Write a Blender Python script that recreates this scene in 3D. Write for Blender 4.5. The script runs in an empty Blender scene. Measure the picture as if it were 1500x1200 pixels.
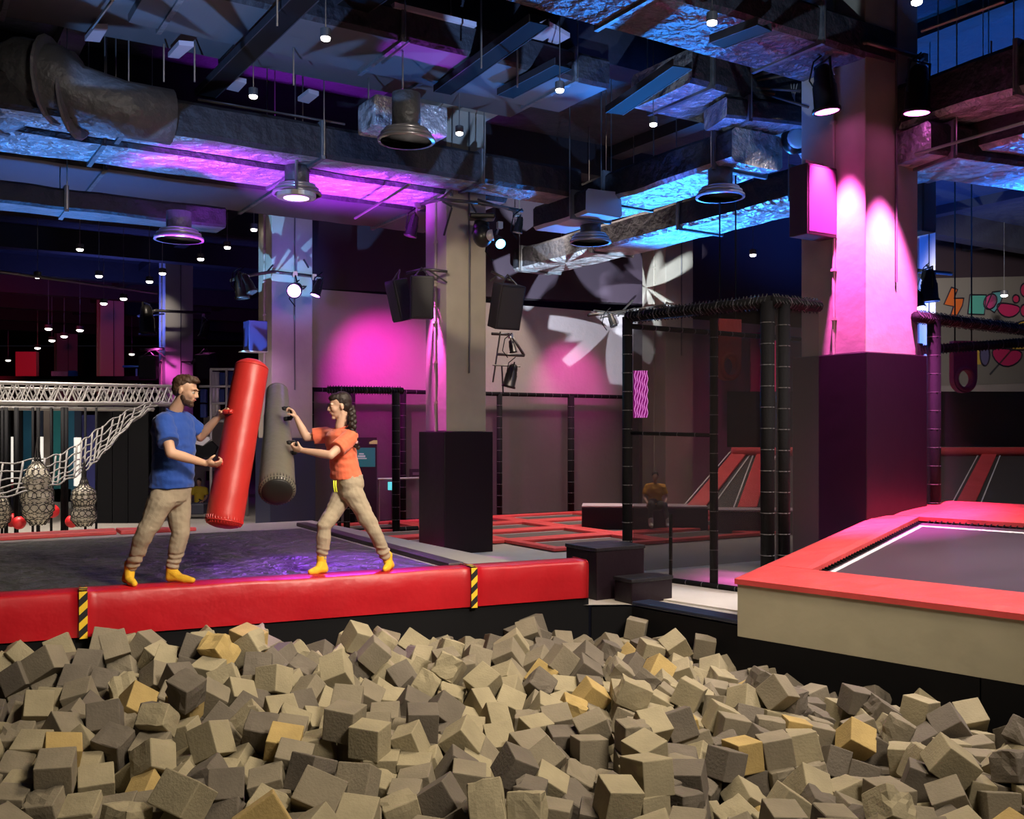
import bpy, bmesh, math, random
from mathutils import Vector, Matrix, Quaternion, noise
random.seed(11)
sc = bpy.context.scene
C = sc.collection
F = 1450.0; HZ = 635.0; CZ = 1.21          # focal length in pixels, horizon row, camera height over the pad tops
# ------------------------------------------------------------------ camera, world, lights, exposure
cam = bpy.data.objects.new('camera', bpy.data.cameras.new('camera')); C.objects.link(cam); sc.camera = cam
cam.location = (0, 0, CZ); cam.rotation_euler = (math.pi/2, 0, 0)
cam.data.sensor_width = 36; cam.data.lens = 36*F/1500; cam.data.shift_y = (HZ-600)/1500; cam.data.clip_end = 300
w = bpy.data.worlds.new('world'); sc.world = w; w.use_nodes = True
w.node_tree.nodes['Background'].inputs[0].default_value = (.30, .28, .42, 1)
w.node_tree.nodes['Background'].inputs[1].default_value = .016
sc.view_settings.view_transform = 'Standard'; sc.view_settings.look = 'None'
sc.view_settings.exposure = 0; sc.view_settings.gamma = 1; sc.view_settings.use_curve_mapping = False
try:
    sc.cycles.use_denoising = True; sc.cycles.max_bounces = 6; sc.cycles.sample_clamp_indirect = 4
    sc.cycles.transparent_max_bounces = 16
except Exception: pass

def P(px, py, Y): return Vector(((px-750)/F*Y, Y, CZ-(py-HZ)/F*Y))
def G(px, py, z=0.0):
    Y = F*(CZ-z)/(py-HZ); return Vector(((px-750)/F*Y, Y, z))
def aim(o, target):
    o.rotation_euler = (Vector(target)-o.location).to_track_quat('-Z', 'Y').to_euler()
def area(name, loc, target, sx, sy, power, color, spread=math.pi):
    l = bpy.data.lights.new(name, 'AREA'); l.shape = 'RECTANGLE'; l.size = sx; l.size_y = sy
    l.energy = power; l.color = color; l.spread = spread
    o = bpy.data.objects.new(name, l); C.objects.link(o); o.location = loc; aim(o, target); return o
def spot(name, loc, target, power, color, deg, blend=.5, size=.06):
    l = bpy.data.lights.new(name, 'SPOT'); l.energy = power; l.color = color; l.spot_size = math.radians(deg)
    l.spot_blend = blend; l.shadow_soft_size = size
    o = bpy.data.objects.new(name, l); C.objects.link(o); o.location = loc; aim(o, target); return o
def gobo(o, k=2.6, base=.25, amp=.75, seed=0., soft=.03):
    """real gobo: the lamp's own output is cut into a paint-splat shape"""
    l = o.data; l.use_nodes = True; nt = l.node_tree; N = nt.nodes; em = N.get('Emission') or N.new('ShaderNodeEmission')
    tc = N.new('ShaderNodeTexCoord'); sp = N.new('ShaderNodeSeparateXYZ'); nt.links.new(tc.outputs['Normal'], sp.inputs[0])
    def m(op, a, b=None):
        n = N.new('ShaderNodeMath'); n.operation = op
        for i, v in enumerate((a, b)):
            if v is None: continue
            if hasattr(v, 'links'): nt.links.new(v, n.inputs[i])
            else: n.inputs[i].default_value = v
        return n.outputs[0]
    az = m('ABSOLUTE', sp.outputs[2]); x = m('DIVIDE', sp.outputs[0], az); y = m('DIVIDE', sp.outputs[1], az)
    r = m('SQRT', m('ADD', m('MULTIPLY', x, x), m('MULTIPLY', y, y)))
    cx = m('DIVIDE', x, r); cy = m('DIVIDE', y, r)
    cb = N.new('ShaderNodeCombineXYZ'); nt.links.new(cx, cb.inputs[0]); nt.links.new(cy, cb.inputs[1]); cb.inputs[2].default_value = seed
    nz = N.new('ShaderNodeTexNoise'); nz.inputs['Scale'].default_value = k; nz.inputs['Detail'].default_value = 0
    nt.links.new(cb.outputs[0], nz.inputs['Vector'])
    T = math.tan(l.spot_size/2)
    lim = m('MULTIPLY', m('ADD', m('MULTIPLY', m('SUBTRACT', nz.outputs[0], .36), amp*4), base), T)
    d = m('DIVIDE', m('SUBTRACT', lim, r), soft)
    c = N.new('ShaderNodeClamp'); nt.links.new(d, c.inputs[0])
    nt.links.new(c.outputs[0], em.inputs['Strength'])
    em.inputs['Color'].default_value = (1, 1, 1, 1)
    out = N.get('Light Output') or N.new('ShaderNodeOutputLight'); nt.links.new(em.outputs[0], out.inputs[0])

# work light over the foam pit and the platform edge
area('pit_work_light', (1.4, 7.0, 5.6), (-.1, 6.7, -.6), 2.2, 1.4, 132, (1, .83, .60), 1.9)
area('front_work_light', (3.6, 1.6, 5.4), (-.8, 8.0, .2), 1.8, 1.4, 140, (1, .86, .70), 1.35)
area('court_work_light', (2.2, 16.6, 5.8), (2.0, 17.0, -.4), 4.0, 2.4, 250, (1, .80, .66), 1.6)
area('left_work_light', (-7.6, 14.3, 5.7), (-7.0, 14.8, -.4), 3.6, 2.4, 300, (1, .88, .76), 1.5)
area('trampoline_light', (5.6, 7.6, 5.6), (4.3, 8.6, 0), 1.6, 1.6, 150, (1, .86, .82), 1.25)
# blue wash on the ducts at the right
spot('blue_wash', (6.9, 12.4, 2.9), (7.0, 12.9, 5), 1100, (.02, .19, 1), 120, .6, .3)
spot('blue_wash', (2.6, 16.5, 2.3), (3.2, 13.6, 4.6), 2400, (.02, .27, 1), 112, .6, .2)
spot('blue_wash', (9.0, 20, 2.0), (9.2, 20, 6), 1900, (.02, .13, .9), 130, .6, .3)
spot('blue_wash', (8.6, 13.2, 3.2), (6.6, 10.2, 5.4), 1300, (.02, .20, 1), 72, .6, .2)
spot('blue_wash', (-11, 27, 3.4), (-11, 28, 6), 420, (.12, .16, .9), 150, .6, .4)  # added faint blue fill for the far-left ceiling
spot('blue_wash', (-1.5, 24, 3.4), (-1.5, 25, 6), 260, (.20, .10, .9), 150, .6, .4)
spot('purple_wash', (-.8, 11.6, 3.2), G(620, 32, 5.6), 330, (.55, .05, 1), 26, .5, .05)
spot('blue_wash', (-5.6, 12.4, 2.2), (-5.4, 12.4, 4), 420, (.04, .30, 1), 100, .6, .2)
spot('blue_wash', (-1.2, 13.2, 2.4), P(424, 400, 16.5), 520, (.05, .22, 1), 26, .7, .2)
# purple wash on the big duct at the left
spot('purple_wash', (-2.2, 12.9, 2.7), (-2.2, 13.5, 4.6), 1600, (.50, .04, 1), 78, .7, .15)
spot('purple_wash', (-3.9, 11.9, 2.7), (-3.7, 12.3, 4.6), 900, (.48, .05, 1), 72, .7, .15)
spot('purple_wash', (-2.0, 19.5, 3.6), (-1.6, 22, 2.8), 520, (.62, .05, 1), 120, .8, .15)
spot('magenta_wall_wash', (-2.3, 15.9, 3.9), (-2.1, 18.3, 1.8), 900, (1, .03, .64), 66, 1., .1)
spot('magenta_wall_wash', (1.9, 18.6, 3.4), (1.1, 20.4, 2.0), 360, (1, .06, .55), 60, .9, .1)
spot('white_wall_wash', (.6, 17.0, 5.2), (.7, 20.3, 1.3), 420, (1, .86, .70), 80, .9, .1)
# purple patch on the crinkled sheet
spot('purple_sheet_wash', (-1.6, 12.6, 4.3), (-1.75, 9.1, 0), 1900, (.34, .06, 1), 25, .7, .1)
# splat projections
gobo(spot('splat_projector', (.75, 11.6, 1.9), P(828, 384, 18.1), 9000, (.66, .84, 1), 20, .1, .01), 2.3, .16, 1.0, 2.2)
gobo(spot('splat_projector', (1.2, 12.0, 2.4), P(944, 425, 19.8), 9000, (.72, .86, 1), 15, .1, .01), 2.2, .16, .8, 6.1)
gobo(spot('splat_projector', (-.2, 15.0, 3.0), P(890, 480, 20.6), 2200, (.72, .82, 1), 22, .1, .01), 2.2, .14, .8, 4.4)
gobo(spot('splat_projector', (3.4, 13.6, 3.6), P(1400, 320, 20), 2600, (.55, .75, 1), 24, .1, .01), 3.0, .25, .8, 9.3)
gobo(spot('splat_projector', (-2.6, 6.0, 1.9), P(430, 70, 12), 1300, (.25, .45, .9), 42, .2, .02), 3.0, .3, .8, 1.3)
gobo(spot('splat_projector', (.8, 7.0, 2.4), P(700, 90, 15), 1400, (.30, .52, 1), 34, .2, .02), 3.0, .3, .8, 3.3)
gobo(spot('splat_projector', (1.6, 6.0, 2.4), P(1040, 35, 11), 500, (.55, .75, 1), 30, .1, .01), 4.5, .2, .9, 5.5)
gobo(spot('splat_projector', (-4.4, 14.2, 1.6), P(425, 350, 17), 1400, (.20, .50, 1), 30, .1, .01), 3.0, .3, .9, 7.3)
# red wash far left
spot('red_wash', (-15.5, 27, 3.6), (-16.5, 33, 2.6), 480, (1, .04, .10), 110, .8, .3)
spot('pink_wash', (6.2, 18.5, 3.4), (5.0, 20.5, .6), 200, (1, .04, .35), 100, .8, .2)
spot('mural_light', (9.5, 18.5, 5.0), (11.5, 23, 3.0), 1900, (1, .93, .85), 90, .8, .2)

spot('players_fill', (2.4, 3.2, 5.0), (-1.9, 8.3, .9), 1350, (1, .88, .74), 38, .7, .35)  # added fill that brightens the two players, no fixture of its own
spot('blue_wash', (2.3, 11.9, 3.3), (2.4, 12.0, 5.3), 260, (.03, .18, 1), 100, .6, .2)
spot('court_fill', (8.8, 14.6, 5.4), (8.3, 17.2, .4), 420, (1, .88, .80), 80, .8, .2)  # added fill for the slanted trampolines at the far right
spot('court_fill', (3.2, 11.6, 5.0), (3.0, 12.8, 1.9), 60, (1, .86, .80), 60, .8, .1)  # added fill that brightens the orange target inside the cage
spot('court_fill', (5.2, 14.6, 5.0), (5.2, 17.2, .2), 120, (1, .8, .8), 80, .8, .1)  # added fill for the slanted trampolines behind the cage
# ------------------------------------------------------------------ materials
MT = {}
def mat(name, col, rough=.6, metal=0., bump=0., bscale=40., var=0., vscale=3., spec=.5, emit=None, es=1., alpha=1., sheen=0., aniso=None, coat=0.):
    if name in MT: return MT[name]
    m = bpy.data.materials.new(name); m.use_nodes = True; nt = m.node_tree; b = nt.nodes['Principled BSDF']
    b.inputs['Base Color'].default_value = (*col, 1); b.inputs['Roughness'].default_value = rough
    b.inputs['Metallic'].default_value = metal; b.inputs['Specular IOR Level'].default_value = spec
    b.inputs['Alpha'].default_value = alpha; b.inputs['Sheen Weight'].default_value = sheen; b.inputs['Coat Weight'].default_value = coat
    if emit: b.inputs['Emission Color'].default_value = (*emit, 1); b.inputs['Emission Strength'].default_value = es
    tc = nt.nodes.new('ShaderNodeTexCoord')
    src = tc.outputs['Object']
    if aniso:
        mp = nt.nodes.new('ShaderNodeMapping'); mp.inputs['Scale'].default_value = aniso
        nt.links.new(src, mp.inputs[0]); src = mp.outputs[0]
    if var:
        n = nt.nodes.new('ShaderNodeTexNoise'); n.inputs['Scale'].default_value = vscale; n.inputs['Detail'].default_value = 5
        r = nt.nodes.new('ShaderNodeValToRGB'); nt.links.new(src, n.inputs['Vector']); nt.links.new(n.outputs[0], r.inputs[0])
        r.color_ramp.elements[0].position = .3; r.color_ramp.elements[1].position = .7
        r.color_ramp.elements[0].color = (*[c*(1-var) for c in col], 1); r.color_ramp.elements[1].color = (*[min(1, c*(1+var)) for c in col], 1)
        nt.links.new(r.outputs[0], b.inputs['Base Color'])
    if bump:
        n = nt.nodes.new('ShaderNodeTexNoise'); n.inputs['Scale'].default_value = bscale; n.inputs['Detail'].default_value = 4
        nt.links.new(src, n.inputs['Vector']); bp = nt.nodes.new('ShaderNodeBump'); bp.inputs['Strength'].default_value = bump
        bp.inputs['Distance'].default_value = 1.2/bscale
        nt.links.new(n.outputs[0], bp.inputs['Height']); nt.links.new(bp.outputs[0], b.inputs['Normal'])
    MT[name] = m; return m
black = mat('black_vinyl', (.008, .007, .009), .5, spec=.2, bump=.1, bscale=12)
blackp = mat('black_paint', (.006, .006, .007), .7, spec=.12)
plum = mat('plum_black_vinyl', (.013, .007, .011), .36, spec=.3, bump=.06, bscale=7)
foamblk = mat('black_foam_sleeve', (.005, .005, .006), .8, spec=.2, bump=.2, bscale=60)
red = mat('red_vinyl', (.43, .006, .013), .40, bump=.06, bscale=3, var=.10, vscale=2)
redpad = mat('red_vinyl_pad', (.68, .075, .075), .40, bump=.10, bscale=4, var=.12, vscale=3)
beigefl = mat('beige_carpet', (.36, .33, .29), .9, bump=.15, bscale=90, var=.08, vscale=1.3)
white = mat('white_floor', (.62, .58, .54), .6, var=.05)
conc = mat('painted_concrete', (.40, .35, .28), .8, bump=.04, bscale=8, var=.10, vscale=2)
wallm = mat('wall_plaster', (.40, .34, .33), .85, bump=.1, bscale=8, var=.06, vscale=1)
dark = mat('dark_ceiling', (.030, .030, .042), .9, bump=.2, bscale=3)
beam = mat('dark_beam', (.020, .019, .028), .7, bump=.1, bscale=6)
foil = mat('duct_foil', (.36, .37, .40), .42, metal=.35, bump=.8, bscale=4, var=.3, vscale=5, aniso=(1, 1, 1))
ductm = mat('duct_sheet', (.15, .16, .18), .5, metal=.3, bump=.3, bscale=4, var=.2, vscale=3)
steel = mat('bare_steel', (.42, .40, .38), .35, metal=.9)
zinc = mat('white_steel', (.60, .58, .56), .4, metal=.3)
lampw = mat('lamp_glow', (1, 1, 1), .5, emit=(1, .93, .84), es=9)
lampm = mat('magenta_lens', (1, .4, .8), .5, emit=(1, .18, .75), es=7)
lampp = mat('purple_lens', (.7, .3, 1), .5, emit=(.62, .22, 1), es=14)
lampb = mat('cyan_lens', (.3, .8, 1), .5, emit=(.12, .62, 1), es=14)
whiteline = mat('white_webbing', (.74, .70, .68), .6)
stepm = mat('black_step', (.012, .011, .014), .4, bump=.15, bscale=9)

# ------------------------------------------------------------------ mesh helpers
class MB:
    def __init__(s): s.v = []; s.f = []; s.mi = []; s.cur = 0
    def add(s, vs, fs):
        n = len(s.v); s.v += [Vector(v) for v in vs]; s.f += [[n+i for i in f] for f in fs]; s.mi += [s.cur]*len(fs); return s
    def quadbox(s, base, up):
        """prism over a polygon (list of points) along a vector"""
        n = len(base); up = Vector(up); vs = [Vector(p) for p in base]+[Vector(p)+up for p in base]
        fs = [list(range(n))[::-1], list(range(n, 2*n))]+[[i, (i+1) % n, n+(i+1) % n, n+i] for i in range(n)]
        return s.add(vs, fs)
    def box(s, c, size, rz=0., rot=None, bev=0.):
        c = Vector(c); R = rot or Matrix.Rotation(rz, 3, 'Z'); hx, hy, hz = [q/2 for q in size]
        if bev:
            bm = bmesh.new(); bmesh.ops.create_cube(bm, size=1)
            for v in bm.verts: v.co = Vector((v.co.x*size[0], v.co.y*size[1], v.co.z*size[2]))
            bmesh.ops.bevel(bm, geom=bm.edges[:], offset=bev, segments=2, profile=.5, affect='EDGES')
            bm.verts.index_update()
            s.add([c+R@v.co for v in bm.verts], [[v.index for v in f.verts] for f in bm.faces]); bm.free(); return s
        vs = [c+R@Vector((x, y, z)) for z in (-hz, hz) for x, y in ((-hx, -hy), (hx, -hy), (hx, hy), (-hx, hy))]
        return s.add(vs, [[3, 2, 1, 0], [4, 5, 6, 7], [0, 1, 5, 4], [1, 2, 6, 5], [2, 3, 7, 6], [3, 0, 4, 7]])
    def tube(s, pts, r, n=8, cap=True, flat=1.):
        pts = [Vector(p) for p in pts]; rs = r if isinstance(r, (list, tuple)) else [r]*len(pts)
        rings = []; a = None
        for i, p in enumerate(pts):
            t = (pts[min(i+1, len(pts)-1)]-pts[max(i-1, 0)])
            if t.length < 1e-9: t = Vector((0, 0, 1))
            t.normalize()
            if a is None: a = t.orthogonal().normalized() if abs(t.z) > .9 else t.cross(Vector((0, 0, 1))).normalized()
            a = (a-t*a.dot(t)).normalized(); b = t.cross(a)
            rings.append([p+(a*math.cos(2*math.pi*k/n)+b*math.sin(2*math.pi*k/n)*flat)*rs[i] for k in range(n)])
        vs = [v for ring in rings for v in ring]; m = len(rings)
        fs = [[i*n+k, i*n+(k+1) % n, (i+1)*n+(k+1) % n, (i+1)*n+k] for i in range(m-1) for k in range(n)]
        if cap: fs += [list(range(n))[::-1], [(m-1)*n+k for k in range(n)]]
        return s.add(vs, fs)
    def lathe(s, prof, c=(0, 0, 0), n=20, R=None):
        c = Vector(c); vs = []
        for r, z in prof:
            for k in range(n):
                v = Vector((r*math.cos(2*math.pi*k/n), r*math.sin(2*math.pi*k/n), z)); vs.append(c+(R@v if R else v))
        m = len(prof); fs = [[i*n+k, i*n+(k+1) % n, (i+1)*n+(k+1) % n, (i+1)*n+k] for i in range(m-1) for k in range(n)]
        if prof[0][0] > 1e-4: fs.append(list(range(n))[::-1])
        if prof[-1][0] > 1e-4: fs.append([(m-1)*n+k for k in range(n)])
        return s.add(vs, fs)
    def ell(s, c, r, R=None, nu=16, nv=10):
        c = Vector(c); vs = []; fs = []
        for i in range(nv+1):
            th = math.pi*i/nv
            for k in range(nu):
                ph = 2*math.pi*k/nu; v = Vector((r[0]*math.sin(th)*math.cos(ph), r[1]*math.sin(th)*math.sin(ph), r[2]*math.cos(th)))
                vs.append(c+(R@v if R else v))
        for i in range(nv):
            for k in range(nu): fs.append([i*nu+k, (i+1)*nu+k, (i+1)*nu+(k+1) % nu, i*nu+(k+1) % nu])
        return s.add(vs, fs)
    def grid(s, fn, nu, nv):
        vs = [fn(i/nu, j/nv) for j in range(nv+1) for i in range(nu+1)]
        return s.add(vs, [[j*(nu+1)+i, j*(nu+1)+i+1, (j+1)*(nu+1)+i+1, (j+1)*(nu+1)+i] for j in range(nv) for i in range(nu)])
    def bevel(s, off, seg=2):
        bm = s.bm(); bmesh.ops.remove_doubles(bm, verts=bm.verts[:], dist=1e-5)
        bmesh.ops.bevel(bm, geom=[e for e in bm.edges if len(e.link_faces) == 2 and e.calc_face_angle(0) > .5], offset=off, segments=seg, profile=.5, affect='EDGES')
        bm.verts.index_update(); s.v = [v.co.copy() for v in bm.verts]; s.f = [[v.index for v in f.verts] for f in bm.faces]; s.mi = [0]*len(s.f); bm.free(); return s
    def bm(s):
        bm = bmesh.new(); vs = [bm.verts.new(v) for v in s.v]
        for f in s.f:
            try: bm.faces.new([vs[i] for i in f])
            except ValueError: pass
        return bm
    def mesh(s, name, mats, off=Vector((0, 0, 0)), smooth=False):
        me = bpy.data.meshes.new(name); me.from_pydata([v-off for v in s.v], [], s.f)
        for m in (mats if isinstance(mats, (list, tuple)) else [mats]): me.materials.append(m)
        if any(s.mi): me.polygons.foreach_set('material_index', s.mi)
        if smooth: me.polygons.foreach_set('use_smooth', [True]*len(me.polygons))
        me.update(); return me
    def build(s, name, mats, parent=None, smooth=False, base=None):
        if parent is not None: off = parent.matrix_world.translation.copy() if parent.get('_w') is None else Vector(parent['_w'])
        elif base is not None: off = Vector(base)
        else:
            lo = [min(v[i] for v in s.v) for i in range(3)]; hi = [max(v[i] for v in s.v) for i in range(3)]
            off = Vector(((lo[0]+hi[0])/2, (lo[1]+hi[1])/2, lo[2]))
        o = bpy.data.objects.new(name, s.mesh(name, mats, off, smooth)); C.objects.link(o)
        if parent is not None: o.parent = parent
        else: o.location = off
        WB[o.name] = off
        return o
WB = {}
_b = MB.build
def thing(name, label, cat, loc, group=None):
    o = bpy.data.objects.new(name, None); C.objects.link(o); o.location = loc; o.empty_display_size = .1
    o['label'] = label; o['category'] = cat
    if group: o['group'] = group
    o['_w'] = tuple(loc); return o
def build(s, name, mats, parent=None, smooth=False, base=None):
    if parent is not None:
        off = Vector(parent['_w'])
    elif base is not None: off = Vector(base)
    else:
        lo = [min(v[i] for v in s.v) for i in range(3)]; hi = [max(v[i] for v in s.v) for i in range(3)]
        off = Vector(((lo[0]+hi[0])/2, (lo[1]+hi[1])/2, lo[2]))
    o = bpy.data.objects.new(name, s.mesh(name, mats, off, smooth)); C.objects.link(o)
    if parent is not None: o.parent = parent
    else: o.location = off
    o['_w'] = tuple(off); return o
MB.build = build
def tag(o, label, cat, group=None):
    o['label'] = label; o['category'] = cat
    if group: o['group'] = group
    return o
def struct(o): o['kind'] = 'structure'; return o
def copy_tree(o, parent=None):
    c = o.copy(); C.objects.link(c)
    if parent is not None: c.parent = parent
    for ch in o.children: copy_tree(ch, c)
    return c
# ------------------------------------------------------------------ large structure
TH = math.radians(32); U = Vector((math.cos(TH), math.sin(TH), 0)); W_ = Vector((-math.sin(TH), math.cos(TH), 0))
ZL = -.42
def V3(x, y, z=0.): return Vector((x, y, z))
def polyprism(pts, z0, z1): return MB().quadbox([V3(x, y, z0) for x, y in pts], (0, 0, z1-z0))
PA = V3(-3.80, 7.34); PB = V3(.72, 9.40); PD = (PB-PA).normalized(); PN = V3(-PD.y, PD.x)      # pit edge of the platform
WA = V3(1.14, 9.42); T1 = V3(1.93, 8.47); FD = V3(.696, -.718); PE = T1+FD*6.1
def floor_ground():
    m = MB()
    for pts in ([(-40, 12.0), (-7.2, 12.0), (-6.2, 12.0), (-2.85, 14.1), (.084, 9.38), (1.14, 9.42), (1.93, 8.47), (PE.x, PE.y), (40, PE.y), (40, 60), (-40, 60)],
                [(-40, -8), (40, -8), (40, PE.y), (PE.x, PE.y), (PE.x, 3.9), (-7.3, 3.9), (-7.3, 12.0), (-40, 12.0)]):
        m.add([V3(x, y, ZL) for x, y in pts], [list(range(len(pts)))])
    o = m.build('floor', beigefl); struct(o)
floor_ground()
# platform deck
dk = [(-7.33, PA.y+(-7.3-PA.x)*PD.y/PD.x+.10), (.60, 9.43), (.08, 9.47), (-2.85, 14.1), (-7.3, 11.3)]
struct(polyprism(dk, -.08, -.03).build('floor', beigefl)); struct(polyprism([(x, y) for x, y in dk], -1.84, -.085).build('wall_under_platform', blackp))
# pit: bottom and black walls
pit = [(-7.3, 3.9), (PE.x, 3.9), (PE.x, PE.y), (T1.x, T1.y), (WA.x, WA.y), (.62, 9.6), (-7.3, 6.0)]
struct(MB().add([V3(x, y, -1.85) for x, y in pit], [list(range(len(pit)))]).build('floor', blackp))
def wallstrip(a, b, z0, z1, th, name, m):
    a = Vector(a); b = Vector(b); d = (b-a).normalized(); n = V3(d.y, -d.x)*th
    return struct(MB().quadbox([V3(a.x, a.y, z0), V3(b.x, b.y, z0), V3(b.x+n.x, b.y+n.y, z0), V3(a.x+n.x, a.y+n.y, z0)], (0, 0, z1-z0)).build(name, m))
wallstrip(PA-PD*3.8+PN*.02, PB+PN*.02+PD*.02, -1.85, -.31, -.06, 'wall_pit_platform', blackp)
wallstrip(PB+PD*.04, WA, -1.85, -.44, -.06, 'wall_pit_corner', blackp)
wallstrip(WA, T1, -1.85, -.44, -.06, 'wall_pit_walkway', blackp)
wallstrip(T1, T1+FD*2.0, -1.85, -.53, -.06, 'wall_pit_right', blackp)
wallstrip(T1+FD*2.012, PE, -1.85, -.53, -.06, 'wall_pit_right', blackp)
wallstrip((-7.3, 3.9, 0), (PE.x, 3.9, 0), -1.85, ZL, .06, 'wall_pit_front', blackp)
wallstrip((-7.3, 3.9, 0), (-7.3, 5.8, 0), -1.85, ZL, -.06, 'wall_pit_left', blackp)
# walkway beside the net cage: white boards and a dark padded kerb on the pit edge
q = [G(975, 855, ZL), G(1100, 872, ZL), V3(2.35, 8.72, ZL), V3(1.40, 9.72, ZL)]
struct(MB().quadbox([V3(v.x, v.y, ZL+.002) for v in q], (0, 0, .014)).build('floor', white))
kerb = MB().quadbox([V3(1.14, 9.42, ZL), V3(1.93, 8.47, ZL), V3(2.08, 8.62, ZL), V3(1.31, 9.57, ZL)], (0, 0, .03)).bevel(.006)
struct(kerb.build('trim_1', mat('blue_black_kerb', (.018, .028, .060), .3)))
# back wall along the courts
BA = V3(-3.64, 17.3); BD = V3(.852, .523); BN = V3(-BD.y, BD.x)
def bw(px):
    """distance along the back wall seen at pixel column px"""
    t = (px-750)/F; return (t*BA.y-BA.x)/(BD.x-t*BD.y)
def BP(s, z, off=0.): p = BA+BD*s-BN*off; return V3(p.x, p.y, z)
struct(MB().quadbox([BP(0, ZL), BP(26, ZL), BP(26, ZL, -.3), BP(0, ZL, -.3)], (0, 0, 4.17)).build('wall_back', wallm))
struct(MB().quadbox([BP(0, 3.75), BP(26, 4.6), BP(26, 4.6, -.3), BP(0, 3.75, -.3)], (0, 0, 2.7)).build('wall_back', mat('dark_upper_wall', (.045, .026, .040), .8)))
darkwall = mat('dark_wall', (.030, .020, .030), .85, var=.2, vscale=.4)
struct(MB().box((-6, 58, 2.8), (76, .3, 7)).build('wall_far', darkwall))
struct(MB().box((-36, 26, 2.8), (.3, 66, 7)).build('wall_left', darkwall))
struct(MB().box((24, 18, 2.8), (.3, 50, 7)).build('wall_right', darkwall))
struct(MB().box((-6, -7, 2.8), (62, .3, 7)).build('wall_rear', darkwall))
# ceiling slab with beams in the two directions of the column grid
struct(MB().box((-6, 25.5, 6.5), (62, 66, .2)).build('ceiling', dark))
def cb(c, L, d, w, h, name='ceiling_beam'):
    c = Vector(c); d = Vector(d); rz = math.atan2(d.y, d.x); return MB().box(c, (L, w, h), rz).build(name, beam)
k = 0
for i in range(12):
    c = V3(.2, 12.0, 6.12)+W_*(i*4.4-8.8); o = cb(c, 42, U, .42, .56)
    tag(o, ('dark ceiling beam crossing over the %s' % ['viewpoint, outside the frame', 'camera side of the foam pit', 'foam pit', 'red edge pads', 'platform and the two players', 'speaker column beside the fence', 'back fence of the courts', 'far courts', 'netted ball area', 'far columns on the left', 'far hall, second from the far wall', 'far hall next to the far wall'][i]), 'beam', 'dark beams under the ceiling')
for i in range(9):
    c = V3(.2, 12.0, 6.30)+U*(i*4.6-18.4)+W_*12; o = cb(c, 56, W_, .30, .2)
    o['kind'] = 'structure'; o.name = 'trim_2'

# ------------------------------------------------------------------ platform: pads, sheet, straps
def pl(px, off=0.):   # point on pad line at pixel column
    t = (px-750)/F; s = (t*PA.y-PA.x)/(PD.x-t*PD.y); return s
def padseg(s0, s1, label, group):
    th = .30; z0 = -.35; e = thing('edge_pad', label, 'pad', PA+PD*((s0+s1)/2)+V3(0, 0, z0), group)
    n = max(6, int((s1-s0)/.09)); rows = [(0, z0, 0), (-.006, z0+.10, .4), (-.010, z0+.2, .8), (-.006, -.03, .3), (.006, -.008, .1), (.02, 0, .05), (.16, .004, .2), (.29, -.004, 0), (th, -.03, 0), (th, -.12, 0), (.05, -.33, 0), (.02, z0, 0)]
    def fn(u, v):
        i = min(len(rows)-1, int(round(v*(len(rows)-1)))); o_, z, a = rows[i]
        s = s0+(s1-s0)*u; p = PA+PD*s+PN*o_
        w_ = noise.noise(Vector((s*2.2+z*3, z*4, o_*3)))*.022*a + noise.noise(Vector((s*7, z*9, 5)))*.006*a
        zz = z + (0 if a == 0 else noise.noise(Vector((s*2.5, 8, o_*5)))*.006)
        if u == 0 or u == 1: w_ += .008*(-1)
        return V3(p.x-PN.x*(-w_), p.y-PN.y*(-w_), zz)
    m = MB().grid(fn, n, len(rows)-1)
    nn = n+1; m.f.append([r*nn for r in range(len(rows))][::-1]); m.f.append([r*nn+n for r in range(len(rows))]); m.mi += [0, 0]
    m.build('cover', red, e, smooth=True)
    m = MB()
    for s in (s0+.012, s1-.012):
        m.tube([PA+PD*s-PN*.014+V3(0, 0, -.345), PA+PD*s-PN*.014+V3(0, 0, -.012), PA+PD*s+PN*.012+V3(0, 0, .006), PA+PD*s+PN*.28+V3(0, 0, .006)], .005, 6)
    m.build('seam', mat('dark_red_seam', (.28, .006, .01), .5), e)
    return e
sA, sB, sC, sD = -2.6, pl(122), pl(693), PD.dot(PB-PA)
padseg(sA, sB-.01, 'red vinyl edge pad left of the left hazard strap', 'red pads along the pit edge')
padseg(sB+.01, sC-.01, 'long red vinyl edge pad under the two players feet', 'red pads along the pit edge')
padseg(sC+.01, sD, 'red vinyl edge pad at the right end, next to the black steps', 'red pads along the pit edge')
yel = mat('hazard_yellow', (.80, .52, .03), .5); bk = mat('hazard_black', (.012, .012, .012), .5)
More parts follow.
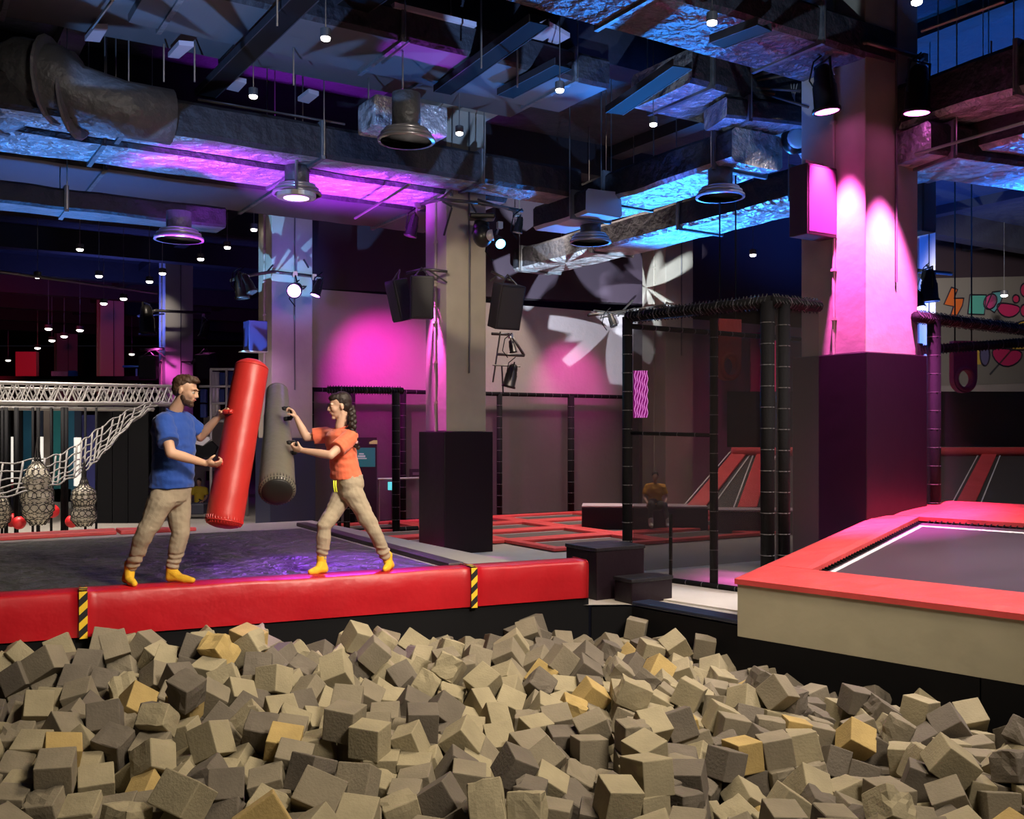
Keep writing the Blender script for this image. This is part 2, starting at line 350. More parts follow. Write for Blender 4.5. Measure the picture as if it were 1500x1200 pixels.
for s, lb in ((sB, 'black and yellow hazard strap between the left and the long red pads'), (sC, 'black and yellow hazard strap near the right end of the red pads')):
    m = MB(); w_ = .030
    pr = [(.10, .014), (-.002, .014), (-.026, -.01), (-.03, -.36)]
    L = 6
    def sp(a, b): # a across -1..1, b down 0..1
        p = PA+PD*(s+a*w_)-PN*.033; return V3(p.x, p.y, .004-.36*b)
    def sp2(a, b):
        p = PA+PD*(s+a*w_)-PN*.033+PN*(.14*b); return V3(p.x, p.y, .016)
    for i in range(-1, L+1):
        m.cur = i % 2
        lo, hi = i/L, (i+1)/L; sk = .12
        a0, a1, b1, b0 = lo, lo, hi, hi
        q = [(-1, lo), (1, lo-sk*1.3), (1, hi-sk*1.3), (-1, hi)]
        q = [(a, min(1, max(0, b))) for a, b in q]
        if i >= L-1: q[2] = (1, 1) if i == L else q[2]
        if len(set(q)) < 3: continue
        m.add([sp(a, b) for a, b in q], [[0, 1, 2, 3]])
    m.cur = 0
    m.add([sp2(-1, 0), sp2(1, 0), sp2(1, 1), sp2(-1, 1)], [[0, 1, 2, 3]])
    m.cur = 1
    m.add([sp2(-1, .35)+V3(0, 0, .001), sp2(1, .1)+V3(0, 0, .001), sp2(1, .5)+V3(0, 0, .001), sp2(-1, .75)+V3(0, 0, .001)], [[0, 1, 2, 3]])
    m.cur = 1; m.add([sp(-1, 0)+PN*.004, sp(1, 0)+PN*.004, sp(1, 1)+PN*.004, sp(-1, 1)+PN*.004], [[0, 1, 2, 3]])
    o = m.build('hazard_strap', [yel, bk]); tag(o, lb, 'strap', 'hazard straps over the pad joints')
# crinkled dark sheet (bed of the platform)
b0 = PA-PD*2.6+PN*.31; b1 = PA+PD*(pl(645)+.12)+PN*.31; b2 = G(441, 774.5, -.03); b3 = G(0, 794, -.03)-U*2.6
def sheet(u, v):
    a = b0.lerp(b1, u); b = b3.lerp(b2, u); p = a.lerp(b, v)
    z = -.026+.032*abs(noise.noise(Vector((p.x*1.6+p.y, p.y*5.5, 0))))+.012*noise.noise(Vector((p.x*4, p.y*7, 2)))+.006*noise.noise(Vector((p.x*14, p.y*16, 2)))
    e_ = min(u, v, 1-u, 1-v)
    return V3(p.x, p.y, -.028+(z+.028)*min(1, e_*25)+.002)
sh = mat('crinkled_black_sheet', (.066, .066, .052), .42, bump=.5, bscale=6, var=.25, vscale=1.5, spec=.6)
o = MB().grid(sheet, 150, 90).build('crash_mat', sh, smooth=True); tag(o, 'dark crinkled landing mat sheet behind the red edge pads, with purple light on it', 'mat')
# dark strip on its right border and red strip at its back
m = MB(); r0 = G(657, 833, -.03); r1 = G(434, 771, -.03); d_ = (r1-r0).normalized(); n_ = V3(d_.y, -d_.x)
m.quadbox([r0, r1, r1+n_*.16, r0+n_*.16], (0, 0, .05)).bevel(.012)
tag(m.build('border_pad', mat('dark_brown_pad', (.055, .034, .042), .5)), 'narrow dark border pad along the right side of the crinkled sheet', 'pad')
m = MB(); a = b3; b = G(172, 784, -.03)
m.quadbox([a+W_*.05, b+W_*.05, b+W_*.45+U*.05, a+W_*.45], (0, 0, .05)).bevel(.012)
tag(m.build('border_pad', redpad), 'long pink-red border pad behind the crinkled sheet at the left', 'pad')
m = MB(); m.quadbox([b+W_*.02+U*.04, b+U*.95, b+U*.85+W_*.12, b+U*.06+W_*.45], (0, 0, .05)).bevel(.010)
tag(m.build('border_pad', redpad), 'short red corner pad behind the man, ending the long pink-red border pad', 'pad')

# ------------------------------------------------------------------ steps at the right end of the pads
def stepbox(c, a, b, z0, z1, lb):
    e = thing('step_box', lb, 'step', V3(c.x, c.y, z0), 'black padded steps')
    m = MB().quadbox([V3(c.x, c.y, z0), V3(*(c+U*a).xy, z0), V3(*(c+U*a+W_*b).xy, z0), V3(*(c+W_*b).xy, z0)], (0, 0, z1-z0)).bevel(.012); m.build('body', plum, e)
    c2 = c-U*.008-W_*.008; a += .016; b += .016
    m = MB().quadbox([V3(c2.x, c2.y, z1-.03), V3(*(c2+U*a).xy, z1-.03), V3(*(c2+U*a+W_*b).xy, z1-.03), V3(*(c2+W_*b).xy, z1-.03)], (0, 0, .035)).bevel(.006); m.build('tread', stepm, e)
stepbox(V3(.825, 9.65), .60, .52, -.43, .085, 'taller black padded step box touching the end of the red pads')
stepbox(V3(1.14, 9.43), .51, .27, -.43, -.187, 'lower black padded step box in front of the taller one')

# ------------------------------------------------------------------ raised trampoline at the right
LD = V3(2.89, 3.37, .456)/4.46
def TP(s, t, dz=0.): v = T1+V3(0, 0, -.046)+FD*s+LD*t; return V3(v.x, v.y, v.z+dz)
tr = thing('raised_trampoline', 'large raised trampoline with red frame pads and cream base at the right', 'trampoline', V3(T1.x, T1.y, -.525))
SW = 2.8
def slab(name, c, m_, dz, th, bev=.012):
    b = MB().quadbox([TP(s, t, dz-th) for s, t in c], (0, 0, th))
    if bev: b.bevel(bev)
    return b.build(name, m_, tr)
cream = mat('cream_vinyl', (.43, .40, .29), .5, bump=.03, bscale=2.5, var=.06)
for (s0, t0, s1, t1) in ((0, 0, SW, 0), (0, 0, 0, 4.46)):
    a = TP(s0, t0, -.03); b = TP(s1, t1, -.03); zb = -.525 if t1 == 0 else ZL
    n = V3((b-a).y, -(b-a).x).normalized()*(-.05 if t1 == 0 else .05)
    def fn(u, v, a=a, b=b, zb=zb, n=n, s0=s0, s1=s1, t1=t1):
        p = a.lerp(b, u); w_ = noise.noise(Vector((u*4, v*1.5, 2)))*.006*math.sin(math.pi*v)
        return V3(p.x-n.x*.1*w_*10, p.y-n.y*w_, p.z*(1-v)+zb*v)
    m = MB().grid(fn, 30, 6); g = MB(); g.add([a+n, b+n, V3(b.x+n.x, b.y+n.y, zb), V3(a.x+n.x, a.y+n.y, zb)], [[0, 1, 2, 3]]); m.add(g.v, g.f)
    m.add([V3(a.x, a.y, zb), V3(b.x, b.y, zb), V3(b.x+n.x, b.y+n.y, zb), V3(a.x+n.x, a.y+n.y, zb)], [[0, 1, 2, 3]])
    m.build('base_panel', cream if t1 == 0 else blackp, tr, smooth=False)
def softpad(s0, t0, s1, t1, seed):
    L = 40; Wd = 8
    def fn(u, v):
        e_ = min(1, min(u, 1-u)*18)*min(1, min(v, 1-v)*7)
        s = s0+(s1-s0)*u; t = t0+(t1-t0)*v
        z = .015+.018*e_**.5+e_*(.010*noise.noise(Vector((s*2.6+t*1.5, t*5, seed)))+.008*abs(noise.noise(Vector((s*7-t*4, t*2, seed+3)))))
        return TP(s, t, z)
    if (t1-t0) > (s1-s0):
        m = MB().grid(fn, Wd, L); nu, nv = Wd, L
    else: m = MB().grid(fn, L, Wd); nu, nv = L, Wd
    rim = [i for i in range(nu+1)]+[(nu+1)*j+nu for j in range(1, nv+1)]+[(nu+1)*nv+i for i in range(nu-1, -1, -1)]+[(nu+1)*j for j in range(nv-1, 0, -1)]
    n0 = len(m.v); m.v += [m.v[i]+V3(0, 0, -.045) for i in rim]; k = len(rim)
    m.f += [[rim[(i+1) % k], rim[i], n0+i, n0+(i+1) % k] for i in range(k)]; m.f.append([n0+i for i in range(k)]); m.mi += [0]*(k+1)
    return m.build('frame_pad', redpad, tr, smooth=False)
softpad(-.02, -.02, SW, .575, 1)
softpad(-.02, .585, .43, 3.33, 2); softpad(-.02, 3.34, SW, 4.46, 3); softpad(2.36, .585, SW, 3.33, 4)
slab('gap_dark_sheet', [(.35, .5), (2.45, .5), (2.45, 3.45), (.35, 3.45)], blackp, -.07, .01, 0)  # black sheet under the bed that darkens the gap round it
bedm = mat('trampoline_bed_weave', (.060, .046, .058), .33, bump=.25, bscale=160, var=.12, vscale=2, spec=.7)
slab('jump_bed', [(.50, .62), (2.30, .62), (2.30, 3.24), (.50, 3.24)], bedm, -.03, .012, 0)
def wl(s0, t0, s1, t1): slab('border_line', [(s0, t0), (s1, t0), (s1, t1), (s0, t1)], whiteline, -.026, .003, 0)
wl(.53, .66, 2.27, .72); wl(.53, 3.02, 2.27, 3.08); wl(.53, .72, .575, 3.02); wl(2.225, .72, 2.27, 3.02)
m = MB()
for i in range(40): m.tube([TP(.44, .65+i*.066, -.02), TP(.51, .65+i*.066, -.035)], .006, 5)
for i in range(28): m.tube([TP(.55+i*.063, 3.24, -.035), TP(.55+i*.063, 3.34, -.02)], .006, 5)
o = m.build('spring_row', blackp, tr); o['kind'] = 'stuff'  # springs coloured black so the gap round the bed reads dark

# ------------------------------------------------------------------ floor trampolines of the courts
O0 = V3(-.10, 14.6, ZL); DU, DV, PW = 2.0, 1.28, .17
courts = 0
names_u = ['left', 'second', 'third', 'fourth', 'fifth', 'sixth', 'seventh']
mats_c = mat('court_bed', (.10, .085, .075), .6, bump=.2, bscale=90)
for j in range(-1, 4):
    for i in range(-1, 5):
        c = O0+U*(DU*(i+.5))+W_*(DV*(j+.5))
        # keep clear of the back wall, the column and the walkway
        far = max((c+U*sx*DU/2+W_*sy*DV/2-BA).dot(BN) for sx in (-1, 1) for sy in (-1, 1))
        if far > -.25: continue
        q = c-V3(.08, 9.42); 
        lo = min((c+U*sx*DU/2-W_*DV/2).y for sx in (-1, 1))
        if j == -1 and i == -1: continue
        if (c-V3(3.6, 11.2)).length < 1.9: continue
        if c.x > 9.5: continue
        px = 750+F*c.x/c.y
        rowt = ['in the front row nearest the steps', 'in the second row', 'in the third row', 'in the fourth row', 'in the row against the back fence'][j+1]
        e = thing('floor_trampoline', 'low court trampoline %s, %s' % (rowt, ['first from the left', 'second from the left', 'third from the left', 'fourth from the left', 'fifth from the left', 'sixth from the left'][i+1]), 'trampoline', c, 'trampolines of the court behind the platform')
        def R4(a0, b0_, a1, b1_, z0, z1): return MB().quadbox([V3(*(c+U*a+W_*b).xy, z0) for a, b in ((a0, b0_), (a1, b0_), (a1, b1_), (a0, b1_))], (0, 0, z1-z0))
        hu, hv = DU/2-.004, DV/2-.004
        R4(-hu+PW+.05, -hv+PW+.05, hu-PW-.05, hv-PW-.05, ZL+.005, ZL+.018).build('bed', mats_c, e)
        for a0, b0_, a1, b1_ in ((-hu, -hv, hu, -hv+PW), (-hu, hv-PW, hu, hv), (-hu, -hv+PW, -hu+PW, hv-PW), (hu-PW, -hv+PW, hu, hv-PW)):
            R4(a0, b0_, a1, b1_, ZL+.012, ZL+.062).bevel(.014).build('frame_pad', redpad, e)
        m = MB(); ii = .235
        for a0, b0_, a1, b1_ in ((-hu+ii, -hv+ii, hu-ii, -hv+ii+.025), (-hu+ii, hv-ii-.025, hu-ii, hv-ii)):
            m.add(R4(a0, b0_, a1, b1_, ZL+.018, ZL+.021).v, R4(a0, b0_, a1, b1_, 0, 1).f)
        m.build('border_line', whiteline, e)

# ------------------------------------------------------------------ columns
def column(corner, w_, ztop, zblk, label, zbase=ZL, pad=.07, block=True, mblk=None, conduit=True, cap=False, col=None):
    c = Vector(corner); e = thing('column', label, 'column', V3(c.x, c.y, zbase))
    def pr(off, z0, z1):
        a = c-U*off-W_*off; L = w_+2*off
        return MB().quadbox([V3(*a.xy, z0), V3(*(a+U*L).xy, z0), V3(*(a+U*L+W_*L).xy, z0), V3(*(a+W_*L).xy, z0)], (0, 0, z1-z0))
    pr(0, zblk if block else zbase, ztop).bevel(.012).build('shaft', col or conc, e)
    if block:
        pr(pad, zbase, zblk).bevel(.01).build('padding', mblk or blackp, e)
    if conduit:
        m = MB(); p = c+W_*w_*.46-U*.02; m.tube([V3(*p.xy, zblk if block else zbase), V3(*p.xy, ztop-.2)], .018, 8)
        for z in [zblk+.4+.55*i for i in range(int((ztop-zblk-.6)/.55))]: m.box((p.x, p.y, z), (.06, .06, .03), TH)
        m.build('conduit', conc, e)
        m = MB(); p = c+U*w_*.55-W_*.02; m.tube([V3(*p.xy, zblk+.8), V3(*p.xy, ztop-.2)], .013, 6); m.build('conduit', mat('grey_conduit', (.12, .11, .11), .5), e)
    if cap:
        pr(.14, ztop-.45, ztop).bevel(.02).build('capital', conc, e)
    return e
CR = V3(3.84, 10.75); wr = .90
plumblk = mat('plum_column_pad', (.012, .006, .010), .42, bump=.02, bscale=4, spec=.3)
colR = column(CR, wr, 6.4, 2.09, 'nearest big beige column with black padding and two pink spotlights', mblk=plumblk)
CM = V3((654-750)/F*13.35, 13.35); wm = .62
colM = column(CM, wm, 6.05, 1.235, 'beige column with short black padding between the woman and the black steps', cap=True, mblk=plumblk)
CL = V3((398-750)/F*16.2, 16.2); wl_ = .70
colL = column(CL, wl_, 6.3, 1.13, 'pale column behind the two bags with dark navy padding', pad=.04, mblk=mat('navy_pad', (.016, .018, .050), .5))
column(V3((975-750)/F*20.0, 20.0), .74, 6.3, 2.0, 'column behind the net cage corner with a white splat projected on it', pad=.02, block=False)
column(V3((242-750)/F*27.5, 27.5), .76, 6.3, 1.2, 'far column with hanging speakers directly above the man', block=False, col=mat('pale_paint', (.46, .45, .45), .8))
column(V3((147-750)/F*36, 36), .82, 6.3, 1.2, 'far plain column second from the left, above the steel truss', block=False, col=MT['pale_paint'])
column(V3((83-750)/F*46, 46), .90, 6.3, 1.2, 'farthest column on the left, above the teal box', block=False, col=MT['pale_paint'])
column(V3((1347-750)/F*21, 21), .55, 6.3, 1.2, 'narrow pale column just right of the nearest big column, farther back', block=False, col=MT['pale_paint'])
# ------------------------------------------------------------------ net cage at the right, back fence
tie = mat('tie_wrap', (.13, .13, .135), .5)
def netmat(name, col, a):
    m = mat(name, col, .8, alpha=a, spec=.2); return m
net1 = netmat('black_net', (.030, .024, .024), .52)
net2 = netmat('thin_black_net', (.030, .022, .028), .58)
def post(m, tm, a, b, r=.055, step=.20):
    a = Vector(a); b = Vector(b); m.tube([a, b], r, 10); L = (b-a).length; d = (b-a)/L
    n = int(L/step)
    for i in range(1, n):
        p = a+d*(i*L/n); tm.tube([p-d*.004, p+d*.004], r*1.05, 8)
def postpart(e, a, b, r=.055, name='post', step=.20):
    m = MB(); t = MB(); post(m, t, a, b, r, step); o = m.build(name, foamblk, e, smooth=True)
    q = t.build('tie_wrap', tie, o); q['kind'] = 'stuff'; return o
def fuzz(e, a, b, r):
    """the laced net edge wound round the rail: short rope turns"""
    m = MB(); a = Vector(a); b = Vector(b); L = (b-a).length; d = (b-a)/L; n = int(L/.045); up = V3(0, 0, 1); s = d.cross(up)
    pts = []
    for i in range(n*4):
        t = i/(n*4); an = i*math.pi/2+.3*random.random(); rr = r*(1.12+.12*random.random())
        pts.append(a+d*(t*L)+up*math.cos(an)*rr+s*math.sin(an)*rr)
    m.tube(pts, .006, 4); o = m.build('lacing', mat('dark_lacing', (.014, .014, .015), .6), e); o['kind'] = 'stuff'; return o
P0 = V3(1.30, 11.15, ZL); P1 = V3(2.57, 9.81, ZL); ZT = 2.52
cg = thing('net_cage', 'black padded net cage around the court, between the black steps and the nearest big column', 'cage', P1)
up = lambda p, z: V3(p.x, p.y, z)
CD = V3(.833, .554)
P2 = P1+CD*.46; 
postpart(cg, P0, up(P0, ZT), .06); postpart(cg, P1-V3(.03, -.03), up(P1-V3(.03, -.03), ZT), .07); postpart(cg, P1+CD*.17, up(P1+CD*.17, ZT-.02), .07)
PM = P0.lerp(P1, .60); postpart(cg, PM+V3(.06, .06), up(PM+V3(.06, .06), ZT-.1), .045)
postpart(cg, P0.lerp(P1, .30)+V3(.05, .05), up(P0.lerp(P1, .30)+V3(.05, .05), .33), .02)
for a, b in ((P0, P1), (P1, P2+CD*.25)):
    postpart(cg, up(a, ZT), up(b, ZT), .06, 'top_rail'); fuzz(cg, up(a, ZT), up(b, ZT), .065)
postpart(cg, up(P0, 1.215), up(PM+V3(.06, .06), 1.19), .022, 'mid_rail'); postpart(cg, up(P0, ZL+.04), up(P1, ZL+.04), .03, 'bottom_rail')
P0b = P0+U*5.2; postpart(cg, up(P0b, ZL), up(P0b, ZT-.05), .06)
postpart(cg, up(P0, ZT-.1), up(P0b, ZT-.12), .03, 'back_rail')
MB().add([up(P0, ZL+.03), up(P1, ZL+.03), up(P1, ZT), up(P0, ZT)], [[0, 1, 2, 3]]).build('net_panel', net1, cg)
MB().add([up(P1, ZL), up(P2+CD*.25, ZL), up(P2+CD*.25, ZT), up(P1, ZT)], [[0, 1, 2, 3]]).build('net_panel', net1, cg)
MB().add([up(P0+V3(.1, .3), ZL+.03), up(P0b, ZL+.03), up(P0b, ZT-.1), up(P0+V3(.1, .3), ZT-.1)], [[0, 1, 2, 3]]).build('net_panel', net2, cg)
cg2 = thing('net_cage', 'black padded net fence behind the raised trampoline, right of the nearest big column', 'cage', P1+CD*2.77)
Q0 = P1+CD*2.35; Q1 = P1+CD*2.70; Q2 = P1+CD*6.0
postpart(cg2, up(Q1, ZL), up(Q1, ZT), .075); postpart(cg2, up(Q0, ZT), up(Q2, ZT-.02), .06, 'top_rail'); fuzz(cg2, up(Q0, ZT), up(Q2, ZT-.02), .065)
q3 = P1+CD*3.6+W_*1.9; postpart(cg2, up(Q2, ZT-.05)+W_*.1, up(P1+CD*4.0+W_*1.2, ZT-.22), .06, 'back_rail'); fuzz(cg2, up(Q2, ZT-.05)+W_*.1, up(P1+CD*4.0+W_*1.2, ZT-.22), .06)
MB().add([up(Q0, ZL), up(Q2, ZL), up(Q2, ZT), up(Q0, ZT)], [[0, 1, 2, 3]]).build('net_panel', net1, cg2)

fn_ = thing('net_fence', 'tall black net fence before the back wall, both sides of the middle column', 'fence', BP(bw(650), ZL, .25))
zt = 1.97
for px in (448, 508, 582, 722, 826, 908): postpart(fn_, BP(bw(px), ZL, .25), BP(bw(px), zt, .25), .055 if px != 826 else .07)
postpart(fn_, BP(bw(448), zt, .25), BP(bw(925), zt, .25), .04, 'top_rail')
postpart(fn_, BP(bw(448), ZL+.03, .25), BP(bw(925), ZL+.03, .25), .04, 'bottom_rail')
xs = [448, 508, 582, 722, 826, 925]
for a, b in zip(xs, xs[1:]):
    MB().add([BP(bw(a), ZL, .25), BP(bw(b), ZL, .25), BP(bw(b), zt, .25), BP(bw(a), zt, .25)], [[0, 1, 2, 3]]).build('net_panel', net2, fn_)
ff = thing('net_fence', 'short black padded net gate frame standing right behind the woman', 'fence', P(505, 765, 16.2))
A1_, B1_ = P(480, 571, 15.8), P(590, 572.5, 16.4); zg = ZL
postpart(ff, up(P(508, 0, 15.95), zg), up(P(508, 0, 15.95), A1_.z-.03), .05); postpart(ff, up(P(497, 0, 15.9), zg), up(P(497, 0, 15.9), A1_.z-.03), .03)
postpart(ff, up(P(580, 0, 16.3), zg), up(P(580, 0, 16.3), A1_.z-.03), .065); postpart(ff, A1_, B1_, .055, 'top_rail'); fuzz(ff, A1_, B1_, .06)
postpart(ff, up(P(497, 0, 15.9), zg+.04), up(P(612, 0, 16.5), zg+.04), .05, 'bottom_rail')

# things on and before the back wall, seen through the fence at the left
def panel(name, quad, th, m, lb, cat, group=None, parent=None):
    q = [Vector(v) for v in quad]; n = (q[1]-q[0]).cross(q[2]-q[0]).normalized()
    if n.y > 0: n = -n
    b = MB().quadbox(q, n*th)
    if parent is not None: return b.build(name, m, parent)
    return tag(b.build(name, m), lb, cat, group)
def wq(x0, y0, x1, y1, off):
    s0, s1 = bw(x0), bw(x1); Y0 = BP(s0, 0, off).y; Y1 = BP(s1, 0, off).y
    return [BP(s0, P(x0, y1, Y0).z, off), BP(s1, P(x1, y1, Y1).z, off), BP(s1, P(x1, y0, Y1).z, off), BP(s0, P(x0, y0, Y0).z, off)]
sb = thing('info_board', 'tall dark information board with a teal poster and a small yellow arrow, behind the woman', 'board', BP(bw(525), ZL, .1))
panel('backing', wq(512, 641, 549, 762, .06), .03, mat('board_grey', (.035, .030, .038), .6), '', '', parent=sb)
panel('display', wq(518, 656, 546, 684, .10), .01, mat('teal_display', (.02, .30, .30), .5, emit=(.02, .42, .42), es=.35), '', '', parent=sb)  # lit teal display, its glow put into the material
panel('display_mark', wq(520, 667, 531, 670, .12), .006, mat('display_white', (.8, .85, .85), .5, emit=(.8, .9, .9), es=.5), '', '', parent=sb)
panel('display_mark', wq(522, 664, 529, 666, .12), .006, MT['display_white'], '', '', parent=sb)
panel('display_mark', wq(519, 671, 533, 672.5, .12), .006, MT['display_white'], '', '', parent=sb)
q = wq(537, 645, 548.5, 650.5, .12)
m = MB().quadbox([q[0], q[1], q[2], q[2].lerp(q[3], .45), q[0].lerp(q[3], .5)], BN*-.01); m.build('arrow', mat('arrow_yellow', (.8, .7, .25), .5, emit=(.8, .7, .25), es=.6), sb)
ks = thing('kiosk', 'small lit tablet kiosk on a thin pole behind the back fence', 'kiosk', BP(bw(566), ZL, .15))
panel('screen', wq(558, 706, 574, 718, .30), .02, mat('kiosk_screen', (.03, .4, .42), .4, emit=(.12, .62, .62), es=1.0), '', '', parent=ks)
m = MB(); a = BP(bw(566), ZL, .27); m.tube([a, V3(a.x, a.y, .29)], .02, 8); m.box((a.x, a.y, ZL+.01), (.3, .3, .02), TH); m.build('stand', steel, ks)
rl = thing('handrail', 'low steel handrail in front of the board and kiosk', 'railing', BP(bw(580), ZL, .5))
m = MB(); zr = .40
m.tube([BP(bw(538), zr, .45), BP(bw(612), zr, .45)], .022, 8); m.build('rail', steel, rl)
for px in (540, 609):
    m = MB(); m.tube([BP(bw(px), ZL, .45), BP(bw(px), zr, .45)], .02, 8); m.build('post', steel, rl)
bx = thing('wall_box', 'small dark box with a pale strip on the wall left of the middle column', 'box', BP(bw(606), .4, .1))
panel('case', wq(597, 687, 612, 700, .08), .04, MT['board_grey'], '', '', parent=bx)
panel('strip', wq(600, 692, 611, 696, .13), .008, mat('strip_grey', (.3, .3, .32), .5), '', '', parent=bx)

# long dark block and the seated person in yellow inside the cage
B0 = V3(1.17, 16.6, ZL); B1 = V3(3.25, 16.4, ZL); bd = (B1-B0).normalized(); bn = V3(-bd.y, bd.x)
lb_ = thing('bench_block', 'long dark padded block behind the courts with a pale top, the seated person on it', 'bench', B0)
MB().quadbox([B0, B1, B1+bn*.6, B0+bn*.6], (0, 0, .39)).bevel(.015).build('body', plumblk, lb_)
MB().quadbox([v+V3(0, 0, .39) for v in (B0, B1, B1+bn*.6, B0+bn*.6)], (0, 0, .03)).bevel(.01).build('top', mat('pale_top', (.42, .34, .36), .5), lb_)
lw = thing('low_wall', 'low grey padded wall behind the net right of the long dark block', 'wall', V3(4.0, 16.4, ZL))
MB().quadbox([V3(3.33, 16.0, ZL), V3(7.2, 15.6, ZL), V3(7.25, 16.1, ZL), V3(3.36, 16.5, ZL)], (0, 0, .37)).bevel(.02).build('body', mat('grey_pad', (.075, .065, .065), .6), lw)
MB().quadbox([V3(3.32, 15.98, ZL+.37), V3(7.22, 15.58, ZL+.37), V3(7.27, 16.12, ZL+.37), V3(3.35, 16.52, ZL+.37)], (0, 0, .03)).bevel(.01).build('top', MT['pale_top'], lw)

# slanted wall trampolines
wt = thing('wall_trampoline', 'row of slanted wall trampolines with red dividers behind the cages at the right', 'trampoline', P(1250, 760, 17.5))
def WTp(px_t, px_b, v, dz=0): a = P(px_t, 662, 18.4); b = P(px_b, 745, 16.7); p = a.lerp(b, v); return V3(p.x, p.y, p.z+dz)
def wtq(t0, t1, b0, b1, v0=0, v1=1): return [WTp(t0, b0, v0), WTp(t1, b1, v0), WTp(t1, b1, v1), WTp(t0, b0, v1)]
wtd = mat('wall_bed', (.055, .046, .040), .6, bump=.2, bscale=60)
divs = [(1083, 1016), (1118, 1092), (1448, 1408), (1600, 1585)]
beds = [(1083, 1118, 1016, 1092), (1118, 1448, 1092, 1408), (1448, 1600, 1408, 1585)]
for t0, t1, b0_, b1_ in beds:
    MB().quadbox(wtq(t0, t1, b0_, b1_), (0, .05, -.03)).build('bed', wtd, wt)
for t, b_ in divs:
    MB().quadbox([v+V3(0, -.05, .03) for v in wtq(t-9, t+13, b_-13, b_+16)], (0, .05, -.05)).bevel(.015).build('divider_pad', redpad, wt)
    for k_ in (-14, 18):
        MB().quadbox([v+V3(0, -.02, .012) for v in wtq(t+k_, t+k_+1.6, b_+k_*1.35, b_+k_*1.35+2)], (0, .01, -.01)).build('border_line', whiteline, wt)
m = MB(); m.tube([P(1072, 662, 18.3), P(1620, 662, 18.3)], .085, 12); m.build('top_roll', redpad, wt, smooth=True)
MB().quadbox([P(1065, 655, 18.7), P(1640, 655, 18.7), P(1640, 655, 19.0), P(1065, 655, 19.0)], (0, 0, 1.05)).build('upper_pad', blackp, wt)

# hanging ring targets
def ringtarget(c, wv, h, m_, lb, yaw):
    e = thing('hanging_target', lb, 'target', c); R = Matrix.Rotation(yaw, 3, 'Z'); hw = wv/2
    n = 28; out = []; inn = []
    cyc = -h+hw
    def pt(x, z, y): return Vector(c)+R@Vector((x, y, z))
    outer = [(-hw, 0)]+[(-hw+0, cyc)]+[(hw*math.cos(math.pi+math.pi*i/16), cyc+hw*math.sin(math.pi+math.pi*i/16)*1.0) for i in range(1, 16)]+[(hw, cyc), (hw, 0)]
    bm = bmesh.new(); ri = hw*.62
    N = 24
    inner = [(ri*math.cos(2*math.pi*i/N), cyc+ri*1.15*math.sin(2*math.pi*i/N)) for i in range(N)]
    # ring of quads between matching angles
    def outat(a):
        x, z = math.cos(a), math.sin(a)
        if z <= 0: return (hw*x, cyc+hw*1.12*z)
        k = min(hw/abs(x) if abs(x) > 1e-6 else 1e9, (0-cyc)/z); return (x*k, cyc+z*k)
    m = MB(); vs = []
    angs = sorted([2*math.pi*i/N for i in range(N)]+[math.atan2(-cyc, hw), math.pi-math.atan2(-cyc, hw)])
    for y in (-.06, .06):
        for a in angs:
            ox, oz = outat(a); vs += [pt(ox*.985, oz, y), pt(ri*math.cos(a), cyc+ri*1.15*math.sin(a), y)]
    K = len(angs)
    fs = []
    for i in range(K):
        j = (i+1) % K
        fs += [[2*i, 2*j, 2*j+1, 2*i+1], [2*K+2*i+1, 2*K+2*j+1, 2*K+2*j, 2*K+2*i], [2*i, 2*K+2*i, 2*K+2*j, 2*j], [2*i+1, 2*j+1, 2*K+2*j+1, 2*K+2*i+1]]
    m.add(vs, fs).build('panel', m_, e)
    m = MB(); r_ = [pt((ri+.02)*math.cos(2*math.pi*i/N), cyc+(ri+.02)*1.15*math.sin(2*math.pi*i/N), -.06) for i in range(N+1)]; m.tube(r_, .03, 8, cap=False); m.build('ring_edge', m_, e, smooth=True)
    m = MB()
    for s_ in (-.7, .7): m.tube([pt(hw*s_, 0, 0), pt(hw*s_, 3.9, 0)], .01, 6)
    m.build('hanging_strap', blackp, e)
orng = mat('orange_foam', (.62, .07, .025), .5, bump=.2, bscale=10); pnk = mat('pink_foam', (.60, .05, .16), .5, bump=.2, bscale=10)
ringtarget(P(1066, 468, 12.4), .33, .75, orng, 'orange hanging target with a round hole, inside the net cage', .35)
ringtarget(P(1411, 500, 14.2), .36, .72, pnk, 'pink hanging target with a round hole, right of the nearest big column', .1)

# wavy pink light panel and red-pink wall pieces behind the cage
e = thing('neon_sign', 'glowing magenta panel with wavy vertical lines inside the net cage', 'light', P(938, 612, 18.6))
q0, q1 = P(928, 612, 18.6), P(948.5, 612, 18.6); hh = P(0, 543, 18.6).z-q0.z
MB().quadbox([q0, q1, q1+V3(0, .06), q0+V3(0, .06)], (0, 0, hh)).build('panel', mat('magenta_glow', (.35, .02, .25), .5, emit=(.55, .015, .42), es=.9), e)
for i in range(6):
    m = MB(); m.tube([V3(q0.x+.03+i*.045+.014*math.sin(j*1.1+i), 18.58, q0.z+hh*j/24) for j in range(25)], .006, 5); m.build('glowing_line', mat('pink_line', (1, .5, .9), .5, emit=(1, .35, .9), es=3), e)
def facing(x0, y0, x1, y1, Y, th, m_, name, lb, cat, dY=0.):
    return panel(name, [P(x0, y1, Y), P(x1, y1, Y+dY), P(x1, y0, Y+dY), P(x0, y0, Y)], th, m_, lb, cat)
hot = mat('magenta_paint', (.50, .02, .16), .6); 
facing(1098, 488, 1122, 590, 21.5, .1, hot, 'wall_panel', 'magenta wall panel behind the padded double post of the net cage', 'panel')
facing(1126, 500, 1137, 590, 21.6, .1, mat('red_glow_strip', (.7, .02, .10), .5, emit=(.8, .01, .12), es=.8), 'light_strip', 'red glowing vertical light strip between the cage post and the nearest big column', 'light')
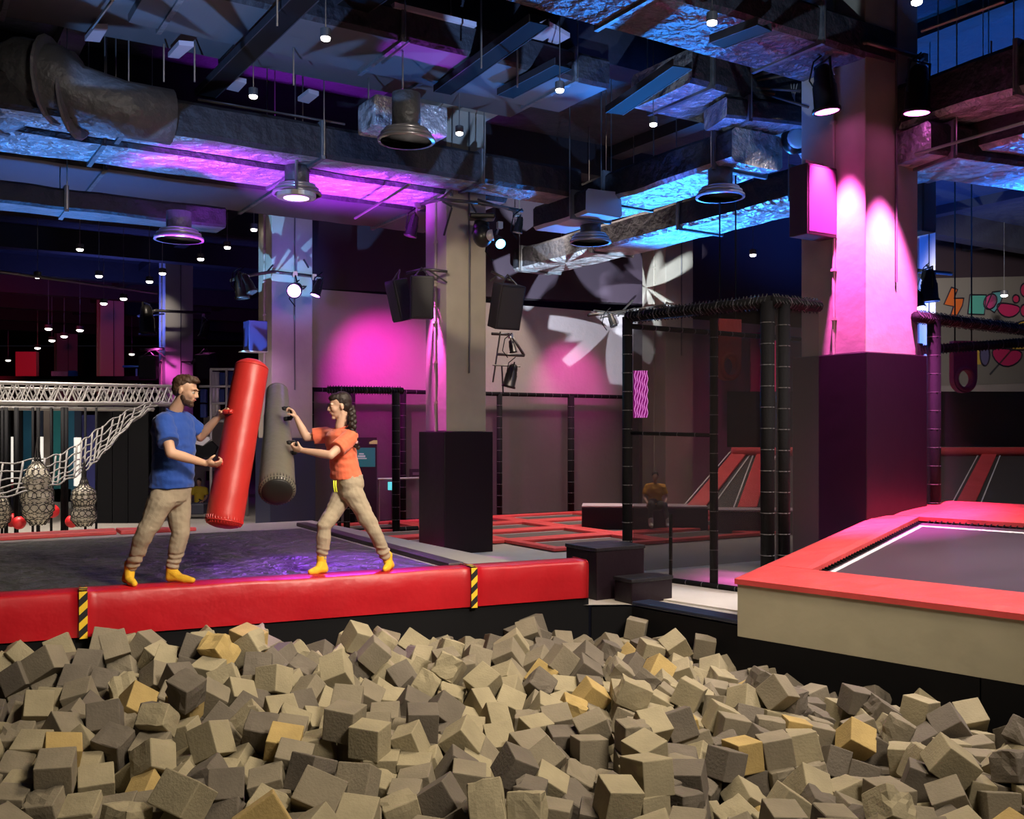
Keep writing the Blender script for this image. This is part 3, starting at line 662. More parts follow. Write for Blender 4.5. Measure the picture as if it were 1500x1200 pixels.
facing(1092, 592, 1124, 655, 19.6, .1, mat('plum_panel', (.20, .02, .16), .6), 'wall_panel', 'plum coloured low wall panel under the magenta one', 'panel')

# painted shapes on the wall at the far right
mu = thing('wall_mural', 'colourful painted shapes on the wall at the far right above the net fence', 'mural', BP(bw(1440), 2.5, .02))
def shape(pts, col, nm, out=True, off=.02):
    v = []
    for x, y in pts:
        s = bw(x); p = BP(s, 0, off); v.append(V3(p.x, p.y, P(x, y, p.y).z))
    m_ = mat('paint_'+nm, col, .7)
    MB().add(v, [list(range(len(v)))]).build(nm, m_, mu)
    if out:
        m = MB(); m.tube([q_-BN*.015 for q_ in v]+[v[0]-BN*.015], .022, 4, cap=False); m.build('outline', mat('paint_outline', (.02, .012, .03), .7), mu)
def blob(cx, cy, rx, ry, rot=0, n=18, bend=0):
    r = []
    for i in range(n):
        a = 2*math.pi*i/n; x = rx*math.cos(a); y = ry*math.sin(a)+bend*(x/rx)**2
        r.append((cx+x*math.cos(rot)-y*math.sin(rot), cy+x*math.sin(rot)+y*math.cos(rot)))
    return r
shape([(1352, 408), (1545, 404), (1545, 560), (1352, 566)], (.27, .24, .22), 'mural_ground', False, .012)
shape([(1392, 421), (1401, 424), (1396, 437), (1410, 437), (1408, 448), (1398, 467), (1389, 467), (1395, 449), (1381, 446)], (.75, .16, .03), 'orange_bolt')
shape([(1419, 432), (1443, 432), (1440, 461), (1416, 460)], (.12, .50, .42), 'teal_patch')
shape([(1452, 428), (1470, 426), (1463, 446), (1455, 458), (1443, 450)], (.15, .48, .55), 'blue_patch')
shape(blob(1449, 442, 9, 12, .5), (.75, .08, .30), 'pink_drop')
shape(blob(1475, 455, 17, 10, .15, bend=-4), (.72, .03, .16), 'red_bean')
shape(blob(1486.5, 438, 5, 6), (.72, .04, .14), 'red_dot'); shape(blob(1499, 455, 6, 9), (.72, .04, .14), 'red_dot'); shape(blob(1500, 425, 7, 10), (.6, .03, .12), 'red_dot')
shape(blob(1501, 480, 17, 10), (.80, .50, .04), 'yellow_dome')
shape(blob(1473, 524, 22, 13, .1, bend=-6), (.62, .05, .12), 'red_bean')
shape([(1478, 502), (1512, 500), (1512, 512), (1478, 513)], (.8, .5, .08), 'yellow_bar')
shape([(1430, 508), (1436, 508), (1436, 534), (1430, 534)], (.8, .5, .15), 'yellow_bar', False)
shape(blob(1441, 520, 7, 16), (.16, .14, .30), 'violet_blob')
shape([(1448, 548), (1480, 512), (1482, 513), (1450, 550)], (.05, .05, .06), 'black_line', False)

# ------------------------------------------------------------------ rig, nets and panels at the left
rig = thing('steel_truss', 'pale steel lattice truss running across the left above the climbing net', 'truss', P(20, 775, 15.6))
def truss(e, a, b, h, wd, n, r=.022):
    a = Vector(a); b = Vector(b); d = (b-a).normalized(); s = V3(-d.y, d.x); ch = []
    for dz in (0, h):
        for k_ in (-.5, .5):
            o_ = s*wd*k_+V3(0, 0, dz); MB().tube([a+o_, b+o_], r, 8).build('chord', zinc, e, smooth=True); ch.append(o_)
    m = MB()
    for i in range(n):
        p = a.lerp(b, i/n); q_ = a.lerp(b, (i+1)/n); 
        for k0, k1 in ((0, 2), (1, 3), (0, 1), (2, 3)):
            if i % 2: k0, k1 = k1, k0
            m.tube([p+ch[k0], q_+ch[k1]], r*.55, 5)
    o = m.build('lattice', zinc, e); o['kind'] = 'stuff'
truss(rig, P(-80, 588, 15.0), P(268, 592, 17.2), .30, .32, 34)
truss(rig, P(-80, 590, 16.6), P(268, 594, 18.8), .26, .32, 30)
m = MB()
for px in (-40, 60, 150, 240): m.tube([P(px, 590, 15.3+1.9*(px+80)/348), P(px, 590, 17.0+1.9*(px+80)/348)], .03, 8)
m.build('cross_beam', zinc, rig)
m = MB(); m.tube([P(-80, 597, 15.0), P(225, 600, 16.9)], .035, 8); m.build('lower_rail', steel, rig)
for px, r in ((3, .02), (9, .03), (24, .035), (48, .02), (56, .03), (75, .02), (92, .035), (97, .035), (125, .02), (141, .02)):
    Y = 15.2+px*.006; a = P(px, 597, Y); m = MB(); m.tube([a, V3(a.x, a.y, ZL)], r, 8); m.build('upright', blackp, rig, smooth=True)
m = MB(); m.tube([V3(*P(-60, 0, 14.9).xy, ZL+.03), V3(*P(150, 0, 16.1).xy, ZL+.03)], .04, 8); m.build('foot_rail', blackp, rig)
teal = mat('teal_glass', (.03, .20, .22), .3, var=.2, vscale=1); teal2 = mat('blue_glass', (.03, .13, .22), .3, var=.2, vscale=1)
Yb = 18.6
LP = [(-30, 598, 16, 774, blackp, 'wall_panel', 'black panel at the left edge behind the netted balls'), (16, 640, 21, 706, mat('lit_white', (.8, .78, .74), .5, emit=(1, .93, .82), es=.8), 'light_strip', 'white lit strip between the leftmost dark panels'),
      (22, 598, 34, 774, blackp, 'wall_panel', 'narrow black panel just right of the thin white light strip'), (35, 597, 50, 730, teal2, 'glass_panel', 'blue glass panel behind the large netted ball bag'),
      (56, 596, 65, 640, mat('navy_strip', (.02, .03, .06), .5), 'wall_panel', 'dark navy post above the large netted ball bag'), (58, 640, 64, 676, MT['lit_white'], 'light_strip', 'white lit strip right above the large netted ball bag'), (66, 597, 75, 775, mat('grey_steel_post', (.25, .22, .20), .4, metal=.5), 'wall_panel', 'pale steel post between the blue and the teal glass panels'),
      (76, 596, 92, 735, teal, 'glass_panel', 'wide teal glass panel right of the large netted ball bag'), (98, 597, 111, 735, teal2, 'glass_panel', 'teal-blue glass panel right of the double black upright'),
      (76, 716, 106, 745, mat('grey_box', (.20, .21, .21), .6), 'wall_panel', 'grey utility panel under the teal glass'), (110, 641, 119, 712, MT['lit_white'], 'light_strip', 'white lit strip above the small netted ball bag'), (111, 596, 121, 640, MT['navy_strip'], 'wall_panel', 'dark navy post above the right lit strip'),
      (122, 608, 144, 770, mat('navy_mat', (.015, .018, .10), .5), 'wall_panel', 'navy padded panel left of the black ones'),
      (145, 603, 166, 773, blackp, 'wall_panel', 'first black padded panel right of the navy one'), (167, 602, 189, 772, blackp, 'wall_panel', 'second black padded panel right of the navy one'), (190, 601, 219, 771, blackp, 'wall_panel', 'widest black padded panel, directly left of the man')]
for x0, y0, x1, y1, m_, nm, lb in LP:
    facing(x0, y0, x1, y1, Yb if y1 < 770 else Yb-.6, .06, m_, nm, lb, 'light' if 'lit' in lb else 'panel')
facing(30, 735, 130, 774, 19.2, .1, mat('pale_back_wall', (.42, .38, .36), .7), 'wall_panel', 'pale low wall behind the netted balls', 'panel')
# climbing net
us = [(236, 587, 16.6), (200, 597, 16.3), (170, 612, 16.0), (140, 632, 15.7), (120, 647, 15.5), (92, 664, 15.2), (60, 672, 15.0), (0, 680, 14.8), (-60, 684, 14.6)]
ls = [(212, 602, 16.2), (190, 622, 16.0), (160, 655, 15.6), (138, 678, 15.4), (120, 692, 15.2), (92, 706, 14.9), (60, 716, 14.8), (0, 728, 14.5), (-60, 732, 14.3)]
rope = mat('grey_rope', (.20, .19, .18), .8)
m = MB()
def cr(A, t):
    n = len(A)-1; i = min(n-1, int(t*n)); f = t*n-i; g = lambda k_: Vector(A[max(0, min(n, k_))])
    p0, p1, p2, p3 = g(i-1), g(i), g(i+1), g(i+2)
    return .5*((2*p1)+(p2-p0)*f+(2*p0-5*p1+4*p2-p3)*f*f+(3*p1-p0-3*p2+p3)*f**3)
UP = [P(*a) for a in us]; LO = [P(*a) for a in ls]
for k_ in range(6):
    v = k_/5; pts = []
    for i in range(49):
        t = i/48; a = cr(UP, t); b = cr(LO, t); p = a.lerp(b, v); p.z -= .06*math.sin(math.pi*v)+.02*math.sin(i*1.3+k_); pts.append(p)
    m.tube(pts, .013, 5)
for i in range(1, 22):
    t = i/22+.01*math.sin(i*2); m.tube([cr(UP, t).lerp(cr(LO, min(1, t+.02)), v/6)-V3(0, 0, .06*math.sin(math.pi*v/6)) for v in range(7)], .016, 5)
tag(m.build('climbing_net', rope, smooth=True), 'grey rope climbing net sagging down from the steel truss at the left', 'net')
# netted ball bags
def bag(prof, cx, y0, y1, Y, lb, amp=.01):
    top = P(cx, y0, Y); bot = P(cx, y1, Y); e = thing('netted_ball_bag', lb, 'ball bag', bot, 'netted bags of balls')
    H_ = top.z-bot.z
    def r_at(v): 
        n = len(prof)-1; i = min(n-1, int(v*n)); f = v*n-i; f = f*f*(3-2*f); return prof[i]*(1-f)+prof[i+1]*f
    def s_(u, v, g=0.):
        a = 2*math.pi*u; r = r_at(v)+g+amp*noise.noise(Vector((math.cos(a)*2, math.sin(a)*2, v*6+cx))); return V3(bot.x+r*math.cos(a), bot.y+r*math.sin(a), bot.z+H_*v*.72)
    MB().grid(lambda u, v: s_(u, v), 20, 24).build('ball_pile', mat('pale_balls', (.42, .38, .29), .6, var=.3, vscale=8), e, smooth=True)
    m = MB(); n = 12; rows = 11
    for i in range(n):
        for sg in (-1, 1):
            m.tube([s_((i/n+sg*.5*j/rows/1.0*.9+.04*math.sin(j*2.6)*sg) % 1, j/(rows*2), .008) for j in range(rows*2+1)], .0065, 4)
    pk = top
    for i in range(6): m.tube([s_(i/6, 1., .0), pk], .010, 4)
    m.build('net', mat('black_cord', (.02, .018, .016), .8), e)
bag([.10, .19, .22, .23, .21, .20, .16, .05], 55, 640, 769, 14.9, 'large tall netted bag of pale balls, nearest the left side of the rig', .03)
bag([.10, .18, .17, .14, .18, .16, .06, .03], 123, 672, 771, 15.0, 'small peanut-shaped netted bag of pale balls in front of the navy panel')
bag([.10, .18, .19, .16, .10, .05], -4, 690, 774, 14.9, 'netted bag of balls cut by the left edge of the photo')
rb = mat('red_ball', (.60, .015, .02), .45)
for px, py, Y, r, lb in ((17, 762, 15.4, .11, 'red ball by the netted bag at the left edge'), (28, 766, 15.0, .10, 'second red ball right beside the leftmost one'), (77, 749, 15.5, .105, 'red ball hanging right of the large netted bag'), (105, 764, 15.6, .10, 'red ball half hidden behind the small netted bag')):
    c = P(px, py, Y); m = MB(); m.ell(c, (r, r, r)); 
    e = thing('red_ball', lb, 'ball', c-V3(0, 0, r)); m.build('ball', rb, e, smooth=True)
    m = MB(); m.tube([c+V3(0, 0, r*.95), c+V3(0, 0, r*1.15)], .02, 8); m.build('eyelet', blackp, e)
    if px in (77,): m = MB(); m.tube([c+V3(0, 0, r), V3(c.x, c.y, 1.6)], .012, 6); m.build('hanging_cord', blackp, e)

# white frame with blue pads, behind the man
wf = thing('pad_rack', 'white steel rack hung with navy pads, seen between the man and the red bag', 'rack', P(325, 690, 19.5))
Y = 19.5
for px in (309, 332, 346, 362): m = MB(); m.tube([P(px, 541, Y), V3(*P(px, 541, Y).xy, ZL)], .028, 8); m.build('upright', zinc, wf, smooth=True)
for py in (541, 566, 591, 617): m = MB(); m.tube([P(292 if py == 566 else 308, py, Y), P(366, py, Y)], .026, 8); m.build('crossbar', zinc, wf, smooth=True)
for x0, x1, y0, y1 in ((294, 303, 570, 590), (294, 303, 592, 612), (322, 331, 546, 565), (322, 330, 570, 590), (335, 343, 544, 612), (349, 360, 545, 612)):
    MB().box((P(x0, y0, Y+.1)+P(x1, y1, Y+.1))/2, ((x1-x0)/F*Y, .12, (y1-y0)/F*Y), 0, None, .02).build('pad', mat('navy_foam', (.012, .035, .16), .5), wf)
m = MB()
for px in (312, 318): m.tube([P(px, 545, Y+.1), P(px+1, 610, Y+.1)], .05, 8)
m.build('white_roller', zinc, wf, smooth=True)
# low far things between man and bag
facing(272, 683, 302, 738, 24, .1, mat('pale_far_wall', (.50, .44, .40), .8), 'wall_panel', 'pale wall piece behind the tiny distant person in yellow', 'panel')
facing(300, 610, 330, 690, 23.6, .1, MT['pale_far_wall'], 'wall_panel', 'pale wall piece behind the white rack with navy pads', 'panel')
m = MB(); m.quadbox([P(284, 672, 17.8), P(312, 669, 17.8), P(318, 655, 17.8), P(309, 646, 17.8), P(296, 655, 17.8), P(285, 652, 17.8)], (0, .1, 0)); tag(m.build('folded_pad', blackp), 'black folded pad hanging low between the man and the red bag', 'pad')
m = MB(); m.quadbox([P(283, 650, 17.9), P(297, 653, 17.9), P(308, 644, 17.9), P(304, 640, 17.9), P(285, 641, 17.9)], (0, .1, 0)); tag(m.build('folded_pad', mat('pad_white', (.6, .58, .6), .5)), 'white and grey folded pad above the black one, between the man and the red bag', 'pad')
MB_ = MB().box((P(272, 745, 19)+P(302, 745, 19))/2, (.42, .4, .2), 0, None, .02); tag(MB_.build('crate', mat('dark_blue_grey', (.03, .032, .05), .6)), 'dark low crate on the floor below the tiny person in yellow', 'crate')
e = thing('mezzanine', 'dark mezzanine deck far behind the steel truss, carrying the teal box', 'platform', P(60, 556, 30))
MB().box((-15.5, 31.5, 2.80), (10.5, 6, .12)).build('deck', blackp, e)
for x, y in ((-20.5, 28.8), (-10.5, 28.8), (-20.5, 34.3), (-10.5, 34.3)): MB().box((x, y, 1.16), (.18, .18, 3.16)).build('post', blackp, e)
# far left corner: pink wall, teal box, blue frame, railing things
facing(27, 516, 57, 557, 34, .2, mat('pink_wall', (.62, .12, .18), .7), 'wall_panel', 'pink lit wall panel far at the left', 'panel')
m = MB(); m.box((P(90, 551, 30)-V3(0, 0, .0)), (.5, .5, .26), .3, None, .02); tag(m.build('storage_box', mat('teal_box', (.10, .42, .42), .6, var=.2, vscale=8)), 'teal patterned box behind the truss, at the foot of the farthest column', 'box')
m = MB(); m.box(P(107, 551, 29.5)+V3(0, 0, .02), (.22, .5, .26), .3, None, .02); tag(m.build('storage_box', mat('blue_box', (.03, .22, .60), .6)), 'small blue box right beside the teal patterned box', 'box')
e = thing('door_frame', 'light blue steel frame right of the far plain column', 'frame', P(190, 562, 30))
m = MB(); m.tube([P(180, 537, 30), P(205, 537, 30), P(205, 566, 30)], .04, 6); m.build('frame', mat('light_blue_paint', (.16, .42, .70), .5), e)
m = MB(); m.tube([P(200, 540, 30), P(200, 566, 30)], .03, 6); m.build('upright', MT['light_blue_paint'], e)
facing(448, 556, 470, 640, 23, .1, mat('reddish_wall', (.14, .03, .06), .7), 'wall_panel', 'dark reddish wall piece right of the pale column behind the bags', 'panel')
o = facing(444, 475, 463, 512, 18.5, .35, mat('deep_blue_box', (.015, .03, .16), .5), 'speaker_cabinet', 'plain dark blue box cabinet hung beside the pale column behind the bags', 'speaker')
# ------------------------------------------------------------------ ducts, trays and lamps under the ceiling
def duct(p, d, L0, L1, wd, h, lb, m_=None, ribs=1.1, cap=True, n=1):
    """p: a point on the centre line of the underside"""
    p = Vector(p); d = d.normalized(); s = V3(-d.y, d.x); m_ = m_ or foil
    e = thing('air_duct', lb, 'duct', p+d*L0)
    k = max(2, int((L1-L0)/.25)); prof = []
    ch = h*.12
    for a, b in ((-wd/2, ch), (-wd/2+ch, 0), (0, 0), (wd/2-ch, 0), (wd/2, ch), (wd/2, h-ch), (wd/2-ch, h), (0, h), (-wd/2+ch, h), (-wd/2, h-ch)): prof.append((a, b))
    N = len(prof)
    def fn(u, v):
        i = int(round(u*N)) % N; a, b = prof[i]; t = L0+(L1-L0)*v
        q = p+d*t+s*a+V3(0, 0, b); w_ = .022*noise.noise(Vector((q.x*1.9, q.y*1.9, q.z*3)))
        return q+V3(0, 0, w_)+s*w_
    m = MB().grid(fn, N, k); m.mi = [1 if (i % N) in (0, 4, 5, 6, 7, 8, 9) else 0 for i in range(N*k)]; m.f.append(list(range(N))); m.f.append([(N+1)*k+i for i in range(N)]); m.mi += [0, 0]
    m.build('casing', [m_, mat('duct_shaded_side', (.022, .022, .03), .7, bump=.4, bscale=5)], e)  # sides and top darkened in colour, the shade of ducts lit from below
    t = L0+.3
    while t < L1:
        MB().box(p+d*t+V3(0, 0, h/2), (.05, wd+.06, h+.06), math.atan2(d.y, d.x)).build('flange', ductm, e)
        for q in (-1, 1): MB().tube([p+d*t+s*q*(wd/2+.05), p+d*t+s*q*(wd/2+.05)+V3(0, 0, 6.4-p.z)], .008, 5).build('hanger_rod', steel, e)
        t += ribs*2
    return e
def diffuser(px, py, z, lb, r=.30, up_=.35, m_=None):
    c = G(px, py, z); e = thing('ceiling_diffuser', lb, 'air vent', c)
    m = MB(); m.lathe([(r*.5, .10), (r*.5, up_)], c, 20); m.build('neck', m_ or ductm, e, smooth=True)
    for i, (a, b) in enumerate(((1.0, 0), (.90, .05), (.78, .09))):
        m = MB(); m.lathe([(r*a, b), (r*a*.99, b+.035), (r*a*.72, b+.05), (r*a*.68, b+.045), (r*a*.9, b+.0)], c, 24); m.build('cone_ring', m_ or mat('diffuser_metal', (.5, .5, .54), .3, metal=.6), e, smooth=True)
    m = MB(); m.lathe([(.001, .02), (r*.62, .03), (r*.62, .05), (.001, .05)], c, 20); m.build('core_disc', ductm, e)
    return e
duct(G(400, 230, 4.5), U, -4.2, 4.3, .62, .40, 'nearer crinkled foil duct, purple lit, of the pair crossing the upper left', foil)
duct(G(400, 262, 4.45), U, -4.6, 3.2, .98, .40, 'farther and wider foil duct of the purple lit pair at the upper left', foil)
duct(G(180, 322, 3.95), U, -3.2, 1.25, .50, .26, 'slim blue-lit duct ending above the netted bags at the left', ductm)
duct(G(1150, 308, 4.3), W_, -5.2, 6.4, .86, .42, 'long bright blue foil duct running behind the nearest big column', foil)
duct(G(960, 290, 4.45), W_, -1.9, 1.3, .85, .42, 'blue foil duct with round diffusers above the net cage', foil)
duct(G(850, 326, 4.2), W_, -.55, .75, .62, .34, 'short bright cyan duct box above the white splat on the duct', mat('cyan_lit_duct', (.5, .55, .6), .4, metal=.3))  # paler duct colour that carries the cyan light on the box
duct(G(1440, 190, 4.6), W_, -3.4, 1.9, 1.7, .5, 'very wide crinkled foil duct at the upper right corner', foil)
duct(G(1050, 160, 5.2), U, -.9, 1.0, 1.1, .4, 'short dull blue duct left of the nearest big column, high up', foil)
duct(G(1080, 185, 4.9), V3(.95, .3), -.3, 1.1, .55, .25, 'small pale foil duct end left of the moving light of the nearest big column', foil)
mat('dark_duct2', (.10, .10, .12), .45, metal=.3, bump=.8, bscale=4, var=.3, vscale=4)
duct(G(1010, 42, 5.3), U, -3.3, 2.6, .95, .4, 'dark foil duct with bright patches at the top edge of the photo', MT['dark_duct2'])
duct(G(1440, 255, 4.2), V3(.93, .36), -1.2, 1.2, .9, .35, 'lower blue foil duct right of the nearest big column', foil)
duct(G(250, 40, 5.4), U, -4, 4.5, 1.3, .4, 'wide dark duct with pale light patches at the upper left', mat('dark_duct', (.10, .11, .13), .6))
duct(G(520, 75, 5.3), U, -2.2, 3.0, 1.1, .35, 'dark duct with pale blue light patches above the purple lit pair', MT['dark_duct'])
duct(G(300, 285, 3.4)+V3(0, 6, 1.2), U, -8, 2.0, 1.6, .6, 'wide dull duct low behind the purple pair at the left', mat('dull_duct', (.09, .08, .11), .7))
e = thing('air_duct', 'round bent duct with a swan neck at the upper left edge', 'duct', G(40, 110, 4.9))
m = MB(); m.tube([G(-60, 150, 4.8), G(0, 135, 4.85), G(45, 112, 4.95), G(75, 118, 4.9), G(110, 140, 4.8), G(180, 160, 4.7), G(250, 172, 4.7)], [.42, .42, .40, .38, .33, .30, .30], 18); m.build('casing', ductm, e, smooth=True)
for a in (G(0, 135, 4.85), G(75, 118, 4.9), G(110, 140, 4.8)): m = MB(); m.lathe([(.44, -.02), (.46, 0), (.44, .02)], a, 18, Matrix.Rotation(math.pi/2, 3, 'Y')); m.build('seam_ring', ductm, e)
diffuser(435, 286, 4.15, 'round diffuser over the bright purple lamp, above the column behind the bags')
diffuser(595, 208, 4.25, 'round diffuser left of the top of the middle column', up_=.5)
diffuser(262, 352, 3.6, 'round diffuser under the slim blue-lit duct at the left')
diffuser(865, 356, 3.95, 'round diffuser under the cyan duct box')
diffuser(1055, 290, 4.1, 'round diffuser with white rings left of the magenta loudspeaker')
m = MB(); m.box(G(590, 178, 4.75), (.9, .5, .34), TH, None, .03); tag(m.build('duct_box', foil), 'grey foil duct box over the diffuser left of the middle column', 'duct')
# acoustic panels and cable trays
def cpanel(pts, z, lb):
    q = [G(x, y, z) for x, y in pts]; return tag(MB().quadbox(q, (0, 0, .05)).build('ceiling_panel', mat('pale_panel', (.50, .44, .52), .8)), lb, 'panel')
cpanel([(578, 10), (698, 39), (670, 57), (548, 31)], 5.6, 'large purple lit ceiling panel at the top, left of the middle')
cpanel([(343, 118), (361, 122), (349, 135), (332, 131)], 5.2, 'small purple lit ceiling panel above the purple ducts, left one')
cpanel([(452, 136), (467, 140), (452, 152), (436, 148)], 5.2, 'small purple lit ceiling panel above the purple ducts, right one')
cpanel([(138, 42), (158, 42), (146, 62), (124, 60)], 5.3, 'small violet lit ceiling panel at the upper left')
cpanel([(262, 66), (284, 68), (262, 86), (246, 84)], 5.2, 'violet lit ceiling panel right of the small violet one at the upper left')
cpanel([(745, 60), (800, 35), (835, 55), (790, 80)], 5.7, 'dim violet ceiling panel right of the large purple one')
def tray(x0, y0, x1, y1, z, lb, wd=.22, name='cable_tray'):
    a = G(x0, y0, z); b = G(x1, y1, z); d = (b-a).normalized(); s = V3(-d.y, d.x)
    e = thing(name, lb, 'tray', a)
    for q in (-.5, .5): MB().box((a+b)/2+s*wd*q+V3(0, 0, .03), ((b-a).length, .012, .08), math.atan2(d.y, d.x)).build('side_rail', beam, e)
    m = MB(); n = int((b-a).length/.3)
    m.box((a+b)/2, ((b-a).length, wd, .012), math.atan2(d.y, d.x))
    m.build('tray_floor', blackp, e)
tray(450, -5, 300, 142, 5.1, 'dark cable tray with a bright edge slanting down at the upper left')
tray(560, -20, 395, 100, 5.5, 'wider dark cable tray beside the bright edged one', .35)
tray(790, 34, 648, 136, 5.2, 'cable tray ending over the capital of the middle column')
tray(825, 97, 740, 141, 5.2, 'short cable tray right of the capital of the middle column')
tray(1120, 40, 1050, 66, 5.0, 'short tray left of the top of the nearest big column')
tray(1000, 98, 900, 166, 4.9, 'long thin tray above the net cage')
def rod(x0, y0, x1, y1, z, lb, r=.016, z2=None):
    tag(MB().tube([G(x0, y0, z), G(x1, y1, z2 or z)], r, 6).build('pipe', steel), lb, 'pipe')
rod(290, 146, 505, 182, 5.0, 'thin pale pipe crossing above the purple ducts')
rod(165, 0, 135, 40, 5.2, 'thin bright pipe at the upper left near the small violet panel')
rod(1350, 46, 1472, 2, 5.2, 'thin pipe at the upper right corner')
rod(1340, 226, 1500, 180, 4.1, 'thin pipe below the wide foil duct at the right')
rod(560, 92, 600, 60, 5.3, 'thin pipe between the large purple panel and the middle column')
rod(520, 320, 600, 270, 4.2, 'thin pipe under the purple ducts left of the middle column')
rod(0, 398, 230, 430, 4.3, 'far dark pipe running above the far columns', .03)
rod(0, 300, 150, 318, 4.4, 'pale pipe over the slim blue-lit duct at the left', .02)
def pend(px, py, lb, z=4.9, hang=True, long=.05):
    c = G(px, py, z); r = max(.05, min(.12, c.y*.0036)); e = thing('pendant_light', lb, 'lamp', c, 'small round ceiling lamps')
    MB().lathe([(r, .0), (r, long+r*.6), (r*.8, long+r*.7), (.001, long+r*.72)], c+V3(0, 0, .012), 14).build('can', blackp if not hang else mat('lamp_can', (.06, .06, .065), .5), e, smooth=False)
    MB().lathe([(.001, -r*.45), (r*.5, -r*.38), (r*.85, -r*.18), (r*.9, .014), (.001, .014)], c, 14).build('lens', lampw, e)
    if hang: MB().tube([c+V3(0, 0, long+r*.7), V3(c.x, c.y, 6.41)], .006, 5).build('rod', steel, e)
L_ = [(477, 57, 'over the dark duct left of the large purple panel'), (820, 133, 'right of the middle column, the brightest there'), (1043, 34, 'at the top edge, left of the nearest big column'), (957, 183, 'above the net cage, dim'), (145, 296, 'just above the slim blue-lit duct'), (117, 366, 'left of the diffuser of the slim duct'), (294, 380, 'right of the diffuser of the slim duct'), (372, 337, 'left of the top of the column behind the bags'),
      (333, 363, 'between the slim duct and the column behind the bags'), (55, 406, 'far left, second row'), (219, 413, 'above the far column with speakers, left of it'), (238, 401, 'directly above the far column with speakers'), (181, 438, 'right above the far plain column'), (152, 445, 'on top of the far plain column'), (117, 484, 'right of the farthest column'), (94, 493, 'in front of the farthest column'), (76, 499, 'left of the farthest column top'), (55, 510, 'above the pink lit wall panel'),
      (12, 528, 'lowest at the far left'), (71, 482, 'far left, above the farthest column'), (193, 519, 'beside the light blue frame'), (145, 405, 'small, far, above the far plain column'), (888, 307, 'above the cyan duct box'), (960, 394, 'on the splat column'), (1103, 374, 'hanging low left of the magenta loudspeaker'), (829, 429, 'hanging low over the back wall'), (890, 417, 'over the back wall, next to the splat'), (1092, 447, 'just above the cage rail, right'),
      (1030, 448, 'just above the cage rail, left'), (614, 384, 'above the left loudspeaker pair of the middle column'), (562, 398, 'left of the loudspeaker pair of the middle column'), (481, 283, 'right of the bright purple lamp'), (673, 196, 'hanging in front of the middle column'), (1361, 446, 'right of the nearest big column, low'), (1471, 433, 'in front of the wall mural'), (1440, 152, 'in front of the wide foil duct at the right'), (1032, 265, 'by the diffuser with white rings'), (371, 142, 'violet-rimmed, above the purple ducts'), (223, 235, 'below the purple ducts at the left'), (1343, 4, 'at the very top right of the nearest big column')]
for px, py, lb in L_: pend(px, py, 'small round ceiling lamp '+lb, z=4.9 if py < 300 else 4.6)
for i, (px, y0, y1) in enumerate(((285, 62, 120), (240, 95, 120), (430, 95, 125), (540, 120, 165), (758, 105, 128), (406, 0, 38), (590, 85, 130), (1487, 105, 190), (1452, 60, 120), (227, 290, 310), (705, 0, 100), (35, 100, 126))):
    a = G(px, y1, 4.9); b = P(px, y0, a.y); tag(MB().tube([a, V3(a.x, a.y, max(b.z, a.z+.4))], .010, 5).build('drop_rod', steel), 'thin hanging rod under the ceiling, %s' % ['left of the wide cable tray', 'by the violet panel at the upper left', 'right of the wide cable tray', 'below the large purple panel', 'right of the middle column capital', 'at the top edge beside the cable tray', 'left of the middle column capital', 'before the wide foil duct at the right edge', 'at the upper right corner', 'above the diffuser of the slim duct', 'at the top edge above the middle column', 'by the swan neck duct'][i], 'rod')

# ------------------------------------------------------------------ stage fixtures on the columns
def par(c, dr, s, lens, lb, hang=None, kind='spotlight'):
    c = Vector(c); e = thing('spotlight', lb, kind, c); R = Vector(dr).to_track_quat('Z', 'Y').to_matrix()
    MB().lathe([(.001, -.40*s), (.045*s, -.395*s), (.075*s, -.36*s), (.085*s, -.30*s), (.085*s, -.26*s), (.095*s, -.25*s), (.095*s, -.22*s), (.105*s, -.21*s), (.108*s, -.02*s), (.125*s, -.012*s), (.125*s, .02*s), (.108*s, .02*s), (.105*s, -.01*s), (.001, -.01*s)], c, 18, R).build('housing', mat('black_metal', (.020, .018, .016), .35, metal=.4), e, smooth=True)
    MB().lathe([(.001, .008*s), (.106*s, .008*s), (.106*s, .016*s), (.001, .016*s)], c, 18, R).build('lens', lens, e)
    m = MB(); m.tube([c+R@Vector((.12*s, 0, -.15*s)), c+R@Vector((.13*s, 0, -.42*s)), c+R@Vector((-.13*s, 0, -.42*s)), c+R@Vector((-.12*s, 0, -.15*s))], .010*s+.004, 6); m.build('yoke', MT['black_metal'], e)
    if hang is not None:
        a = c+R@Vector((0, 0, -.42*s)); h = Vector(hang); m = MB(); m.tube([a, h], .014, 6); m.box(h, (.07, .07, .09), .4); m.build('clamp', steel, e)
        m = MB(); m.tube([a+V3(.02, 0, .1), a+V3(-.10, -.02, .0), a+V3(-.14, 0, -.2), a+V3(-.05, .02, -.32)], .009, 5); m.build('cable', blackp, e, smooth=True)
    return e
def bracket(pts, lb, r=.022, extra=()):
    e = thing('light_bracket', lb, 'bracket', pts[0])
    for a, b in zip(pts, pts[1:]): MB().tube([a, b], r, 8).build('arm', mat('dark_steel', (.10, .095, .09), .4, metal=.6), e, smooth=True)
    for a, b in extra: MB().tube([a, b], r*.6, 6).build('brace', MT['dark_steel'], e)
    return e
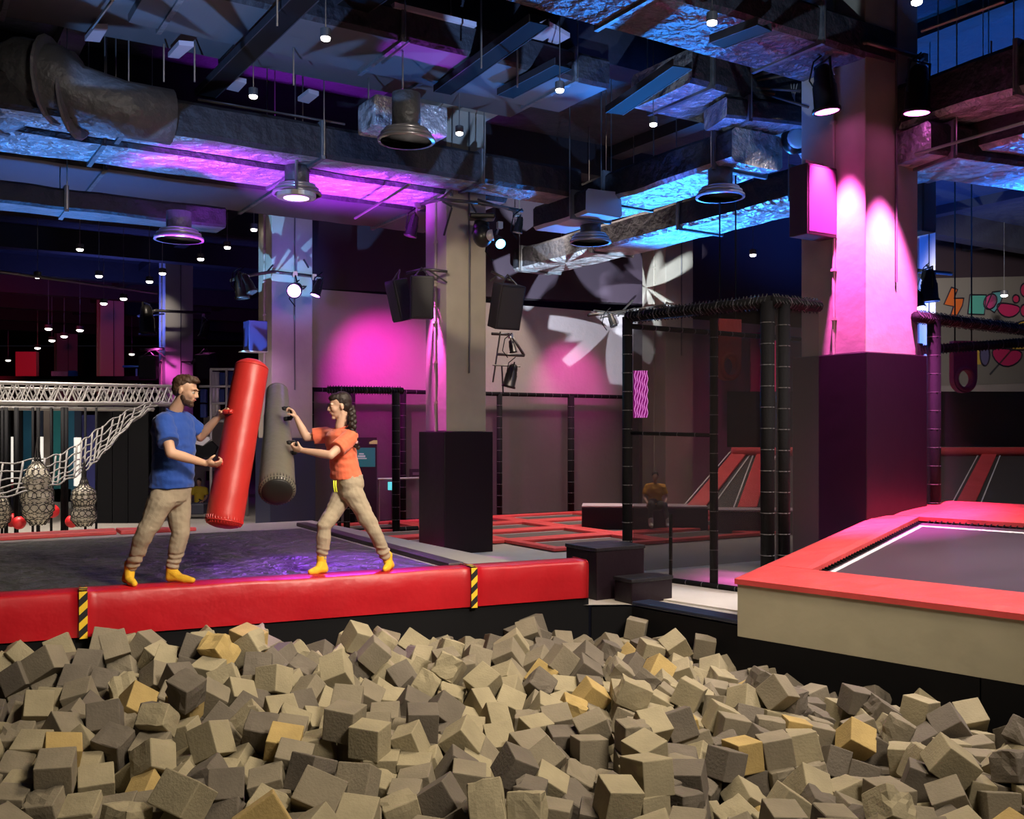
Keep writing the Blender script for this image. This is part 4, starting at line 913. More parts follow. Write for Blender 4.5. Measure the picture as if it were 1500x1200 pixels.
def speaker(c, sx, sy, sz, rz, lb, tilt=0., m_=None, arm=None):
    e = thing('loudspeaker', lb, 'loudspeaker', c); R = Matrix.Rotation(rz, 3, 'Z')@Matrix.Rotation(tilt, 3, 'X'); c = Vector(c)
    MB().box(c, (sx, sy, sz), 0, R, .012).build('cabinet', m_ or mat('speaker_black', (.016, .014, .018), .5), e)
    MB().box(c+R@Vector((0, -sy/2-.006, 0)), (sx*.88, .012, sz*.92), 0, R, .004).build('grille', mat('speaker_grille', (.028, .026, .03), .6, bump=.6, bscale=220), e)
    m = MB(); m.tube([c+R@Vector((-sx*.3, 0, sz/2)), c+R@Vector((0, .1, sz/2+.12)), c+R@Vector((sx*.3, 0, sz/2))], .012, 6); m.build('handle', MT['dark_steel'] if 'dark_steel' in MT else steel, e)
    if arm is not None: MB().tube([c+V3(0, .05, .1), arm], .02, 6).build('mount_arm', blackp, e)
    return e
# nearest big column
zb = 5.45; cR = CR-U*.06-W_*.06; LT = cR+W_*1.74; RT = cR+U*.98
pz = lambda v, z: V3(v.x, v.y, z)
bracket([pz(LT-U*.30, zb), pz(cR, zb-.02), pz(RT, zb)], 'bent steel light bracket clamped around the nearest big column',
        .028, [(pz(LT-U*.30, zb), pz(cR+W_*.95-U*.02, zb+.15)), (pz(LT-U*.30, zb-.03), pz(cR+W_*.92, zb-.28)), (pz(LT-U*.30, zb-.03), pz(cR+W_*1.0, zb-.05)), (pz(LT-U*.2, zb), pz(cR+W_*.8, zb-.5)), (pz(RT, zb), pz(cR+U*.5, zb-.9)), (pz(LT-U*.30, zb-.03), pz(cR+W_*1.3, zb-.2))])
p1 = P(1211, 161, 10.75); par(p1, (.10, .02, -1), 1.22, lampm, 'black spotlight with pink lens on the left face of the nearest big column', P(1204, 84, 11.0))
p2 = P(1343, 163, 10.5); par(p2, (-.03, .06, -1), 1.22, lampm, 'black spotlight with pink lens at the right edge of the nearest big column', pz(RT, zb))
spot('pink_spot', p1+V3(.03, -.02, -.06), CR+V3(-.22, .30, 1.6), 3600, (1, .11, .70), 44, .7, .05)
spot('pink_spot', p2+V3(-.02, -.06, -.06), CR+V3(.30, .14, 1.9), 3800, (1, .14, .72), 44, .7, .05)
spk_m = mat('speaker_pale_side', (.06, .05, .06), .45)
c0 = P(1182, 290, 10.82); c0 = c0+U*.24+W_*.125
R_ = TH
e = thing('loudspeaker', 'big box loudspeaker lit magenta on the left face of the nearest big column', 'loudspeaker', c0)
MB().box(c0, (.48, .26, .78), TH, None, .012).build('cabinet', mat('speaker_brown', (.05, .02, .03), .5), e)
MB().box(c0-W_*.135, (.44, .012, .72), TH, None, .004).build('grille', mat('speaker_lit_grille', (.16, .05, .12), .5), e)  # magenta light on the front is put into the grille colour
MB().box(c0+V3(0, 0, .43), (.3, .05, .06), TH, None, .01).build('mount', steel, e)
e = thing('moving_head_light', 'black moving head light with a white ring left of the nearest big column', 'spotlight', P(1158, 215, 12.2))
m = MB(); m.box(P(1160, 166, 12.2), (.26, .22, .16), .3, None, .03); m.build('base', MT['black_metal'], e)
m = MB(); m.ell(P(1162, 200, 12.2), (.15, .15, .22)); m.build('head', MT['black_metal'], e, smooth=True)
m = MB(); m.lathe([(.10, 0), (.13, .02), (.10, .04)], P(1168, 203, 12.05), 16, Matrix.Rotation(math.pi/2, 3, 'X')); m.build('ring', zinc, e, smooth=True)
m = MB()
for i in range(5): m.tube([P(1148+i*5, 122, 12.1), P(1150+i*4+3*math.sin(i), 140, 12.1), P(1152+i*3, 158, 12.15)], .007, 4)
m.build('cable', zinc, e)
speaker(P(1344, 290, 12.4)+V3(.02, 0, 0), .25, .3, .9, .5, 'black loudspeaker half hidden behind the right edge of the nearest big column', arm=P(1325, 290, 11.5))
# middle column
zc = 4.36; cM = CM-U*.05-W_*.05
bracket([P(617, 299, 13.9), P(645, 292, 13.2), P(700, 297, 13.3), P(765, 309, 13.9)], 'pale steel light bracket around the middle column', .024,
        [(P(645, 292, 13.2), P(662, 278, 13.2)), (P(662, 304, 13.25), P(650, 345, 13.35)), (P(648, 295, 13.25), P(662, 303, 13.25)), (P(700, 292, 13.3), P(760, 312, 13.8)), (P(690, 298, 13.3), P(698, 312, 13.3)), (P(705, 300, 13.3), P(745, 305, 13.5))])
e = thing('moving_head_light', 'black moving head light with cyan beam at the right of the middle column', 'spotlight', P(707, 362, 13.1))
MB().box(P(706, 318, 13.1), (.34, .22, .07), .1, None, .02).build('base', MT['black_metal'], e)
m = MB(); m.tube([P(706, 325, 13.1), P(703, 345, 13.1)], [.10, .12], 12); m.build('yoke', MT['black_metal'], e, smooth=True)
m = MB(); m.ell(P(707, 346, 13.0), (.13, .13, .15)); m.build('head', MT['black_metal'], e, smooth=True)
m = MB(); m.lathe([(.06, -.08), (.075, -.02), (.075, .04), (.055, .04), (.05, .0)], P(718, 345, 12.95), 16, Matrix.Rotation(1.4, 3, 'Y')); m.build('snout', zinc, e, smooth=True)
par(P(733, 357, 13.3), (.25, -.8, -.5), .62, lampb, 'small spotlight glaring cyan right of the middle column', P(732, 330, 13.5))
l = spot('cyan_spot', P(735, 360, 13.1), P(820, 700, 12), 120, (.1, .6, 1), 80, .6, .05)
par(P(758, 340, 13.7), (-.2, 0, -1), .55, mat('dark_lens', (.05, .05, .06), .2), 'small unlit spotlight tangled in cables at the right tip of the middle bracket', P(756, 315, 13.8))
par(P(601, 345, 13.9), (-.25, 0, -1), .75, MT['dark_lens'], 'unlit spotlight hanging left of the middle column', P(612, 300, 13.9))
speaker(P(618, 436, 13.0), .30, .22, .56, .15, 'black loudspeaker on the left of the middle column, facing the camera', .08, arm=P(634, 440, 13.55))
speaker(P(586, 440, 13.4), .24, .22, .56, -.9, 'black loudspeaker seen edge-on at the far left of the middle column', .25, arm=P(632, 445, 13.6))
speaker(P(742, 449, 13.8), .40, .24, .62, .55, 'big black tilted loudspeaker on the right of the middle column', .28, arm=P(706, 440, 13.75))
bracket([P(596, 400, 13.3), P(622, 394, 13.1), P(655, 398, 13.2)], 'dark bracket carrying the loudspeaker pair left of the middle column', .02, [(P(628, 396, 13.15), P(655, 414, 13.25))])
bracket([P(720, 398, 13.9), P(740, 408, 13.8), P(752, 412, 13.8)], 'dark bracket over the big tilted loudspeaker', .018, [(P(718, 412, 13.9), P(730, 402, 13.9))])
spot('pink_spot', CM+W_*.31-U*.22+V3(0, 0, 3.40), CM+W_*.31-U*.06+V3(0, 0, 1.7), 1300, (1, .10, .78), 40, .9, .03)
spot('key_white', P(560, 250, 9.5), P(690, 420, 13.3), 330, (1, .86, .62), 22, .6, .04)
# lit bracket group on the wall right of the middle column
bracket([P(720, 489, 17.2), P(748, 490, 17.3), P(768, 521, 17.4), P(728, 519, 17.2)], 'pale triangular bracket right of the middle column, low', .025, [(P(733, 486, 17.2), P(722, 560, 17.2)), (P(722, 535, 17.1), P(762, 537, 17.3)), (P(735, 535, 17.2), P(737, 576, 17.2))])
par(P(745, 566, 17.2), (-.25, 0, -1), 1.0, MT['dark_lens'], 'spotlight hanging below the pale triangular bracket', P(750, 538, 17.2))
par(P(752, 516, 17.0), (.2, 0, -1), .55, MT['dark_lens'], 'tiny spotlight inside the pale triangular bracket', P(748, 492, 17.1))
# column behind the bags
bracket([P(338, 411, 16.4), P(352, 406, 15.9), P(398, 398, 15.9), P(470, 406, 16.6)], 'dark light bracket around the column behind the bags', .026, [(P(345, 408, 16.2), P(370, 404, 16.2)), (P(388, 402, 15.95), P(400, 388, 16.0)), (P(445, 380, 16.1), P(452, 392, 16.2))])
par(P(355, 436, 15.6), (.1, 0, -1), .95, MT['dark_lens'], 'unlit dark spotlight left of the column behind the bags', P(353, 410, 15.9))
par(P(369, 428, 15.6), (.5, -.1, -1), .8, MT['dark_lens'], 'second unlit spotlight just right of the dark one', P(362, 408, 15.9))
pp = par(P(431, 426, 15.3), (.05, -.9, -.3), .95, lampp, 'spotlight glaring purple-white on the column behind the bags', P(432, 402, 15.9))
par(P(462, 432, 16.0), (-.3, -.2, -1), .7, lampp, 'small purple spotlight at the right tip of the bracket of the column behind the bags', P(460, 406, 16.4))
spot('purple_spot', P(432, 432, 15.0), P(420, 800, 12.5), 45, (.6, .2, 1), 100, .8, .06)
spot('purple_spot', P(434, 420, 14.6), P(430, 440, 16.4), 40, (.6, .15, 1), 120, .8, .06)
e = thing('round_lamp', 'round lamp glaring purple-white just under the diffuser over the column behind the bags', 'lamp', G(432, 292, 4.02))
MB().lathe([(.001, -.02), (.20, 0), (.21, .03), (.001, .03)], G(434, 290, 4.04), 20).build('glow', lampp, e); MB().tube([G(434, 290, 4.04), G(434, 290, 4.04)+V3(0, 0, .5)], .02, 6).build('stem', steel, e); MB().lathe([(.215, -.005), (.235, .0), (.235, .05), (.215, .05)], G(434, 290, 4.04), 20).build('rim', zinc, e)
e = thing('loudspeaker', 'dark navy box loudspeaker left of the column behind the bags, above the red bag', 'loudspeaker', P(372, 515, 15.7))
MB().box(P(374, 493, 15.7), (.30, .30, .48), TH, None, .012).build('cabinet', mat('speaker_navy', (.010, .010, .055), .5), e); MB().box(P(371, 515.5, 15.7), (.38, .30, .015), TH).build('shelf', zinc, e)
spot('purple_spot', P(378, 522, 15.2), P(374, 560, 15.9), 30, (.8, .4, 1), 90, .8, .03)
# far column with speakers
bracket([P(203, 463, 27.2), P(228, 455, 26.6), P(308, 459, 27.4)], 'light bracket across the far column above the man', .04, [(P(210, 463, 27), P(240, 460, 26.8)), (P(298, 458, 27.3), P(294, 490, 27.3))])
par(P(216, 488, 26.6), (.05, 0, -1), 1.9, MT['dark_lens'], 'dark spotlight left of the far column above the man', P(213, 463, 27))
par(P(297, 494, 26.8), (-.3, 0, -1), 1.1, lampm, 'small pink spotlight right of the far column above the man', P(298, 462, 27.3))
bracket([P(205, 513, 26.6), P(240, 511, 26.5)], 'reddish bracket carrying the left far loudspeaker', .04, [(P(228, 512, 26.5), P(241, 523, 26.8))])
speaker(P(218, 538, 26.2), .44, .35, .62, .1, 'far black loudspeaker on the left of the far column, above the truss', .1, arm=P(236, 530, 27.7))
speaker(P(303, 536, 26.4), .46, .35, .66, -.3, 'far black loudspeaker on the right of the far column, right of the man', .25, arm=P(262, 530, 27.9))
bracket([P(280, 533, 26.2), P(300, 512, 26.4)], 'white diagonal strut beside the right far loudspeaker', .035)
spot('pink_spot', P(226, 508, 26.0), P(234, 560, 27.9), 240, (1, .1, .7), 60, .8, .05)
spot('white_spot', P(205, 400, 25.0), P(236, 470, 27.8), 160, (1, .85, .7), 30, .8, .05)
# splat column bracket and the lamps before the narrow column
bracket([P(862, 462, 18.2), P(925, 455, 19.4), P(975, 447, 19.6), P(1020, 452, 20)], 'cluttered light bracket in front of the splat column, over the cage corner', .03, [(P(870, 455, 18.4), P(915, 461, 19)), (P(905, 463, 19), P(927, 440, 19.5)), (P(880, 466, 18.4), P(930, 452, 19.3)), (P(970, 462, 19.6), P(974, 444, 19.6))])
par(P(899, 477, 18.4), (.3, -.2, -1), .6, MT['dark_lens'], 'small spotlight under the cluttered bracket', P(893, 462, 18.6))
bracket([P(1340, 396, 19.5), P(1394, 401, 19.9)], 'pale bracket right of the nearest big column with blue lit lamps', .04, [(P(1357, 388, 19.5), P(1370, 402, 19.6))])
par(P(1362, 440, 19.2), (.05, 0, -1), 1.5, MT['dark_lens'], 'pale tube spotlight hanging right of the nearest big column', P(1361, 402, 19.6))
par(P(1348, 450, 19.2), (.1, -.3, -1), .9, lampw, 'small bright spotlight peeking out right of the nearest big column', P(1349, 404, 19.5))
# ------------------------------------------------------------------ people and the two bags
skin = mat('skin', (.56, .33, .22), .5, var=.06, vscale=6); skin.node_tree.nodes['Principled BSDF'].inputs['Subsurface Weight'].default_value = .05
def fused(m, voxel, it, name, mt, parent, disp=None):
    me = m.mesh('tmp', mt); o = bpy.data.objects.new('tmp', me); C.objects.link(o)
    md = o.modifiers.new('r', 'REMESH'); md.mode = 'VOXEL'; md.voxel_size = voxel; md.use_smooth_shade = True
    sm = o.modifiers.new('s', 'SMOOTH'); sm.iterations = it; sm.factor = .5
    dg = bpy.context.evaluated_depsgraph_get(); ev = o.evaluated_get(dg); nm = bpy.data.meshes.new_from_object(ev)
    bpy.data.objects.remove(o); bpy.data.meshes.remove(me); nm.name = name
    off = Vector(parent['_w'])
    if disp:
        ns = [v.normal.copy() for v in nm.vertices]
        for v, n_ in zip(nm.vertices, ns): v.co = v.co+n_*disp(v.co)
    for v in nm.vertices: v.co = v.co-off
    nm.polygons.foreach_set('use_smooth', [True]*len(nm.polygons))
    if not nm.materials: nm.materials.append(mt)
    o = bpy.data.objects.new(name, nm); C.objects.link(o); o.parent = parent; o['_w'] = tuple(off); return o
def limb(m, pts, rs, n=14):
    pts = [Vector(p) for p in pts]
    for i, (a, b) in enumerate(zip(pts, pts[1:])):
        k = 5; q = [a.lerp(b, j/k) for j in range(k+1)]; r0, r1 = rs[i], rs[i+1]
        m.tube(q, [r0+(r1-r0)*j/k for j in range(k+1)], n)
    for p, r in zip(pts, rs): m.ell(p, (r, r, r), nu=n, nv=8)
def loft(m, rings, Lv, Fv, n=24):
    vs = []
    for c, hw, hd in rings:
        for k_ in range(n):
            a = 2*math.pi*k_/n; ca, sa = math.cos(a), math.sin(a); p_ = 2.4
            ca = math.copysign(abs(ca)**(2/p_), ca); sa = math.copysign(abs(sa)**(2/p_), sa)
            vs.append(Vector(c)+Lv*hw*ca+Fv*hd*sa)
    N = len(rings); fs = [[i*n+k_, i*n+(k_+1) % n, (i+1)*n+(k_+1) % n, (i+1)*n+k_] for i in range(N-1) for k_ in range(n)]
    fs += [list(range(n))[::-1], [(N-1)*n+k_ for k_ in range(n)]]; m.add(vs, fs)
def hand(m, w0, d, pn, s=1., side=1):
    d = Vector(d).normalized(); pn = Vector(pn); pn = (pn-d*pn.dot(d)).normalized(); sd = d.cross(pn)*side
    w0 = Vector(w0); M = Matrix((d, sd, pn)).transposed()
    m.ell(w0+d*.048*s, (.052*s, .040*s, .017*s), M); m.ell(w0+d*.03*s+sd*-.022*s+pn*.008*s, (.034*s, .018*s, .018*s), M)
    def rot(a): return d*math.cos(a)+pn*math.sin(a)
    for i, L in enumerate((.9, 1.0, .94, .76)):
        p = w0+d*(.088-.004*abs(i-1))*s+sd*(i-1.5)*.0205*s; rr = [.0098*s, .0092*s, .0086*s, .0076*s]; P_ = [p]
        for a, l in ((.55, .040), (1.65, .026), (2.6, .022)): P_.append(P_[-1]+rot(a)*l*L*s)
        limb(m, P_, rr, 10)
    p = w0+d*.022*s-sd*.032*s+pn*.006*s; q = p+(d*.6-sd*.55+pn*.55).normalized()*.042*s; r_ = q+(d*.55+sd*.25+pn*.8).normalized()*.032*s
    limb(m, [p, q, r_], [.014*s, .0115*s, .0095*s], 10)
def headparts(m, H, M, s=1., fem=False):
    e = lambda c, r: m.ell(H+M@(Vector(c)*s), tuple(x*s for x in r), M, 20, 14)
    e((-.018, 0, .034), (.094, .074, .083)); e((.022, 0, -.012), (.064, .060, .085)); e((.026, 0, -.066), (.052, .047, .044))
    e((.066, 0, -.098), (.020, .022, .018)); e((.050, .030, -.018), (.034, .028, .034)); e((.050, -.030, -.018), (.034, .028, .034))
    t = lambda a, b, ra, rb: limb(m, [H+M@(Vector(a)*s), H+M@(Vector(b)*s)], [ra*s, rb*s], 12)
    t((.084, 0, .020), (.104, 0, -.020), .007, .011); t((.094, .010, -.026), (.094, -.010, -.026), .009, .009); t((.072, .036, .026), (.072, -.036, .026), .013, .013)
    t((.080, .018, -.046), (.080, -.018, -.046), .0085, .0085); t((.077, .014, -.060), (.077, -.014, -.060), .010, .010)
    for y in (-1, 1): e((-.012, y*.077, -.008), (.018, .009, .029))
def face(H, M, s, e, brow, irisc, lipc, closed=None):
    w3 = lambda c: H+M@(Vector(c)*s)
    for y in (-1, 1):
        if closed:
            m = MB(); m.ell(w3((.0715, y*.031, .005)), (.0115*s,)*3, None, 12, 8); m.build('eyelid', closed, e, smooth=True)
            m = MB(); m.tube([w3((.0855, y*.020, .001)), w3((.0880, y*.031, -.002)), w3((.0805, y*.044, .002))], .0026*s, 6); m.build('eyelash', brow, e, smooth=True)
            m = MB(); m.tube([w3((.0935, y*.014, .026)), w3((.0905, y*.030, .032)), w3((.078, y*.046, .026))], [.004*s, .0045*s, .0025*s], 6); m.build('eyebrow', brow, e, smooth=True)
            continue
        m = MB(); m.ell(w3((.0765, y*.031, .006)), (.0115*s,)*3, None, 12, 8); m.build('eye', mat('eye_white', (.7, .68, .64), .3), e, smooth=True)
        m = MB(); m.ell(w3((.0848, y*.033, .005)), (.0056*s,)*3, None, 10, 6); m.build('iris', mat('iris', irisc, .3), e, smooth=True)
        m = MB(); m.tube([w3((.0935, y*.014, .026)), w3((.0905, y*.030, .032)), w3((.078, y*.046, .026))], [.0045*s, .005*s, .003*s], 6); m.build('eyebrow', brow, e, smooth=True)
        m = MB(); m.tube([w3((.0835, y*.018, .013)), w3((.0885, y*.030, .0155)), w3((.081, y*.042, .011))], .003*s, 6); m.build('eyelid', skin, e, smooth=True)
    m = MB(); m.tube([w3((.083, .020, -.052)), w3((.0915, .007, -.050)), w3((.0915, -.007, -.050)), w3((.083, -.020, -.052))], [.003*s, .006*s, .006*s, .003*s], 8); m.build('lips', mat('lips', lipc, .45), e, smooth=True)
def hmat(f, pitch, roll=0):
    x = Vector((f[0], f[1], 0)).normalized(); x = Vector((x.x*math.cos(pitch), x.y*math.cos(pitch), -math.sin(pitch))); y = Vector((0, 0, 1)).cross(x).normalized(); z = x.cross(y); return Matrix((x, y, z)).transposed()
def wr_(amp, sx=9, sz=22):
    def f(p): return amp*(noise.noise(Vector((p.x*sx, p.y*sx, p.z*sz)))+.3*noise.noise(Vector((p.x*26+p.z*14, p.y*26, p.z*30))))
    return f
def sock(m, ank, heel, toe, ball, s=1.):
    m_ = m
    limb(m_, [ank+Vector((0, 0, .05)), ank, heel], [.043*s, .042*s, .036*s]); limb(m_, [heel, heel.lerp(ball, .5)+Vector((0, 0, .008)), ball, toe], [.037*s, .035*s, .036*s, .024*s])
    limb(m_, [ank, heel.lerp(ball, .55)+Vector((0, 0, .015))], [.042*s, .036*s])

def person(lb, S):
    base = S['base']; e = thing('person', lb, 'person', base); f = Vector((*S['face'], 0)).normalized(); l = Vector((0, 0, 1)).cross(f); s = S.get('s', 1.); vox = S.get('vox', .006)
    hip = S['hip']; H = S['head']; M = hmat(S.get('hf', S['face']), S.get('pitch', .2)); hs = S.get('hs', 1.)
    neck = H+M@Vector((-.02, 0, -.085))*hs; nb = S['neckb']
    b = MB(); headparts(b, H, M, hs)
    limb(b, [H+M@Vector((-.018, 0, -.045))*hs, neck, nb], [.052*hs, .048*hs, .055*hs])
    T = S['torso']   # rings of the shirt, hem to neck: (centre, hw, hd)
    loft(b, [(c, hw-.022, hd-.022) for c, hw, hd in T[:-1]], l, f)
    limb(b, [T[0][0], hip], [.12*s, .12*s])
    for side in ('R', 'L'):
        A = S['arm'+side]; limb(b, [A[0], A[1], A[1].lerp(A[2], .35), A[2]], [.050*s, .041*s, .041*s, .026*s]); limb(b, [T[-2][0], A[0]], [.06*s, .052*s])
        hand(b, A[2], A[3], A[4], .98*s, A[5])
        Lg = S['leg'+side]; limb(b, [Lg[0], Lg[1], Lg[2]], [.075*s, .050*s, .034*s])
        limb(b, [Lg[2], Lg[3].lerp(Lg[4], .3)], [.032*s, .022*s])
    fused(b, vox, 3, 'body', S.get('skin', skin), e)
    # shirt
    m = MB(); loft(m, T, l, f)
    for side in ('R', 'L'):
        A = S['arm'+side]; sl = A[0].lerp(A[1], S.get('slv', .72)); limb(m, [T[-2][0], A[0]], [.075*s, .075*s]); m.tube([A[0], A[0].lerp(sl, .5), sl], [.080*s, .080*s, S.get('slr', .078)*s], 16)
        m.ell(A[0], (.080*s,)*3)
    sh_ = fused(m, vox*1.25, 2, 'shirt', S['shirt'], e, wr_(S.get('wr', .010)))
    cm = MB(); cr_ = [nb+V3(0, 0, -.012)+l*.066*s*math.cos(a)+f*(.070*s*math.sin(a)+.004)+V3(0, 0, -.022*math.sin(a)) for a in [i*math.pi/10 for i in range(21)]]
    cm.tube(cr_, .009, 6, cap=False); cm.build('collar', S['shirt'], e, smooth=True)
    # trousers
    m = MB(); limb(m, [hip+V3(0, 0, .06), hip-V3(0, 0, .03)], [.125*s, .125*s]); loft(m, [(hip-V3(0, 0, .10), .15*s, .11*s), (hip, .168*s, .128*s), (hip+V3(0, 0, .10), .150*s, .12*s)], l, f)
    for side in ('R', 'L'):
        Lg = S['leg'+side]; c_ = Lg[1].lerp(Lg[2], .86); limb(m, [Lg[0], Lg[0].lerp(Lg[1], .5), Lg[1], Lg[1].lerp(Lg[2], .45), c_], [.104*s, .092*s, .073*s, .066*s, .047*s])
        m.ell(Lg[1].lerp(Lg[2], .78), (.056*s, .056*s, .03*s))
    fused(m, vox*1.25, 2, 'trousers', S['trou'], e, lambda p: wr_(.012, 6, 12)(p)+(.005*math.sin(p.z*90+9*noise.noise(p*5)) if p.z-base.z < .24*s else 0))
    for side in ('R', 'L'):
        Lg = S['leg'+side]; m = MB(); sock(m, Lg[2], Lg[3], Lg[4], Lg[3].lerp(Lg[4], .68)); fused(m, vox, 2, 'sock', S['sock'], e)
    return e, H, M, hs, l, f
sockm = mat('yellow_sock', (.78, .45, .02), .8, bump=.3, bscale=120)
# ---- man
f1 = (.94, -.34); near = V3(-.34, -.94); hipc = P(251, 716, 7.92)
man = dict(base=V3(P(225, 700, 7.92).x, 7.92, 0), face=f1, hf=(1, -.10), pitch=.26, head=P(272.5, 573, 7.90), hs=1.0, neckb=P(257, 601, 7.92), sh=None, hip=hipc,
    torso=[(P(251, 715, 7.92), .185, .150), (P(252, 700, 7.92), .182, .148), (P(254, 680, 7.92), .178, .136), (P(255, 655, 7.92), .185, .140), (P(254, 632, 7.92), .195, .140), (P(254, 614, 7.92), .185, .112), (P(256, 604, 7.92), .10, .08)],
    armR=[P(240, 619, 7.77), P(250, 664, 7.62), P(301, 679, 7.80), (1, .15, -.12), (-.05, .55, .85), -1], armL=[P(271, 617, 8.08), P(293, 640, 8.20), P(320, 611, 8.12), (.85, -.05, .50), (.5, -.8, -.3), 1],
    legR=[hipc+near*.09-V3(0, 0, .06), P(214, 778, 7.82), P(190, 836, 7.93), V3(P(185, 850, 7.97).x, 7.97, .037), V3(P(197, 860, 7.80).x, 7.80, .024)],
    legL=[hipc-near*.085-V3(0, 0, .06), P(264, 783, 8.02), P(251, 836, 8.06), V3(P(249, 850, 8.06).x, 8.06, .037), V3(P(283, 850, 8.02).x, 8.00, .024)],
    shirt=mat('royal_blue_cotton', (.010, .060, .33), .85, bump=.2, bscale=130, sheen=.2), trou=mat('khaki_jersey', (.38, .31, .22), .9, bump=.2, bscale=130), sock=sockm, s=1.0, slv=.68, slr=.088, vox=.0065)
e, H, M, hs, l, f = person('man in a blue t-shirt, beige joggers and yellow socks, holding the red bag', man)
hb = mat('brown_hair', (.060, .028, .015), .6, bump=.3, bscale=60, aniso=(1, 1, .4))
m = MB(); q3 = lambda c, r: m.ell(H+M@Vector(c), r, M, 20, 14)
q3((-.036, 0, .050), (.088, .078, .078)); q3((-.050, 0, .010), (.066, .076, .075)); q3((.020, 0, .100), (.062, .056, .032)); q3((.056, .0, .098), (.034, .048, .022)); q3((-.01, 0, .085), (.075, .070, .045))
for i in range(26):
    a = i*2.4; q3((.01+.07*math.cos(a)*.6, .045*math.sin(a), .108+.008*math.sin(i*1.7)), (.022, .011, .017))
fused(m, .006, 1, 'hair', hb, e, wr_(.004, 60, 60))
m = MB(); q3((.030, 0, -.074), (.054, .0495, .042)); q3((.066, 0, -.098), (.025, .027, .022)); q3((.010, 0, -.050), (.040, .0625, .040)); q3((.082, 0, -.034), (.011, .022, .006))
fused(m, .005, 1, 'beard', hb, e, wr_(.0025, 70, 70))
face(H, M, hs, e, hb, (.05, .03, .02), (.38, .13, .10))
# ---- woman
f2 = (-.80, -.60); nl = Vector((.60, -.80, 0)); hw_ = P(511, 712, 8.66)
wom = dict(base=V3(P(515, 700, 8.66).x, 8.66, 0), face=f2, hf=(-.93, -.37), pitch=.16, head=P(496.5, 595, 8.64), hs=.96, neckb=P(499, 625, 8.66), hip=hw_,
    torso=[(P(507, 702, 8.66), .155, .125), (P(506, 692, 8.66), .150, .120), (P(503, 672, 8.66), .140, .108), (P(499, 652, 8.66), .150, .118), (P(497, 638, 8.66), .150, .105), (P(498, 629, 8.66), .085, .07)],
    armL=[P(513, 641, 8.54), P(484, 667, 8.36), P(443, 660, 8.44), (-1, .15, .18), (.1, .6, .6), 1], armR=[P(477, 637, 8.84), P(449, 641, 8.82), P(434, 612, 8.80), (-.45, 0, .9), (-.8, -.1, -.5), -1],
    legR=[hw_-nl*.07-V3(0, 0, .05), P(475, 772, 8.55), P(471, 824, 8.58), V3(P(475, 838, 8.58).x, 8.58, .034), V3(P(456, 840, 8.52).x, 8.48, .022)],
    legL=[hw_+nl*.07-V3(0, 0, .05), P(546, 775, 8.64), P(568, 822, 8.80), V3(P(572, 833, 8.84).x, 8.84, .034), V3(P(564, 836, 8.66).x, 8.66, .022)],
    shirt=mat('coral_cotton', (.80, .16, .075), .85, bump=.2, bscale=130, sheen=.2), trou=MT['khaki_jersey'], sock=sockm, s=.90, slv=.66, slr=.082, vox=.006, wr=.009, skin=mat('skin_light', (.60, .38, .27), .5))
e, H, M, hs, l, f = person('woman in a coral t-shirt, beige joggers and yellow socks, holding the grey bag', wom)
hd = mat('dark_brown_hair', (.018, .009, .007), .55, bump=.3, bscale=50)
m = MB(); q3 = lambda c, r: m.ell(H+M@(Vector(c)*hs), r, M, 20, 14)
q3((-.036, 0, .046), (.088, .080, .082)); q3((-.052, 0, .004), (.064, .074, .072)); q3((.010, 0, .078), (.070, .062, .044)); q3((-.085, 0, -.030), (.040, .045, .050))
fused(m, .006, 1, 'hair', hd, e, wr_(.003, 50, 50))
br = [H+M@Vector((-.098, .0, -.035)), P(516, 606, 8.60), P(517, 616, 8.56), P(517, 626, 8.52), P(518, 638, 8.52), P(521, 648, 8.54), P(523, 656, 8.56)]
m = MB()
for i in range(17):
    t = i/16*(len(br)-1); j = min(len(br)-2, int(t)); p = br[j].lerp(br[j+1], t-j); r = .030-.012*i/16; m.ell(p+V3((-1)**i*.010, 0, 0), (r, r*.85, r*1.1), Matrix.Rotation((-1)**i*.5, 3, 'Y'))
m.build('braid', hd, e, smooth=True)
m = MB(); m.lathe([(.018, -.012), (.022, 0), (.018, .012)], br[-2], 12); m.build('hair_tie', mat('pink_tie', (.75, .35, .35), .6), e)
face(H, M, hs, e, hd, (.03, .018, .012), (.45, .14, .12), closed=MT['skin_light'])
ys = mat('neon_cord', (.75, .80, .05), .6)
for dx in (0, 3): m = MB(); a = P(489+dx, 704, 8.50); m.tube([a, a-V3(0, .005, .05), a-V3(-.01, .01, .10)], .007, 6); m.build('drawstring', ys, e, smooth=True)

